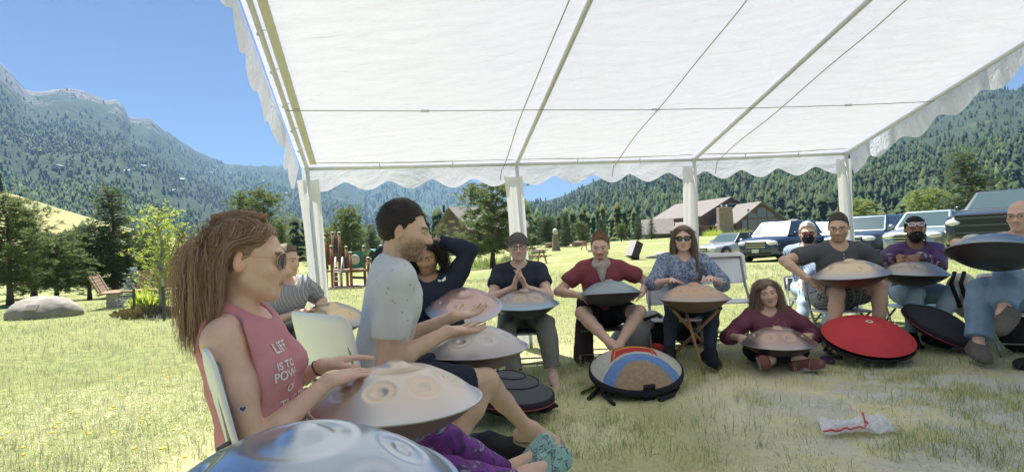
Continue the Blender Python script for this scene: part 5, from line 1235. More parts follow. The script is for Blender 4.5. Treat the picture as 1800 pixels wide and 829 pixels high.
def build_floor():
    p = Person('woman in plum hoodie sitting cross-legged on the ground behind a bronze pan', (1349, 515), 4.75, -100, look=-106, lean=4, male=False, sc_=.95, tilt=.20, side_lean=.10, torso=.45, h=.0075, pitch=-.05)
    a = P(1301, 592, 4.50); b = P(1422, 590, 4.50)
    p.arm('R', a, (-.9, .4, -.6), P(1312, 603, 4.32) - a, (-.6, -.4, .7), .4, .08); p.arm('L', b, (.9, .4, -.6), P(1415, 601, 4.32) - b, (.6, -.4, .7), .4, .08)
    p.leg('R', P(1402, 632, 4.22), (-1, -.3, .45), (.55, -.75, .25), l1=.42, l2=.40); p.leg('L', P(1352, 633, 4.24), (1, -.3, .45), (-.3, -.85, .2), l1=.42, l2=.40)
    p.torso_prims(bust=1.0); p.build_body((0.777, 0.521, 0.405), brow=(.16, .10, .07), lip=(.46, .2, .18))
    plum = cloth('plum_fleece', (.165, .058, .085), None, (14, 1), (180, .35)); tee(p, plum, .45, .026, .010, .080, 7, seg=1, sleeve=.032, vd=.06, name='hooded_sweatshirt', wf=8.)
    hd = []          # folded hood behind the neck and its cords
    M_ = np.stack([p.tr, p.tf, p.tu], 1)
    for a_ in np.linspace(.15, math.pi - .15, 9): hd.append(Ell(p.N + p.tr * math.cos(a_) * .095 - p.tf * (.02 + math.sin(a_) * .075) + p.tu * (.005 + .02 * math.sin(a_)), np.array([.045, .04, .038]), M_, .03))
    lo, hi = p.limits(hd, .01); F = Field(lo, hi, .007)
    for q in hd: F.apply(q)
    F.displace(lambda q: .006 * fbm(q * 22, 3)); V, Q = F.surface(); link('hood', np_mesh('hood', V - p.base, Q), plum, p.e)
    pants(p, cloth('black_leggings', (.02, .02, .028)), .93, 1, .006, .003)
    for q in 'LR': p.sock_shoe(q, cloth('brown_canvas', (.17, .07, .055)), mat('pale_sole', (.42, .38, .35), .8, var=(20, 1)), high=.0)
    mb = MB(); mb.tube([p.N + p.tf * (.055 + .06 * math.sin(a_)) + p.tr * math.cos(a_) * .075 - p.tu * (.01 + .085 * math.sin(a_)) for a_ in np.linspace(0, math.pi, 15)], .0028, 6); mb.sphere(p.N + p.tf * .128 - p.tu * .105, .009, 8, 6)
    mb.obj('necklace', mat('brass_bead', (.45, .27, .09), .4, .6), p.e)
    hc = (.29, .21, .15); p.cap_hair(hc, .010, .004, 40, strands=900, slen=.06, swept=(.3, -.4, -1), name='hair_crown', deep=-.002, puff=.03, extra=[(Cone(p.hsp((q * .074, -.02, .05)), p.hsp((q * .090, .0, -.20)), .030, .028), .03) for q in (-1, 1)]); p.long_hair(hc, 2800, .38, 16, vol=.018, width=.0013, seed=6, part=-.02, wave=(40, .7), island=.4, fall=True, fuzz=.015)
    return p
def build_masked():
    p = Person('white-haired man in black face mask behind the man in dark grey henley', (1420, 411), 6.2, -105, look=-116, lean=8, male=True, sc_=.98)
    p.arm('R', p.at(-.16, .36, .10), (-1, 0, -.4), (.2, 1, -.3) @ np.stack([p.r, p.f, p.u]), UP, .3); p.arm('L', p.at(.16, .36, .10), (1, 0, -.4), (-.2, 1, -.3) @ np.stack([p.r, p.f, p.u]), UP, .3)
    p.leg('R', P(1408, 578, 5.75), (-.2, -1, .6), (-.1, -1, -.1)); p.leg('L', P(1450, 578, 5.75), (.2, -1, .6), (.1, -1, -.1))
    p.torso_prims(); p.build_body((0.732, 0.480, 0.370), brow=(.4, .37, .34))
    tee(p, plaid('blue_check', (.03, .05, .11), (.12, .17, .29), (.40, .44, .52), 75), .95, .02, .007, .075, 5, seg=1, sleeve=.026)
    pants(p, jeans_l, .95, 1)
    for q in 'LR': p.sock_shoe(q, black_c, rubber)
    mask(p, black_c); p.glasses('red', w=.028, hgt=.016, lens=(.34, .04, .03), frame_c=(.03, .02, .02), r=.002, round_=2.8, name='sunglasses')
    p.cap_hair((.55, .52, .48), .012, .006, 40, top=.01, strands=700, slen=.03, col2=(.42, .39, .35))
    return p
def build_grey():
    p = Person('bearded man in dark grey henley and checked shorts with a golden pan', (1474, 400), 5.0, -97, look=-124, lean=13, male=True, sc_=1., pitch=-.22, shw=.195, torso=.48, fat=1.04)
    a = P(1421, 490, 4.85); b = P(1552, 488, 4.82)
    p.arm('R', a, (-1, .25, .1), (.75, -.5, -.55), (-.4, -.5, .6), .5, .08, l1=.30, l2=.27); p.arm('L', b, (1, .3, -.5), P(1535, 492, 4.66) - b, (.5, -.2, -.9), .4, .08, l1=.30, l2=.27)
    p.leg('R', P(1463, 600, 4.62), (-.15, -1, .7), (-.05, -1, -.1)); p.leg('L', P(1545, 592, 4.66), (.2, -1, .7), (.1, -1, -.1))
    p.torso_prims(belly=.6); p.build_body((0.732, 0.480, 0.353), brow=(.05, .035, .03), beard=((.16, .10, .075), .6))
    o, V, Q = tee(p, cloth('charcoal_jersey', (.092, .095, .105)), .60, .015, .007, .076, 8, sleeve=.026, vd=.05)
    c = p.N - p.tu * .05 + p.tf * .105; mb = MB()
    for q in range(2): mb.sphere(p.N - p.tu * (.055 + .03 * q) + p.tf * (.128 + .008 * q), .006, 8, 6)
    mb.obj('buttons', mat('button', (.6, .6, .58), .5), o)
    pants(p, plaid('grey_shorts_check', (.13, .13, .14), (.30, .30, .31), (.06, .06, .07), 60), .80, 0, .020, .007, name='shorts', wide=.006)
    for q in 'LR': p.sandal(q, rubber, rubber, thong=False)
    p.glasses('clear', w=.026, hgt=.016, r=.0015, frame_c=(.12, .10, .09), round_=3.)
    p.cap_hair((.075, .058, .046), .004, .003, 45, top=.012, strands=900, slen=.018, swept=(.1, .3, 1), deep=.006)
    return p
def build_purple():
    p = Person('player in purple track jacket and black mask with white sunglasses pushed up', (1609, 404), 5.1, -106, look=-118, lean=14, male=True, sc_=.96, pitch=-.1)
    a = P(1582, 452, 4.88); b = P(1612, 452, 4.84)
    p.arm('R', a, (-1, .2, -.6), P(1589, 478, 4.76) - a, (.1, -.8, .6), .18, .10); p.arm('L', b, (1, .1, -.5), P(1578, 470, 4.72) - b, (.1, -.8, .6), .25, .08)
    p.leg('R', P(1600, 592, 4.75), (-.2, -1, .6), (-.1, -1, -.1)); p.leg('L', P(1642, 588, 4.72), (.2, -1, .6), (.1, -1, -.1))
    p.torso_prims(); p.build_body((0.323, 0.184, 0.117), brow=(.02, .014, .012), beard=((.03, .02, .016), .5))
    jm = mat('purple_nylon', (.085, .025, .15), .5, var=(6, 1.2), col2=(.05, .018, .085), bump=(30, .2)); o, V, Q = tee(p, jm, .90, .022, .008, .066, 9, seg=1, sleeve=.028, name='track_jacket')
    p.garment('dark_sleeves', [('fo' + q, .028, [p.limb_clip('arm' + q, .88, 1)]) for q in 'LR'], blotch('plum_black_print', [(.4, (.03, .02, .035)), (.52, (.08, .025, .09)), (.6, (.30, .26, .30)), (.66, (.03, .02, .03))], 18, .6), wr=.006)
    bv = BVHTree.FromPolygons(V.tolist(), Q.tolist()); pts = []
    for t in np.linspace(.02, .30, 9):
        q = p.N + p.tf * .35 - p.tu * t + p.tr * .004; h_ = bv.ray_cast(Vector(q), Vector(-p.tf), .5)
        if h_[0] is not None: pts.append(np.array(h_[0]) + p.tf * .002)
    if len(pts) > 2: MB().tube(pts, .005, 6).obj('zip', mat('white_stripe', (.75, .75, .75), .8), o)
    pants(p, jeans_l, .95, 1, .014)
    for q in 'LR': p.sock_shoe(q, black_c, rubber)
    mask(p, black_c)
    p.cap_hair((.012, .012, .014), .012, .001, 30, strands=0, deep=.012, line=.010, name='skull_cap', rough=.8)
    p.glasses('lilac', z=.064, dz=.0, y=.100, w=.027, hgt=.015, lens=(.28, .16, .34), frame_c=(.8, .78, .78), r=.0036, round_=2.6, name='sunglasses', tilt=-.3)
    return p
def build_old():
    p = Person('bald older man in glasses and jeans with crossed legs at the right edge', (1794, 380), 4.3, -112, look=-148, lean=6, male=True, sc_=1., pitch=-.06, shw=.19, torso=.47, fat=1.04)
    a = P(1738, 440, 4.12); b = P(1850, 448, 4.0)
    p.arm('R', a, (-1, .3, .15), P(1722, 436, 4.0) - a, (-.4, .4, -.8), .35, .08); p.arm('L', b, (1, .2, .1), P(1812, 484, 3.9) - b, (.4, 0, -.9), .35, .08)
    p.leg('R', P(1719, 606, 4.08), (-.9, -.5, .9), (-.35, -.93, -.08)); p.leg('L', P(1764, 549, 3.92), (-1, -.4, .9), (-.80, -.5, -.35))
    p.torso_prims(belly=1.); p.build_body((0.762, 0.496, 0.389), brow=(.30, .26, .23), beard=((.38, .26, .21), .3))
    tee(p, cloth('cream_tee', (.56, .53, .48)), .62, .016, .007, .078, 6, sleeve=.026)
    pants(p, jeans, .86, 1, .018, .008, wide=.022, wf=8.)
    for q in 'LR': p.sock_shoe(q, grey_shoe, mat('shoe_sole', (.11, .10, .09), .8), high=.02, off=.014)
    p.glasses('clear', w=.025, hgt=.016, r=.0015, frame_c=(.12, .10, .09), round_=3.)
    return p
PEOPLE = {}
for key, fn in (('pink', build_woman_pink), ('tee', build_man_tee), ('plaid', build_plaid), ('hood', build_hood), ('beanie', build_beanie), ('red', build_red), ('blue', build_blue), ('floor', build_floor), ('masked', build_masked), ('grey', build_grey), ('purple', build_purple), ('old', build_old)):
    PEOPLE[key] = fn()

# thin the flat stretches of bodies and clothes (curved features keep their faces)
def thin(ratio, minp):
    todo = [o for p in PEOPLE.values() for o in p.e.children_recursive if o.type == 'MESH' and len(o.data.polygons) > minp and not o.name.startswith('hair')]
    for o in todo: q = o.modifiers.new('thin', 'DECIMATE'); q.ratio = ratio * (1.25 if o.name.startswith('body') else 1.)
    dg = bpy.context.evaluated_depsgraph_get()
    for o in todo:
        me = bpy.data.meshes.new_from_object(o.evaluated_get(dg)); old = o.data; nm = old.name; o.modifiers.clear(); o.data = me
        bpy.data.meshes.remove(old); me.name = nm
        me.polygons.foreach_set('use_smooth', np.ones(len(me.polygons), bool))
thin(.33, 2000)
# ------------------------------------------------------------------ handpans
def pan_mesh(nr, na):
    R0 = .265; t = np.linspace(0, 1, nr) ** .9; a = np.linspace(0, 2 * np.pi, na, endpoint=False); T, A = np.meshgrid(t, a, indexing='ij'); X, Y = R0 * T * np.cos(A), R0 * T * np.sin(A)
    z = R0 * .44 * (1 - T ** 2.1); c1 = np.zeros_like(z); sm = lambda v, w: 1 / (1 + np.exp(-v / w)); hol = np.zeros_like(z)
    for k in range(8):
        th = 2 * math.pi * (k + .35) / 8; cx, cy = .168 * math.cos(th), .168 * math.sin(th); dx, dy = X - cx, Y - cy; rd = dx * math.cos(th) + dy * math.sin(th); tg = -dx * math.sin(th) + dy * math.cos(th)
        s = .9 + .1 * math.sin(k * 2.2); e = np.sqrt((rd / (.046 * s)) ** 2 + (tg / (.058 * s)) ** 2); z -= .0055 * sm(1 - e, .05) * (1 - .3 * np.clip(e, 0, 1)); d = np.sqrt((rd / .014) ** 2 + (tg / .019) ** 2); z -= .0085 * sm(1 - d, .10)
        c1 = np.maximum(c1, sm(1 - e, .07) * (.55 + .45 * sm(e - .72, .08))); hol = np.maximum(hol, sm(1 - d, .1))
    r = R0 * T; z += .014 * np.exp(-(r / .038) ** 4.5) - .005 * sm((.090 - r) / .03, .16); c1 = np.maximum(c1, .7 * sm((.098 - r) / .02, .1))
    edge = np.clip((T - .72) / .28, 0, 1) ** 1.5
    top = np.stack([X, Y, z], -1).reshape(-1, 3); i, j = np.meshgrid(np.arange(nr - 1), np.arange(na), indexing='ij'); j2 = (j + 1) % na
    F = np.stack([i * na + j, (i + 1) * na + j, (i + 1) * na + j2, i * na + j2], -1).reshape(-1, 4)
    cols = np.stack([c1, edge, hol], -1).reshape(-1, 3)
    zb = -R0 * .40 * (1 - T ** 2.3) - .004; zb += .03 * sm((.05 - r) / .02, .2)
    bot = np.stack([X, Y, zb], -1).reshape(-1, 3); cb = np.stack([0 * c1, edge, 0 * c1], -1).reshape(-1, 3)
    mt = np_mesh('top_shell', top, F, cols=cols); mbm = np_mesh('bottom_shell', bot, F[:, ::-1], cols=cb)
    rim = MB().lathe([(R0 - .002, .0015), (R0 + .007, .0025), (R0 + .0095, 0), (R0 + .009, -.004), (R0 + .003, -.0065), (R0 - .004, -.005)], na).mesh('rim')
    return mt, mbm, rim
PAN_HI, PAN_LO = pan_mesh(84, 200), pan_mesh(46, 110)
def pan_mat(name, base, tint, edge, rough=.33, metal=.85, seed=0., vs=6.):
    m = mat(name, base, rough, metal); n_, l_, p_ = nodes_of(m); a = n_.new('ShaderNodeVertexColor'); a.layer_name = 'Col'; sp = n_.new('ShaderNodeSeparateColor'); l_.new(a.outputs[0], sp.inputs[0])
    t = n_.new('ShaderNodeTexCoord'); mp = n_.new('ShaderNodeMapping'); mp.inputs['Location'].default_value = (seed, seed * .7, 0); l_.new(t.outputs['Object'], mp.inputs[0]); z = n_.new('ShaderNodeTexNoise'); z.inputs['Scale'].default_value = vs; z.inputs['Detail'].default_value = 5; l_.new(mp.outputs[0], z.inputs[0])
    def mx(f, x, y):
        q = n_.new('ShaderNodeMixRGB')
        for k, v in ((0, f), (1, x), (2, y)):
            if isinstance(v, tuple): q.inputs[k].default_value = (*v, 1)
            elif isinstance(v, float): q.inputs[k].default_value = v
            else: l_.new(v, q.inputs[k])
        return q.outputs[0]
    r = n_.new('ShaderNodeMapRange'); r.inputs[1].default_value = .35; r.inputs[2].default_value = .68; l_.new(z.outputs[0], r.inputs[0])
    o = mx(r.outputs[0], base, tuple(.55 * x + .45 * y for x, y in zip(base, tint))); o = mx(sp.outputs[1], o, edge)
    f = n_.new('ShaderNodeMath'); f.operation = 'MULTIPLY'; l_.new(sp.outputs[0], f.inputs[0]); f.inputs[1].default_value = .75; o = mx(f.outputs[0], o, tint)
    l_.new(o, p_.inputs['Base Color'])
    rr = n_.new('ShaderNodeMapRange'); rr.inputs[3].default_value = rough - .07; rr.inputs[4].default_value = rough + .13; l_.new(z.outputs[0], rr.inputs[0]); l_.new(rr.outputs[0], p_.inputs['Roughness']); return m
def handpan(key, label, base, tint, edge, bottom, rough=.33, hi=False, spin=0., seed=0.):
    c, ax, rad = PAN[key]; e = empty('handpan', c, label, 'handpan', 'handpans of the circle'); q = Vector(ax).to_track_quat('Z', 'Y'); e.rotation_euler = (q.to_matrix() @ Matrix.Rotation(spin, 3, 'Z')).to_euler(); e.scale = (rad / .265,) * 3
    tm = pan_mat('pan_top_' + key, base, tint, edge, rough, seed=seed); bm_ = pan_mat('pan_bottom_' + key, bottom, bottom, tuple(x * .8 for x in bottom), rough + .05, seed=seed + 2); rm = mat('pan_rim_' + key, tuple(.5 * x + .25 for x in edge), .3, .9)  # bottom shell colour darkened to stand for dark grass reflected in it
    for me, m in zip(PAN_HI if hi else PAN_LO, (tm, bm_, rm)):
        o = bpy.data.objects.new(me.name.split('.')[0], me); COL.objects.link(o); o.parent = e
        if not me.materials: me.materials.append(None)
        o.material_slots[0].link = 'OBJECT'; o.material_slots[0].material = m
    return e
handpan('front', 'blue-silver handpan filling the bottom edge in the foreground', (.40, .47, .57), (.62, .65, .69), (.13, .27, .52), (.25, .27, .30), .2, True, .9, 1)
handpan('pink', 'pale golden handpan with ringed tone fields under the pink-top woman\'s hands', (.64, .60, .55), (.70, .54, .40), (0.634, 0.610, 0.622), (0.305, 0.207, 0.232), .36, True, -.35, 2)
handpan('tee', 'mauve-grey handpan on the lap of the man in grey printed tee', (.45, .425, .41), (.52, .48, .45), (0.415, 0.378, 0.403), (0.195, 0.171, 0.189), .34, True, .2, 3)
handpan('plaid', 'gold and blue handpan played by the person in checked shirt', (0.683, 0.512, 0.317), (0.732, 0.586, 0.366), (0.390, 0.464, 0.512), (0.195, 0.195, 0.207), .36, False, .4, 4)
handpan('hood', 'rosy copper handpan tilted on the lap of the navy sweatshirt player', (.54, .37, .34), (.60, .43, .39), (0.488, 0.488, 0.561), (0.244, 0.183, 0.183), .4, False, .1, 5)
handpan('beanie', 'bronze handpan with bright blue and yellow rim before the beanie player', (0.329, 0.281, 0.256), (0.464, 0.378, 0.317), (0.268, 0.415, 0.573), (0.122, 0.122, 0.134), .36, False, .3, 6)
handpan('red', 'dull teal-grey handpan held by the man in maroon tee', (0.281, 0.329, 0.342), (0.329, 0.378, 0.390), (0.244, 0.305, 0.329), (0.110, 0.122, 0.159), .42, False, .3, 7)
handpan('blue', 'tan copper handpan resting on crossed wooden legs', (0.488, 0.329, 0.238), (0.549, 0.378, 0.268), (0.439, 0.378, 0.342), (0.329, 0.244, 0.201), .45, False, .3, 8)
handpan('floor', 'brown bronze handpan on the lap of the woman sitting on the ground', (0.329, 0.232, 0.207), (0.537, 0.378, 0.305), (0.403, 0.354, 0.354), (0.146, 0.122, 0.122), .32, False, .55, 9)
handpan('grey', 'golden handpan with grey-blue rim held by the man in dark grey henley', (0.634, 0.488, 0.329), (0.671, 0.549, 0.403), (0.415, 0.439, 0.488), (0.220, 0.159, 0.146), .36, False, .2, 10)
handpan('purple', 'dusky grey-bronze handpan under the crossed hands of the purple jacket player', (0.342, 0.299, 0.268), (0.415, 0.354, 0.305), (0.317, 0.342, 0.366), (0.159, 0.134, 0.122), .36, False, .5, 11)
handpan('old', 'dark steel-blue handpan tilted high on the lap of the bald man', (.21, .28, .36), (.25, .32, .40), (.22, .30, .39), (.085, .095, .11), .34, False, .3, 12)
# ------------------------------------------------------------------ folding chairs
wplast = mat('white_plastic', (.84, .85, .87), .38, var=(5, .5), col2=(.79, .80, .82)); gmet = mat('grey_chair_metal', (.25, .25, .25), .4, .5); dplast = mat('dark_grey_plastic', (.10, .105, .10), .6)
def panel(w, h, n1=14, n2=8, bow=.02, th=.012, rad=.05):
    """rounded slab in local xz with a bow along y"""
    pts = []
    for cx, cz, a0 in ((w / 2 - rad, h / 2 - rad, 0), (-w / 2 + rad, h / 2 - rad, 90), (-w / 2 + rad, -h / 2 + rad, 180), (w / 2 - rad, -h / 2 + rad, 270)):
        for a in np.linspace(a0, a0 + 90, 6): pts.append((cx + rad * math.cos(R(a)), cz + rad * math.sin(R(a))))
    pts = np.array(pts); k = len(pts); V = []; F = []; rings = [1., .985, .8, .5, .2]
    for sgn in (1, -1):
        for q, s in enumerate(rings):
            tt = th / 2 * (1 if q > 0 else .55)
            for x, z in pts: V.append((x * s, sgn * tt - bow * (x * s / (w / 2)) ** 2 * -1, z * s))
        V.append((0, sgn * th / 2, 0))
    m = len(rings) * k + 1
    for sgn, o in ((1, 0), (-1, m)):
        for q in range(len(rings) - 1):
            for i_ in range(k):
                f = [o + q * k + i_, o + q * k + (i_ + 1) % k, o + (q + 1) * k + (i_ + 1) % k, o + (q + 1) * k + i_]; F.append(f if sgn < 0 else f[::-1])
        for i_ in range(k): f = [o + (len(rings) - 1) * k + i_, o + (len(rings) - 1) * k + (i_ + 1) % k, o + m - 1]; F.append(f if sgn < 0 else f[::-1])
    for i_ in range(k): F.append([i_, (i_ + 1) % k, m + (i_ + 1) % k, m + i_])
    return np.array(V, float), F
def chair_meshes():
    V, F = panel(.44, .28, bow=.035); A = rotx(R(12)); back = MB(); back.add(V @ A.T + np.array([0, -.235, .70]), F, True)
    V, F = panel(.42, .40, bow=.0, th=.018, rad=.07); seat = MB(); seat.add(V @ rotx(R(-90 + 3)).T + np.array([0, .02, .43]), F, True)
    frames = []
    for s in (-1, 1):
        frames.append(('front_leg', MB().tube([(s * .185, -.222, .80), (s * .192, -.190, .62), (s * .205, -.10, .43), (s * .222, .08, .18), (s * .222, .21, .0)], .0115, 8)))
        frames.append(('rear_leg', MB().tube([(s * .20, .13, .415), (s * .20, -.02, .28), (s * .20, -.29, 0.)], .0105, 8)))
        frames.append(('hinge', MB().box((s * .200, -.195, .575), (.014, .030, .09), rotx(R(24)))))
    frames.append(('cross_bar', MB().tube([(-.222, .125, .12), (.222, .125, .12)], .009, 8))); frames.append(('cross_bar', MB().tube([(-.20, -.21, .09), (.20, -.21, .09)], .009, 8))); frames.append(('cross_bar', MB().tube([(-.185, -.222, .80), (.185, -.222, .80)], .0095, 8)))
    return back.mesh('backrest'), seat.mesh('seat'), [(n_, b.mesh(n_)) for n_, b in frames]
CB, CS, CF = chair_meshes()
def folding_chair(pos, ang, label, zs=1., back_m=None, sc_=1.):
    e = empty('folding_chair', pos, label, 'chair', 'folding chairs of the circle', R(ang) - math.pi / 2); e.scale = (sc_, sc_, zs)
    for nm, me, m in [('backrest', CB, wplast), ('seat', CS, wplast)] + [(n_, q, dplast if n_ == 'hinge' else gmet) for n_, q in CF]:
        if back_m is not None and nm in ('backrest', 'seat'): m = back_m
        o = bpy.data.objects.new(nm, me); COL.objects.link(o); o.parent = e
        if not me.materials: me.materials.append(None)
        o.material_slots[0].link = 'OBJECT'; o.material_slots[0].material = m
    return e
def chair_for(key, label, ang=None, dfw=.06, dr=0., back_m=None, zs=None):
    p = PEOPLE[key]; a = math.degrees(math.atan2(p.f[1], p.f[0])) if ang is None else ang; f = np.array([math.cos(R(a)), math.sin(R(a)), 0]); b = p.C + f * dfw + np.cross(f, UP) * dr; g = G(b[0], b[1]); return folding_chair((b[0], b[1], g), a, label, max(.6, (p.C[2] - .115 - g) / .43) if zs is None else zs, back_m)
for (px_, py_, D_, a_, lab_) in ((356, 665, 1.55, 26, 'white folding chair under the woman in the pink top'), (548, 598, 2.22, 48, 'white folding chair with its back showing between pink-top woman and grey-tee man')):
    q_ = P(px_, py_, D_); b = q_ + np.array([math.cos(R(a_)), math.sin(R(a_)), 0]) * .26; g_ = G(b[0], b[1]); folding_chair((b[0], b[1], g_), a_, lab_, (q_[2] - g_) / .74)
chair_for('plaid', 'folding chair under the player in checked shirt'); chair_for('hood', 'folding chair under the navy sweatshirt player'); chair_for('beanie', 'white folding chair under the beanie player'); chair_for('red', 'folding chair under the man in maroon tee, dark jacket on it', back_m=dplast)
chair_for('blue', 'white folding chair under the woman in blue blouse', dfw=.02, dr=.10); chair_for('masked', 'folding chair under the white-haired masked man', back_m=dplast); chair_for('grey', 'white folding chair under the man in dark grey henley'); chair_for('purple', 'white folding chair under the purple jacket player', dr=-.02, dfw=-.02); chair_for('old', 'white folding chair under the bald man at the right edge')
b = on_ground(1283, 5.05); folding_chair(b, -97, 'empty white folding chair right of the woman in blue blouse', 1.02)
# ------------------------------------------------------------------ wooden pan stand
sw = mat('stand_wood', (.36, .20, .09), .55, var=(9, 1.2), col2=(.26, .13, .055), bump=(60, .15)); c, ax, rad = PAN['blue']
st = empty('pan_stand', (c[0], c[1], G(c[0], c[1])), 'crossed wooden tripod stand carrying the tan copper handpan', 'stand')
for (fx, fy, tx, ty, fd) in ((1238, 660, 1204, 541, -.16), (1167, 640, 1266, 541, .03), (1268, 637, 1180, 541, .13)):
    g = pz_ground(fx, fy); tp = P(tx, ty, c[1] + (-.0 if fd < 0 else .05 * (1 if tx > 1220 else -1)))
    MB().tube([g, (g + tp) / 2, tp], [.0125, .0125, .0125], 10).obj('leg', sw, st)
    MB().sphere(tp, (.017, .017, .019), 10, 8).obj('rubber_cap', rubber, st)
MB().sphere(P(1222, 580, c[1]), (.02, .02, .02), 10, 8).obj('hub', rubber, st)
# ------------------------------------------------------------------ cases and bags
def blob(name, prims, m, h=.01, noise=.006, nf=14., parent=None, clips=(), subs=(), label=None, cat=None, base=None, k=None, group=None):
    bs = [q.bounds() for q in prims]; lo = np.min([b[0] for b in bs], 0) - .04; hi = np.max([b[1] for b in bs], 0) + .04; F = Field(lo, hi, h)
    for q in prims: F.apply(q, k=k or max(q.k, .02))
    for q in subs: F.apply(q, k=.02, sub=True)
    if noise: F.displace(lambda p: noise * fbm(p * nf, 4))
    for (p, n_) in clips: F.clip(p, n_)
    V, Q = F.surface()
    if parent is None: base = (lo + hi) / 2 * np.array([1, 1, 0]) + np.array([0, 0, lo[2] + .04]); return tag(link(name, np_mesh(name, V - base, Q), m), label, cat, group), base
    return link(name, np_mesh(name, V - base, Q), m, parent), base
def place(o, base): o.location = tuple(base); return o
def hard_case(label, c, ax, rad, topm, botm, bandm, depth=.62, flat=.0, spin=0., extra=None, piping=None, band=1.):
    e = empty('handpan_case', c, label, 'case', 'handpan cases on the grass'); q = Vector(nrm(ax)).to_track_quat('Z', 'Y'); e.rotation_euler = (q.to_matrix() @ Matrix.Rotation(spin, 3, 'Z')).to_euler()
    t = np.linspace(0, 1, 22); top = [(rad * (1 - x ** 1.0) + 1e-4, .02 + rad * depth * .5 * (1 - (1 - x) ** 2.2)) for x in t]; bot = [(rad * x + 1e-4, -.02 - rad * (depth if band > .5 else depth * .55) * .5 * (1 - x ** 2.2)) for x in t]
    MB().lathe(top, 72).obj('lid', topm, e, origin=(0, 0, 0)); MB().lathe(bot, 72).obj('base_shell', botm, e, origin=(0, 0, 0))
    MB().lathe([(rad - .004, -.024), (rad + .010 * band, -.020), (rad + .012 * band, -.010), (rad + .010 * band, -.020 + .040 * band), (rad - .004, -.016 + .040 * band)], 72).obj('zip_band', bandm, e, origin=(0, 0, 0))
    if piping is not None: MB().tube([((rad + .012) * math.cos(a), (rad + .012) * math.sin(a), -.012) for a in np.linspace(0, 2 * np.pi, 64, endpoint=False)], .004, 6, closed=True).obj('piping', piping, e, origin=(0, 0, 0))
    return e
blk = cloth('black_nylon', (.022, .022, .026), None, (20, 1), (140, .5)); dgrey = cloth('dark_grey_nylon', (.085, .088, .095), None, (12, 1), (120, .4)); redf = cloth('red_nylon', (.48, .05, .052), (.40, .04, .045), (9, 1.), (200, .35)); redp = mat('red_piping', (.30, .03, .045), .6)
cork = mat('brown_cork', (.22, .125, .06), .9, var=(30, 1.4), col2=(.11, .055, .028), bump=(70, .6))
# patchwork lid: sewn bands of cloth, each its own colour
pw = mat('patchwork_cloth', (.36, .25, .15), .85, spec=.2); n_, l_, p_ = nodes_of(pw); tcp = n_.new('ShaderNodeTexCoord'); spx = n_.new('ShaderNodeSeparateXYZ'); l_.new(tcp.outputs['Object'], spx.inputs[0])
mA = n_.new('ShaderNodeVectorMath'); mA.operation = 'DISTANCE'; cmb = n_.new('ShaderNodeCombineXYZ'); l_.new(spx.outputs[0], cmb.inputs[0]); l_.new(spx.outputs[1], cmb.inputs[1]); l_.new(cmb.outputs[0], mA.inputs[0]); mA.inputs[1].default_value = (.04, -.30, 0)
zz = n_.new('ShaderNodeTexNoise'); zz.inputs['Scale'].default_value = 8; l_.new(tcp.outputs['Object'], zz.inputs[0]); ad = n_.new('ShaderNodeMath'); ad.operation = 'MULTIPLY_ADD'; l_.new(zz.outputs[0], ad.inputs[0]); ad.inputs[1].default_value = .05; l_.new(mA.outputs['Value'], ad.inputs[2])
rp = n_.new('ShaderNodeValToRGB'); rp.color_ramp.interpolation = 'CONSTANT'; els = rp.color_ramp.elements
stops = [(0, (.42, .30, .19)), (.225, (.17, .30, .58)), (.315, (.60, .57, .49)), (.345, (.52, .05, .05)), (.43, (.66, .46, .06)), (.47, (.50, .05, .05)), (.60, (.60, .57, .49))]
while len(els) < len(stops): els.new(.5)
for k_, (q, cc) in enumerate(stops): els[k_].position = q; els[k_].color = (*cc, 1)
def mth(op, a_, b_=None, c_=None):
    z_ = n_.new('ShaderNodeMath'); z_.operation = op
    for k_, v_ in enumerate((a_, b_, c_)):
        if v_ is None: continue
        if isinstance(v_, (int, float)): z_.inputs[k_].default_value = v_
        else: l_.new(v_, z_.inputs[k_])
    return z_.outputs[0]
gt_ = mth('GREATER_THAN', ad.outputs[0], .335); sx_ = mth('MAXIMUM', mth('SUBTRACT', mth('ABSOLUTE', mth('ADD', spx.outputs[0], .01)), .12), 0.)
l_.new(mth('ADD', ad.outputs[0], mth('MULTIPLY', gt_, mth('MULTIPLY', sx_, 6.))), rp.inputs[0]); fz = n_.new('ShaderNodeTexNoise'); fz.inputs['Scale'].default_value = 40; l_.new(tcp.outputs['Object'], fz.inputs[0]); mz = n_.new('ShaderNodeMixRGB'); mz.blend_type = 'MULTIPLY'; mz.inputs[0].default_value = .5; l_.new(rp.outputs[0], mz.inputs[1]); l_.new(fz.outputs[0], mz.inputs[2]); l_.new(mz.outputs[0], p_.inputs['Base Color'])
cc_ = P(1117, 651, 4.0); e = hard_case('patchwork handpan case in blue, red and tan with brown base and black clasp', cc_, (-.03, -.26, 1), .315, pw, cork, blk, .74)
for ang_, zc, hh in ((-80, .028, .075), (-80, -.055, .075)):
    a = R(ang_); rr = .312 if zc > 0 else .300; MB().box((rr * math.cos(a), rr * math.sin(a), zc), (.075, .022, hh), rotz(a + math.pi / 2) @ rotx(.35 if zc > 0 else -.35)).obj('clasp', blk, e, origin=(0, 0, 0), bevel=.004)
st_b = []
for (pts_, w_) in (([(1035, 705), (1052, 690), (1075, 682), (1090, 694)], .014), ([(1022, 695), (1050, 684), (1070, 676)], .010), ([(1080, 715), (1060, 700), (1084, 684)], .012), ([(1180, 700), (1192, 688), (1186, 672)], .014), ([(1160, 708), (1185, 700)], .016)):
    g0 = [pz_ground(x, y) for x, y in pts_]; g0 = [q + UP * (.018 + .012 * i_) for i_, q in enumerate(g0)]; mb = MB().tube(np.array(g0), w_, 8); mb.obj('strap', blk, None) if False else st_b.append(mb)
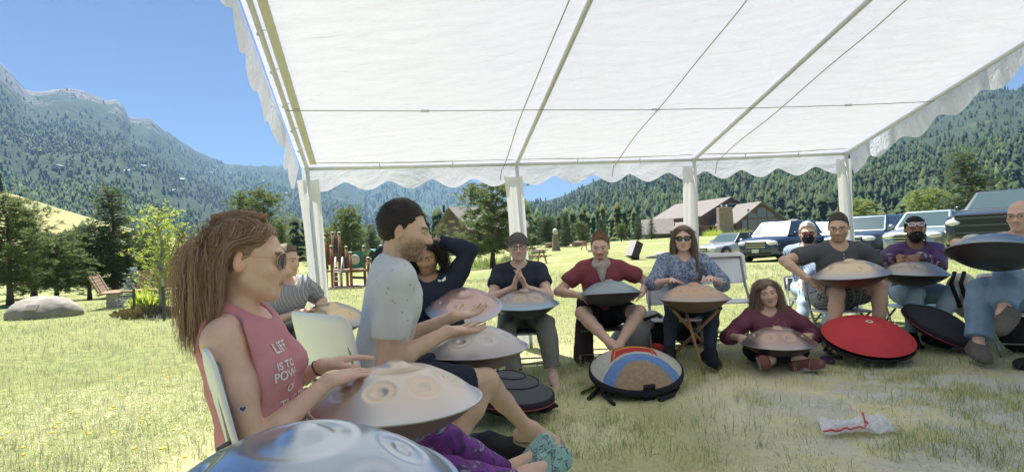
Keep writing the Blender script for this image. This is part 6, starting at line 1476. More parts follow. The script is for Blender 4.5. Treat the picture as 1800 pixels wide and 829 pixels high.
for mb in st_b: V_ = link('strap', mb.mesh('strap', tuple(cc_)), blk); V_.parent = e; V_.matrix_parent_inverse = Matrix(); V_.rotation_euler = e.rotation_euler.to_matrix().inverted().to_euler()
cr = P(1524, 594, 4.35); e = hard_case('bright red fabric handpan case propped towards the viewer', cr, (-.03, -.33, .94), .312, redf, blk, blk, .80, band=.3)
MB().lathe([(.0001, .145), (.022, .1455), (.026, .143), (.028, .140)], 24).obj('badge', mat('white_badge', (.7, .7, .7), .5), e, origin=(0, 0, 0)); MB().lathe([(.0001, .1465), (.012, .1465), (.013, .145)], 20).obj('badge_centre', mat('badge_ink', (.2, .05, .05), .5), e, origin=(0, 0, 0))
ck = P(1652, 572, 4.55); e = hard_case('black fabric handpan case with dark red trim beside the red one', ck, (.28, -.42, .85), .265, cloth('black_case_lid', (.034, .036, .043), None, (14, 1), (150, .4)), blk, blk, .66, piping=redp)
MB().lathe([(.14, .092), (.10, .103), (.06, .1095)], 40, c=(-.06, .06, .001)).obj('trim_panel', cloth('dark_red_trim', (.09, .02, .035)), e, origin=(0, 0, 0)) if False else None
cg = P(893, 690, 3.62); e = hard_case('dark grey handpan case with red piping under the grey-tee man\'s pan', cg, (.12, -.05, 1), .285, dgrey, blk, blk, .74, piping=redp)
for rr, zz_ in ((.10, .122), (.19, .108)): MB().tube([(rr * math.cos(a), rr * math.sin(a), .02 + .285 * .37 * (1 - (rr / .285) ** 2.2) + .002) for a in np.linspace(0, 2 * np.pi, 48, endpoint=False)], .004, 6, closed=True).obj('seam', blk, e, origin=(0, 0, 0))
g = pz_ground(955, 722); o, b_ = blob('pouch', [Ell(g + UP * .035, (.07, .05, .045)), Ell(g + UP * .06 + RT * .03, (.04, .04, .04)), Cone(g + UP * .04, g + RT * .09 + UP * .03, .03, .015)], blk, .008, .012, 22, label='small black crumpled pouch beside the dark grey case', cat='pouch'); place(o, b_)
g = pz_ground(890, 800); o, b_ = blob('shoulder_bag', [Ell(g + UP * .04, (.15, .10, .055)), Ell(g + UP * .06 - RT * .09, (.08, .08, .07)), Ell(g + UP * .03 + RT * .14, (.09, .05, .035))], blk, .008, .014, 16, label='slumped black bag on the grass by the flip-flop foot', cat='bag'); place(o, b_)
g = pz_ground(840, 768); b_ = empty('flat_box', g, 'small flat black box lying on the grass near the black bag', 'box', rz=.1); MB().box((0, 0, .012), (.105, .05, .014)).obj('box_body', mat('black_gloss', (.012, .012, .014), .2), b_, origin=(0, 0, 0), bevel=.004); MB().box((0, 0, .0195), (.095, .042, .0008)).obj('lid', mat('screen_glass', (.02, .02, .022), .3), b_, origin=(0, 0, 0))
g = pz_ground(1456, 636); o, b_ = blob('pouch', [Ell(g + UP * .012, (.045, .07, .014)), Ell(g + UP * .022 + np.array([0, .03, 0]), (.04, .035, .02))], cloth('purple_cloth', (.085, .03, .11)), .006, .003, label='small purple pouch lying left of the red case', cat='pouch'); place(o, b_)
# packs behind the players
g = on_ground(1128, 5.25); gp = cloth('pale_grey_pack', (.36, .36, .36), None, (8, 1), (90, .4)); M_ = rotz(.3)
o, b_ = blob('backpack', [Ell(g + UP * .16, (.24, .15, .16), M_), Ell(g + UP * .25 + RT * .09, (.16, .13, .13), M_), Ell(g + UP * .12 + RT * -.16, (.13, .12, .11), M_)], gp, .011, .016, 10, label='pale grey and black backpack behind the legs of the man in maroon tee', cat='backpack'); place(o, b_)
q, _ = blob('dark_panel', [Ell(g + UP * .17 + RT * .16 - np.array([0, .10, 0]), (.12, .09, .16), M_)], blk, .011, .01, 10, parent=o, base=b_)
mb = MB(); mb.tube([g + UP * .32 + RT * .0 + TOCAM * .12, g + UP * .36 + RT * .13 + TOCAM * .13, g + UP * .22 + RT * .25 + TOCAM * .14], .014, 8); link('strap', mb.mesh('strap', tuple(b_)), blk, o)
g = on_ground(1162, 4.9); o, b_ = blob('red_cloth', [Ell(g + UP * .06, (.075, .05, .06)), Ell(g + UP * .10 - RT * .03, (.05, .04, .045))], redf, .008, .02, 16, label='bunched bright red cloth behind the patchwork case', cat='cloth'); place(o, b_)
g = on_ground(1212, 5.4); o, b_ = blob('bag', [Ell(g + UP * .15, (.17, .11, .15)), Ell(g + UP * .24, (.15, .10, .07))], blk, .011, .008, 10, label='black bag standing behind the crossed stand legs', cat='bag'); place(o, b_)
jr = PEOPLE['red']; g = P(1022, 545, 5.0); jm_ = cloth('dark_plum_jacket', (.055, .034, .042), None, (10, 1), (140, .4)); o, b_ = blob('jacket', [Cone(P(1024, 532, 4.98), P(1020, 630, 5.0), .05, .055), Cone(P(1032, 535, 5.0), P(1036, 628, 5.02), .04, .045)], jm_, .009, .016, 12, label='dark plum jacket hanging from the chair of the man in maroon tee', cat='jacket'); place(o, b_)
g = on_ground(1692, 4.85); cream = cloth('cream_canvas', (.52, .50, .44)); o, b_ = blob('tote_bag', [Ell(P(1690, 505, 4.85), (.11, .10, .13), rotx(.2)), Ell(P(1700, 530, 4.85), (.12, .10, .14))], cream, .009, .012, 12, label='cream bag with black bands between purple jacket player and bald man', cat='bag'); place(o, b_)
for (x0, x1) in ((1672, 1688), (1689, 1702)):
    mb = MB(); mb.tube([P(x0 + 6, 478, 4.78), P(x0, 498, 4.74), P(x1, 540, 4.73)], .016, 8); link('band', mb.mesh('band', tuple(b_)), blk, o)
g = on_ground(1795, 4.35); o, b_ = blob('dark_pack', [Ell(g + UP * .15 , (.16, .12, .15)), Ell(g + UP * .27 + RT * .05, (.12, .1, .08))], blk, .011, .014, 12, label='black pack behind the crossed legs of the bald man', cat='backpack'); place(o, b_)
g = pz_ground(1800, 648); o, b_ = blob('shoe', [Ell(g + UP * .035 + RT * .03, (.09, .06, .04)), Ell(g + UP * .03, (.06, .05, .035))], blk, .007, .004, label='toe of a black shoe cut by the right picture edge', cat='shoe'); place(o, b_)
# plastic zip bag
pl = mat('clear_film', (.86, .88, .92), .18, alpha=.42, spec=.6); r_ = np.random.default_rng(4); g = pz_ground(1505, 752); NX, NY = 44, 28
xx, yy = np.meshgrid(np.linspace(-.5, .5, NX), np.linspace(-.5, .5, NY), indexing='ij'); V = np.stack([xx * .36 + yy * .05, yy * .22, .026 + .045 * fbm(np.stack([xx * 8, yy * 6, xx * 0], -1), 4) + .03 * np.exp(-((xx - .1) ** 2 + yy ** 2) / .06)], -1).reshape(-1, 3)
i, j = np.meshgrid(np.arange(NX - 1), np.arange(NY - 1), indexing='ij'); F = np.stack([i * NY + j, (i + 1) * NY + j, (i + 1) * NY + j + 1, i * NY + j + 1], -1).reshape(-1, 4)
bg_ = empty('plastic_bag', g, 'clear crumpled plastic bag with a red seal lying on the grass', 'bag', rz=-.12); link('film', np_mesh('film', V, F), pl, bg_); V2 = V.copy(); V2[:, 2] = V[:, 2] * .35 + .004; link('film', np_mesh('film', V2, F[:, ::-1]), pl, bg_)
Vg = V.reshape(NX, NY, 3); e1 = [Vg[k, 2] + np.array([0, 0, .005]) for k in range(0, NX // 2 + 4)]; e2 = [Vg[0, k] + np.array([0, 0, .005]) for k in range(2, NY)]
MB().tube(np.array(e1), .0055, 6).obj('red_seal', mat('red_plastic', (.62, .06, .07), .35), bg_, origin=(0, 0, 0)); MB().tube(np.array([Vg[NX // 2 + 4, k] + np.array([0, 0, .006]) for k in range(2, 20)]), .004, 6).obj('red_seal', mat('red_plastic', (.62, .06, .07), .35), bg_, origin=(0, 0, 0))
# ------------------------------------------------------------------ parked vehicles
glassm = mat('car_glass', (.07, .11, .12), .08, spec=.4); tyre = mat('tyre', (.03, .03, .03), .85); alloy = mat('alloy_rim', (.42, .42, .43), .3, .85); blackp = mat('black_trim', (.025, .025, .028), .5); lampm = mat('head_lamp', (.72, .74, .76), .08, coat=1.); platem = mat('number_plate', (.62, .64, .62), .5); chrome = mat('chrome', (.7, .7, .72), .12, 1.)
def loft(st, n=20, cap=True):
    """st: (y, half width, z low, z high, squareness)"""
    V, F = [], []
    for (y, w, z0, z1, e) in st:
        for k in range(n):
            a = 2 * math.pi * (k + .5) / n; c, s = math.cos(a), math.sin(a); V.append((w * np.sign(c) * abs(c) ** e, y, (z0 + z1) / 2 + (z1 - z0) / 2 * np.sign(s) * abs(s) ** e))
    m = len(st)
    for i in range(m - 1):
        for k in range(n): F.append([i * n + k, i * n + (k + 1) % n, (i + 1) * n + (k + 1) % n, (i + 1) * n + k][::-1])
    if cap: F += [[k for k in range(n)], [(m - 1) * n + k for k in range(n)][::-1]]
    return V, F
def vehicle(name, label, px, D, heading, paint, L, W, H, hood, belt, cabin, cat='car', cab_paint=None, grille='bar', clear=.22, wheel=.34):
    """cabin=(y of windscreen base, windscreen top, roof end, rear base) measured back from the nose"""
    g = on_ground(px, D); e = empty(name, g, label, cat, 'vehicles parked beside the field', R(heading) + math.pi / 2)       # nose towards local -y
    O = (0, 0, 0); w = W / 2; y0 = -L / 2
    st = [(y0, w * .70, clear + .16, hood * .72, .5), (y0 + .06, w * .86, clear + .06, hood * .86, .42), (y0 + .25, w * .97, clear, hood * .95, .36), (y0 + cabin[0] * .6, w, clear, hood, .34), (y0 + cabin[0], w, clear, belt, .34), (y0 + L * .6, w, clear, belt + .02, .34), (y0 + L - .35, w * .98, clear, belt + .01, .34), (y0 + L - .06, w * .9, clear + .08, belt - .08, .4), (y0 + L, w * .75, clear + .2, belt - .2, .5)]
    V, F = loft(st, 28); mb = MB(); mb.add(V, F, True); body = mb.obj('body', paint, e, O)
    a, b, c, d = (y0 + q for q in cabin); wb, wt = w * .93, w * .74; zb = belt - .03; zt = H
    Vc = np.array([(-wb, a, zb), (wb, a, zb), (wb, d, zb), (-wb, d, zb), (-wt, b, zt), (wt, b, zt), (wt, c, zt), (-wt, c, zt)]); mb = MB(); mb.add(Vc, [[0, 3, 2, 1], [4, 5, 6, 7], [0, 1, 5, 4], [1, 2, 6, 5], [2, 3, 7, 6], [3, 0, 4, 7]]); mb.obj('cabin', cab_paint or paint, e, O, bevel=.05)
    def pane(q, nm, ins=.09, lift=.008, split=None):
        q = np.array(q, float); ctr = q.mean(0); nn = np.cross(q[1] - q[0], q[3] - q[0]); nn /= np.linalg.norm(nn)
        def lerp(u, v): return q[0] * (1 - u) * (1 - v) + q[1] * u * (1 - v) + q[2] * u * v + q[3] * (1 - u) * v
        for (u0, u1) in (split or [(ins * .6, 1 - ins * .6)]):
            f = np.array([lerp(u0, ins), lerp(u1, ins), lerp(u1, 1 - ins), lerp(u0, 1 - ins)]); mb = MB(); mb.add(np.vstack([f - nn * .01, f + nn * lift]), [[0, 3, 2, 1], [4, 5, 6, 7], [0, 1, 5, 4], [1, 2, 6, 5], [2, 3, 7, 6], [3, 0, 4, 7]]); mb.obj(nm, glassm, e, O)
    pane([Vc[0], Vc[1], Vc[5], Vc[4]], 'windscreen'); pane([Vc[2], Vc[3], Vc[7], Vc[6]], 'rear_window')
    pane([Vc[1], Vc[2], Vc[6], Vc[5]], 'side_window', .12, split=[(.06, .34), (.38, .66), (.70, .94)]); pane([Vc[3], Vc[0], Vc[4], Vc[7]], 'side_window', .12, split=[(.06, .30), (.34, .62), (.66, .94)])
    for s in (-1, 1):
        for yy in (y0 + .86, y0 + L - .92):
            Mw = roty(math.pi / 2); t = MB().lathe([(wheel * .62, -.10), (wheel * .96, -.105), (wheel, -.07), (wheel, .07), (wheel * .96, .105), (wheel * .62, .10)], 28, (s * (w - .09), yy, wheel), Mw); wo = t.obj('wheel', tyre, e, O)
            r = MB().lathe([(.001, .085), (wheel * .2, .09), (wheel * .60, .075), (wheel * .64, .10)], 28, (s * (w - .09), yy, wheel), Mw @ np.diag([1, 1, s])); 
            for k in range(5): a_ = k * 2 * math.pi / 5; r.bar((s * (w + .005), yy, wheel), (s * (w + .005), yy + wheel * .6 * math.cos(a_), wheel + wheel * .6 * math.sin(a_)), .05, .03, (1, 0, 0))
            link('rim', r.mesh('rim'), alloy, wo)
            MB().lathe([(wheel * 1.02, -.02), (wheel * 1.16, .0), (wheel * 1.16, .05), (wheel * 1.02, .06)], 28, (s * (w - .055), yy, wheel + .02), Mw @ np.diag([1, 1, s])).obj('wheel_arch', blackp, e, O)
        hl = MB(); hl.sphere((s * w * .72, y0 + .10, hood * .78), (.22, .13, .10), 14, 10, rotz(s * .5)); hl.obj('headlight', lampm, e, O)
        MB().sphere((s * (w + .09), a + .28, belt + .07), (.10, .06, .07), 10, 8).obj('mirror', paint, e, O)
        MB().sphere((s * w * .68, y0 + .06, clear + .22), (.07, .05, .05), 10, 6).obj('fog_lamp', lampm, e, O)
    gz0, gz1 = (hood * .58, hood * .86) if grille == 'bar' else (hood * .50, hood * .93)
    gr = MB().box((0, y0 + .01, (gz0 + gz1) / 2), (w * (1.0 if grille == 'bar' else 1.35), .06, gz1 - gz0)).obj('grille', blackp, e, O, bevel=.02)
    for k in range(3): link('grille_bar', MB().box((0, y0 - .025, gz0 + (gz1 - gz0) * (k + .5) / 3), (w * (.95 if grille == 'bar' else 1.28), .02, .025)).mesh('grille_bar'), chrome if grille == 'bar' else mat('grille_grey', (.16, .165, .17), .35, .6), gr)
    MB().box((0, y0 + .02, clear + .13), (w * 1.4, .10, .14)).obj('bumper', blackp, e, O, bevel=.03); MB().box((0, y0 - .04, clear + .26), (.30, .015, .15)).obj('number_plate', platem, e, O)
    return e
def paint(n, c, metal=.4, rough=.25): return mat(n, c, rough, metal, coat=1.)
silver = paint('silver_paint', (.62, .63, .65)); navyp = paint('navy_paint', (.035, .055, .11)); bluep = paint('blue_paint', (.05, .10, .20)); darkp = paint('slate_blue_paint', (.035, .06, .10)); greyp = paint('silver_grey_paint', (.34, .40, .42)); trp = paint('charcoal_paint', (.04, .05, .065))
vehicle('parked_car', 'low silver convertible with dark soft top, leftmost of the parked vehicles', 1286, 30, -152, silver, 4.5, 1.8, 1.36, .80, .92, (1.55, 2.15, 3.1, 3.75), cab_paint=blackp, clear=.17)
vehicle('parked_suv', 'navy compact sport utility vehicle with pale hood glare beside the silver convertible', 1376, 25, -142, navyp, 4.5, 1.82, 1.68, 1.02, 1.08, (1.1, 1.8, 3.9, 4.4))
vehicle('parked_car', 'blue car mostly hidden behind the masked man and the henley man', 1466, 27, -142, bluep, 4.5, 1.82, 1.62, .98, 1.02, (1.1, 1.8, 3.8, 4.3))
vehicle('parked_suv', 'dark slate-blue sport utility vehicle behind henley man and purple jacket player', 1535, 23, -142, darkp, 4.7, 1.88, 1.68, 1.04, 1.10, (1.25, 1.95, 4.0, 4.55))
vehicle('parked_car', 'silver-grey crossover behind the purple jacket player', 1640, 20.5, -142, greyp, 4.6, 1.85, 1.62, 1.0, 1.05, (1.2, 1.95, 3.9, 4.4))
vehicle('pickup_truck', 'large charcoal pickup truck with a wide dark grille at the right', 1792, 16.2, -144, trp, 5.6, 2.03, 1.88, 1.32, 1.36, (1.55, 2.15, 3.5, 3.75), cat='truck', grille='wide', clear=.36, wheel=.40)
# ------------------------------------------------------------------ lodge and houses
logw = mat('dark_log_siding', (.15, .10, .075), .85, var=(3, 1.2), col2=(.10, .068, .052), bump=(6, .6)); roofm = mat('brown_grey_shingle', (.22, .20, .185), .9, var=(1.2, 1.2), col2=(.17, .155, .145), bump=(5, .6)); stonem = mat('chimney_stone', (.36, .28, .22), .9, var=(3.5, 1.6), col2=(.22, .17, .14), bump=(4, .9)); trimw = mat('brown_trim', (.20, .13, .09), .7); wing = mat('window_glass', (.06, .085, .095), .06, spec=.9, coat=.6)
def wing_part(e, c, yaw, width, depth, wall, apex, over=.5, side_roof=True, windows=None, gname='wall'):
    Mz = rotz(yaw); T = lambda v: c + Mz @ np.asarray(v, float); h = width / 2
    V = np.array([T(q) for q in [(-h, 0, -.6), (h, 0, -.6), (h, 0, wall), (0, 0, apex), (-h, 0, wall), (-h, depth, -.6), (h, depth, -.6), (h, depth, wall), (0, depth, apex), (-h, depth, wall)]])
    mb = MB(); mb.add(V, [[0, 1, 2, 3, 4], [9, 8, 7, 6, 5], [0, 5, 6, 1], [1, 6, 7, 2], [0, 4, 9, 5], [2, 7, 8, 3], [3, 8, 9, 4]]); mb.obj(gname, logw, e)
    sl = (apex - wall) / h
    for s in (-1, 1):
        a0 = np.array([0, -over, apex + .04]); a1 = np.array([s * (h + over), -over, wall - sl * over + .04]); b0 = a0 + np.array([0, depth + 2 * over, 0]); b1 = a1 + np.array([0, depth + 2 * over, 0]); up = np.array([0, 0, .22])
        q = np.array([T(v) for v in (a0, a1, b1, b0, a0 + up, a1 + up, b1 + up, b0 + up)]); mb = MB(); mb.add(q, [[0, 1, 2, 3], [7, 6, 5, 4], [0, 4, 5, 1], [1, 5, 6, 2], [2, 6, 7, 3], [3, 7, 4, 0]]); mb.obj('roof', roofm, e)
    for (x, z, w, hh, top) in windows or []:
        q = np.array([(x - w / 2, 0, z), (x + w / 2, 0, z), (x + w / 2, 0, z + hh + (top if x > 0 else 0) * 0), (x - w / 2, 0, z + hh)]); 
        if top: q[2][2] += -top * np.sign(x) * .5 if x else 0; q[3][2] += top * np.sign(x) * .5 if x else 0
        f = q.copy(); fr = MB(); cen = q.mean(0); big = cen + (q - cen) * np.array([1 + .22 / w, 1, 1 + .22 / hh])
        fr.add(np.array([T(v + np.array([0, -.06, 0])) for v in big] + [T(v + np.array([0, .1, 0])) for v in big]), [[0, 1, 2, 3], [0, 4, 5, 1], [1, 5, 6, 2], [2, 6, 7, 3], [3, 7, 4, 0]]); fo = fr.obj('window', trimw, e)
        pn = MB(); pn.add(np.array([T(v + np.array([0, -.075, 0])) for v in q]), [[0, 1, 2, 3]]); link('pane', pn.mesh('pane', tuple(e.location)), wing, fo)
DL = 118.; lb = on_ground(1290, DL); lodge = empty('lodge', lb, 'large dark brown timber lodge with several gabled roofs and stone chimney', 'house')
u = DL / 1000
def lp(px, dD=0): q = on_ground(px, DL + dD); q[2] = lb[2]; return q
wing_part(lodge, lp(1338), .22, 100 * u, 11, 21 * u, 55 * u, .7, windows=[(-3.9, 1.0, 1.0, 2.0, 0), (-1.9, .7, 2.1, 2.4, 0), (.45, .7, 2.1, 2.4, 0), (2.75, .7, 2.0, 2.4, 0), (4.5, 1.6, .7, 1.2, 0), (-1.9, 3.45, 1.9, 1.1, -1.1), (.3, 3.45, 1.9, 1.9, 0), (2.4, 3.45, 1.5, .9, 1.)])
wing_part(lodge, lp(1284, 9), .30, 120 * u, 20, 40 * u, 70 * u, .9, windows=[(.9, 5.6, 2.4, 1.5, 0), (-1.4, 5.6, 1.2, 1.2, 0), (4.2, 1., 1.6, 2., 0)])
wing_part(lodge, lp(1178, 4), 1.35, 60 * u, 88 * u * .5, 12 * u, 34 * u, .8, windows=[(-1.5, .8, 1.2, 1., 0), (1.5, .8, 1.2, 1., 0)])
wing_part(lodge, lp(1215, -1), .30, 46 * u, 9, 15 * u, 26 * u, .8, windows=[(-1.6, .7, .9, 1.2, 0), (.3, .7, .9, 1.2, 0)])
wing_part(lodge, lp(1400, 8), .22, 44 * u, 9, 12 * u, 22 * u, .8)
c = lp(1275, -1.5); mb = MB(); mb.box(c + UP * 2.3, (3.0, 1.8, 7.0), None, .92); mb.obj('chimney', stonem, lodge, bevel=.1)
for o in (-.5, .5): MB().tube([c + UP * 5.7 + RT * o, c + UP * 6.3 + RT * o], .18, 10).obj('chimney_pot', mat('pale_metal', (.55, .55, .55), .4, .6), lodge)
for (x0, x1, y_) in ((1228, 1252, 404), (1236, 1236, 404), (1252, 1252, 404), (1230, 1252, 398)):
    pass
for k, px in enumerate((1226, 1240, 1254)): c = lp(px, -4); MB().tube([c, c + UP * 2.1], .14, 8).obj('porch_post', trimw, lodge)
MB().bar(lp(1224, -4) + UP * 2.1, lp(1257, -4) + UP * 2.1, .3, .3).obj('porch_beam', trimw, lodge); MB().bar(lp(1232, -4) + UP * .9, lp(1262, -6) + UP * .9, .12, .12).obj('porch_rail', trimw, lodge)
hb = on_ground(800, 72); hs = empty('cabin_house', hb, 'dark cabin with pale grey roof behind the large pine', 'house'); wing_part(hs, hb, -.9, 7, 9, 3.3, 5.8, .7, windows=[(-1.5, 1, 1.2, 1.2, 0), (1.5, 1, 1.2, 1.2, 0)]); MB().tube([hb + UP * 5.4 - RT * 1.2, hb + UP * 6.4 - RT * 1.2], .16, 8).obj('chimney', blackp, hs)
wl_m = mat('pale_house_wall', (.42, .36, .30), .8); wr_m = mat('pale_house_roof', (.34, .34, .35), .6)
def far_house_meshes():
    w = MB().box((0, 0, 1.2), (11, 7, 3.4)).mesh('wall'); r = MB(); r.prism([(-6.2, 2.7), (6.2, 2.7), (6.2, 3.0), (0, 5.2), (-6.2, 3.0)], 8.4); return w, r.mesh('roof')
FHW, FHR = far_house_meshes()
def surf_pt(S, px, py):
    sf = S[0]; d = sf - CAM; uu = 900 + FPX * (d @ _r) / (d @ _f); vv = 414.5 - FPX * (d @ _u) / (d @ _f); k = np.argmin((uu - px) ** 2 + (vv - py) ** 2); return sf[np.unravel_index(k, uu.shape)]
HL = [(MTL, 225, 304), (MTL, 252, 296), (MTL, 262, 300), (MTL, 348, 305), (MTL, 372, 307), (MTL, 402, 308), (MTL, 305, 338), (MTL, 350, 336), (MTL, 145, 318), (MTL, 100, 296), (MTL, 455, 326), (MTL, 465, 324), (MTR, 1030, 378), (MTR, 1150, 335), (MTL, 500, 342), (MTL, 320, 318)]
HL.sort(key=lambda h: h[1]); ORD = ['leftmost', 'second', 'third', 'fourth', 'fifth', 'sixth', 'seventh', 'eighth', 'ninth', 'tenth', 'eleventh', 'twelfth', 'thirteenth', 'fourteenth']
for k, (S, px, py) in enumerate(HL):
    q = surf_pt(S, px, py); e = empty('far_house', q + UP * .3, (ORD[k] + (' from the left' if k else '') + ' of the tiny pale-roofed houses on the left mountainside') if S is MTL else 'tiny pale-roofed house among trees ' + ('above the field' if px < 1100 else 'higher up') + ' on the right mountainside', 'house', ['houses on the left mountainside', 'houses on the right mountainside'][S is MTR], k * .9); f_ = 1.25 if S is MTL else .7; e.scale = (f_, f_, f_)
    for nm, me, m in (('wall', FHW, wl_m), ('roof', FHR, wr_m)):
        if not me.materials: me.materials.append(m)
        o = bpy.data.objects.new(nm, me); COL.objects.link(o); o.parent = e
# ------------------------------------------------------------------ playground
DP = 25.; pb = on_ground(606, DP); pg = empty('playground_tower', pb, 'wooden playground tower with green slide and round window panel', 'playground'); up_ = DP / 1000
pw_ = mat('red_brown_post', (.24, .105, .05), .7, var=(3, 1), col2=(.18, .075, .036)); capm = mat('cream_cap', (.62, .58, .46), .6); grn = mat('green_plastic', (.03, .17, .13), .45); dkp = mat('dark_panel', (.05, .05, .055), .6); crm = mat('cream_plastic', (.58, .54, .42), .5)
def pp(px, py, dD=0.):
    """point of the tower: column px, height from photo row py at the tower's distance"""
    q = on_ground(px, DP + dD); t = P(px, py, DP + dD); return np.array([q[0], q[1], t[2]])
for k, (px, ty, dD) in enumerate([(557, 411, 1.2), (573, 411, 1.4), (574, 419, -.4), (588, 409, 1.6), (600, 409, .2), (585, 433, -.6), (611, 434, 1.2), (618, 444, -.8), (642, 433, .4), (649, 453, -.5), (672, 432, .8), (564, 470, 1.0), (592, 470, 1.8)]):
    t = pp(px, ty, dD); g = on_ground(px, DP + dD) - UP * .1; MB().tube([g, t], .062, 12).obj('post', pw_, pg); MB().lathe([(.075, -.01), (.078, .02), (.055, .05), (.001, .06)], 12, t).obj('post_cap', capm, pg)
a = pp(588, 474, -.6); b = pp(640, 474, .4); 
MB().box((pp(600, 474, .5)), (1.2, 1.5, .07)).obj('deck', mat('tan_deck', (.34, .25, .16), .7), pg); MB().box(pp(629, 474, .2), (.9, 1.0, .07)).obj('deck', mat('tan_deck', (.34, .25, .16), .7), pg)
for (x0, x1, y0_, y1_, dD, m, nm) in ((575, 587, 428, 466, -.2, pw_, 'side_panel'), (590, 600, 418, 446, 1.0, dkp, 'dark_panel'), (596, 612, 452, 474, .8, dkp, 'dark_panel'), (620, 641, 441, 472, -.3, grn, 'window_panel')):
    p0, p1 = pp(x0, y1_, dD), pp(x1, y0_, dD); MB().box(((p0 + p1) / 2), (abs(p1[0] - p0[0]), .05, abs(p1[2] - p0[2]))).obj(nm, m, pg, bevel=.008)
c = pp(626, 456, -.42); MB().lathe([(.17, -.03), (.20, -.035), (.215, 0), (.20, .035), (.17, .03)], 28, c, rotx(math.pi / 2)).obj('window_ring', crm, pg); MB().lathe([(.001, .0), (.10, .02), (.175, .0)], 24, c, rotx(math.pi / 2)).obj('bubble', crm, pg)
for s_ in (0, 1):
    x = 592 + 12 * s_; MB().tube([pp(x + 1.5, 470, -.6), pp(x + 1, 452, -1.0), pp(x, 452, -1.3), pp(x - 4, 480, -1.7), on_ground(x - 6, DP - 1.9)], .024, 8).obj('ladder_rail', mat('white_tube', (.66, .66, .64), .4, .3), pg)
for k in range(3): MB().tube([pp(589 + 0, 478 + 8 * k, -1.7), pp(601, 478 + 8 * k, -1.7)], .018, 8).obj('rung', mat('white_tube', (.66, .66, .64), .4, .3), pg)
sl = [pp(571, 448 + 0, -.4), pp(566, 462, -.9), pp(558, 478, -1.4), pp(551, 490, -1.7), pp(545, 497, -1.9)]
V = []; 
for q in sl: V += [q + np.array([.10, .30, .22]), q + np.array([.1, .28, .0]), q + np.array([-.1, -.28, 0]), q + np.array([-.1, -.30, .22]), q + np.array([-.1, -.34, .22]), q + np.array([-.1, -.33, -.05]), q + np.array([.1, .33, -.05]), q + np.array([.1, .34, .22])]
F = [[i * 8 + k, i * 8 + (k + 1) % 8, i * 8 + 8 + (k + 1) % 8, i * 8 + 8 + k] for i in range(len(sl) - 1) for k in range(8)]; mb = MB(); mb.add(V, F, True); mb.obj('slide', grn, pg)
q0 = [pp(x, y_, .3) for x, y_ in ((645, 446), (650, 439), (658, 437), (667, 442), (672, 445))]; V = []
for q in q0: V += [q - np.array([0, .45, 0]), q + np.array([0, .45, 0]), q + np.array([0, .45, -.05]), q - np.array([0, .45, .05])]
mb = MB(); mb.add(V, [[i * 4 + k, i * 4 + (k + 1) % 4, i * 4 + 4 + (k + 1) % 4, i * 4 + 4 + k] for i in range(4) for k in range(4)], True); mb.obj('arched_roof', grn, pg)
MB().bar(pp(620, 476, -.6), pp(645, 474, .3), .10, .12).obj('beam', pw_, pg); MB().bar(pp(557, 425, .4), pp(573, 423, .6), .08, .08).obj('beam', pw_, pg); MB().bar(pp(619, 487, -.6), pp(640, 488, -.4), .09, .10).obj('beam', dkp, pg)
gpad = on_ground(606, DP + .3); th = np.linspace(0, 2 * np.pi, 40, endpoint=False); ringp = np.stack([gpad[0] + 2.1 * np.cos(th), gpad[1] + 2.2 * np.sin(th)], 1); Vp = [(x, y, G(x, y) + .035) for x, y in ringp] + [(gpad[0], gpad[1], G(gpad[0], gpad[1]) + .035)]
pad = link('play_pad', np_mesh('play_pad', np.array(Vp), [[k, (k + 1) % 40, 40] for k in range(40)], False), mat('woodchip', (.46, .36, .27), .95, var=(20, 1.3), col2=(.34, .26, .19), bump=(40, .8))); tag(pad, kind='structure')
kb = empty('timber_border', (gpad[0], gpad[1], gpad[2]), 'low dark timber edging in front of the playground tower', 'edging')
for x0, x1 in ((563, 580), (580.5, 598), (598.5, 616), (616.5, 636)): MB().bar(on_ground(x0, DP - 2.0) + UP * .06, on_ground(x1, DP - 2.0) + UP * .06, .14, .14).obj('timber', mat('dark_timber', (.10, .07, .055), .9), kb, bevel=.01)
# ------------------------------------------------------------------ benches, boulder, stakes, oddments
bw = mat('bench_wood', (.34, .215, .115), .75, var=(4, 1.2), col2=(.26, .16, .085), bump=(25, .3)); conc = mat('concrete_leg', (.40, .38, .35), .85)
def bench(px, D, yaw, label, Lb):
    g = on_ground(px, D); e = empty('park_bench', g, label, 'bench', None, yaw); O = (0, 0, 0)      # faces local +y
    for k in range(5): MB().box((0, .02 + .10 * k, .43), (Lb, .085, .035)).obj('seat_slat', bw, e, O, bevel=.005)
    for k in range(5): t = k * .095; MB().box((0, -.06 - t * .42, .50 + t * .9), (Lb, .035, .082), rotx(.42)).obj('back_slat', bw, e, O, bevel=.005)
    for s in (-1, 1):
        MB().box((s * Lb * .32, .2, .205), (.16, .24, .41), None, .9).obj('leg', conc, e, O, bevel=.01); MB().bar((s * Lb * .32, .0, .40), (s * Lb * .32, -.24, .92), .05, .05).obj('back_support', conc, e, O)
    return e
bench(187, 15, R(-62), 'wooden slat bench seen end-on, right of the boulder', 1.7); bench(302, 13.2, R(176), 'wooden slat bench seen from behind under the young aspen', 1.75)
rk = mat('granite', (.36, .33, .29), .92, var=(2.2, 1.3), col2=(.24, .22, .19), bump=(7, .8)); g = on_ground(78, 12.5)
o, b_ = blob('boulder', [Ell(g + UP * .10, (.68, .55, .36)), Ell(g + UP * .18 - RT * .2, (.40, .40, .28)), Ell(g + UP * .05 + RT * .38, (.36, .4, .24)), Ell(g + UP * .02 - RT * .45, (.30, .35, .24))], rk, .04, .07, 3., label='big pale granite boulder with a small plaque at the far left', cat='boulder', k=.12); place(o, b_)
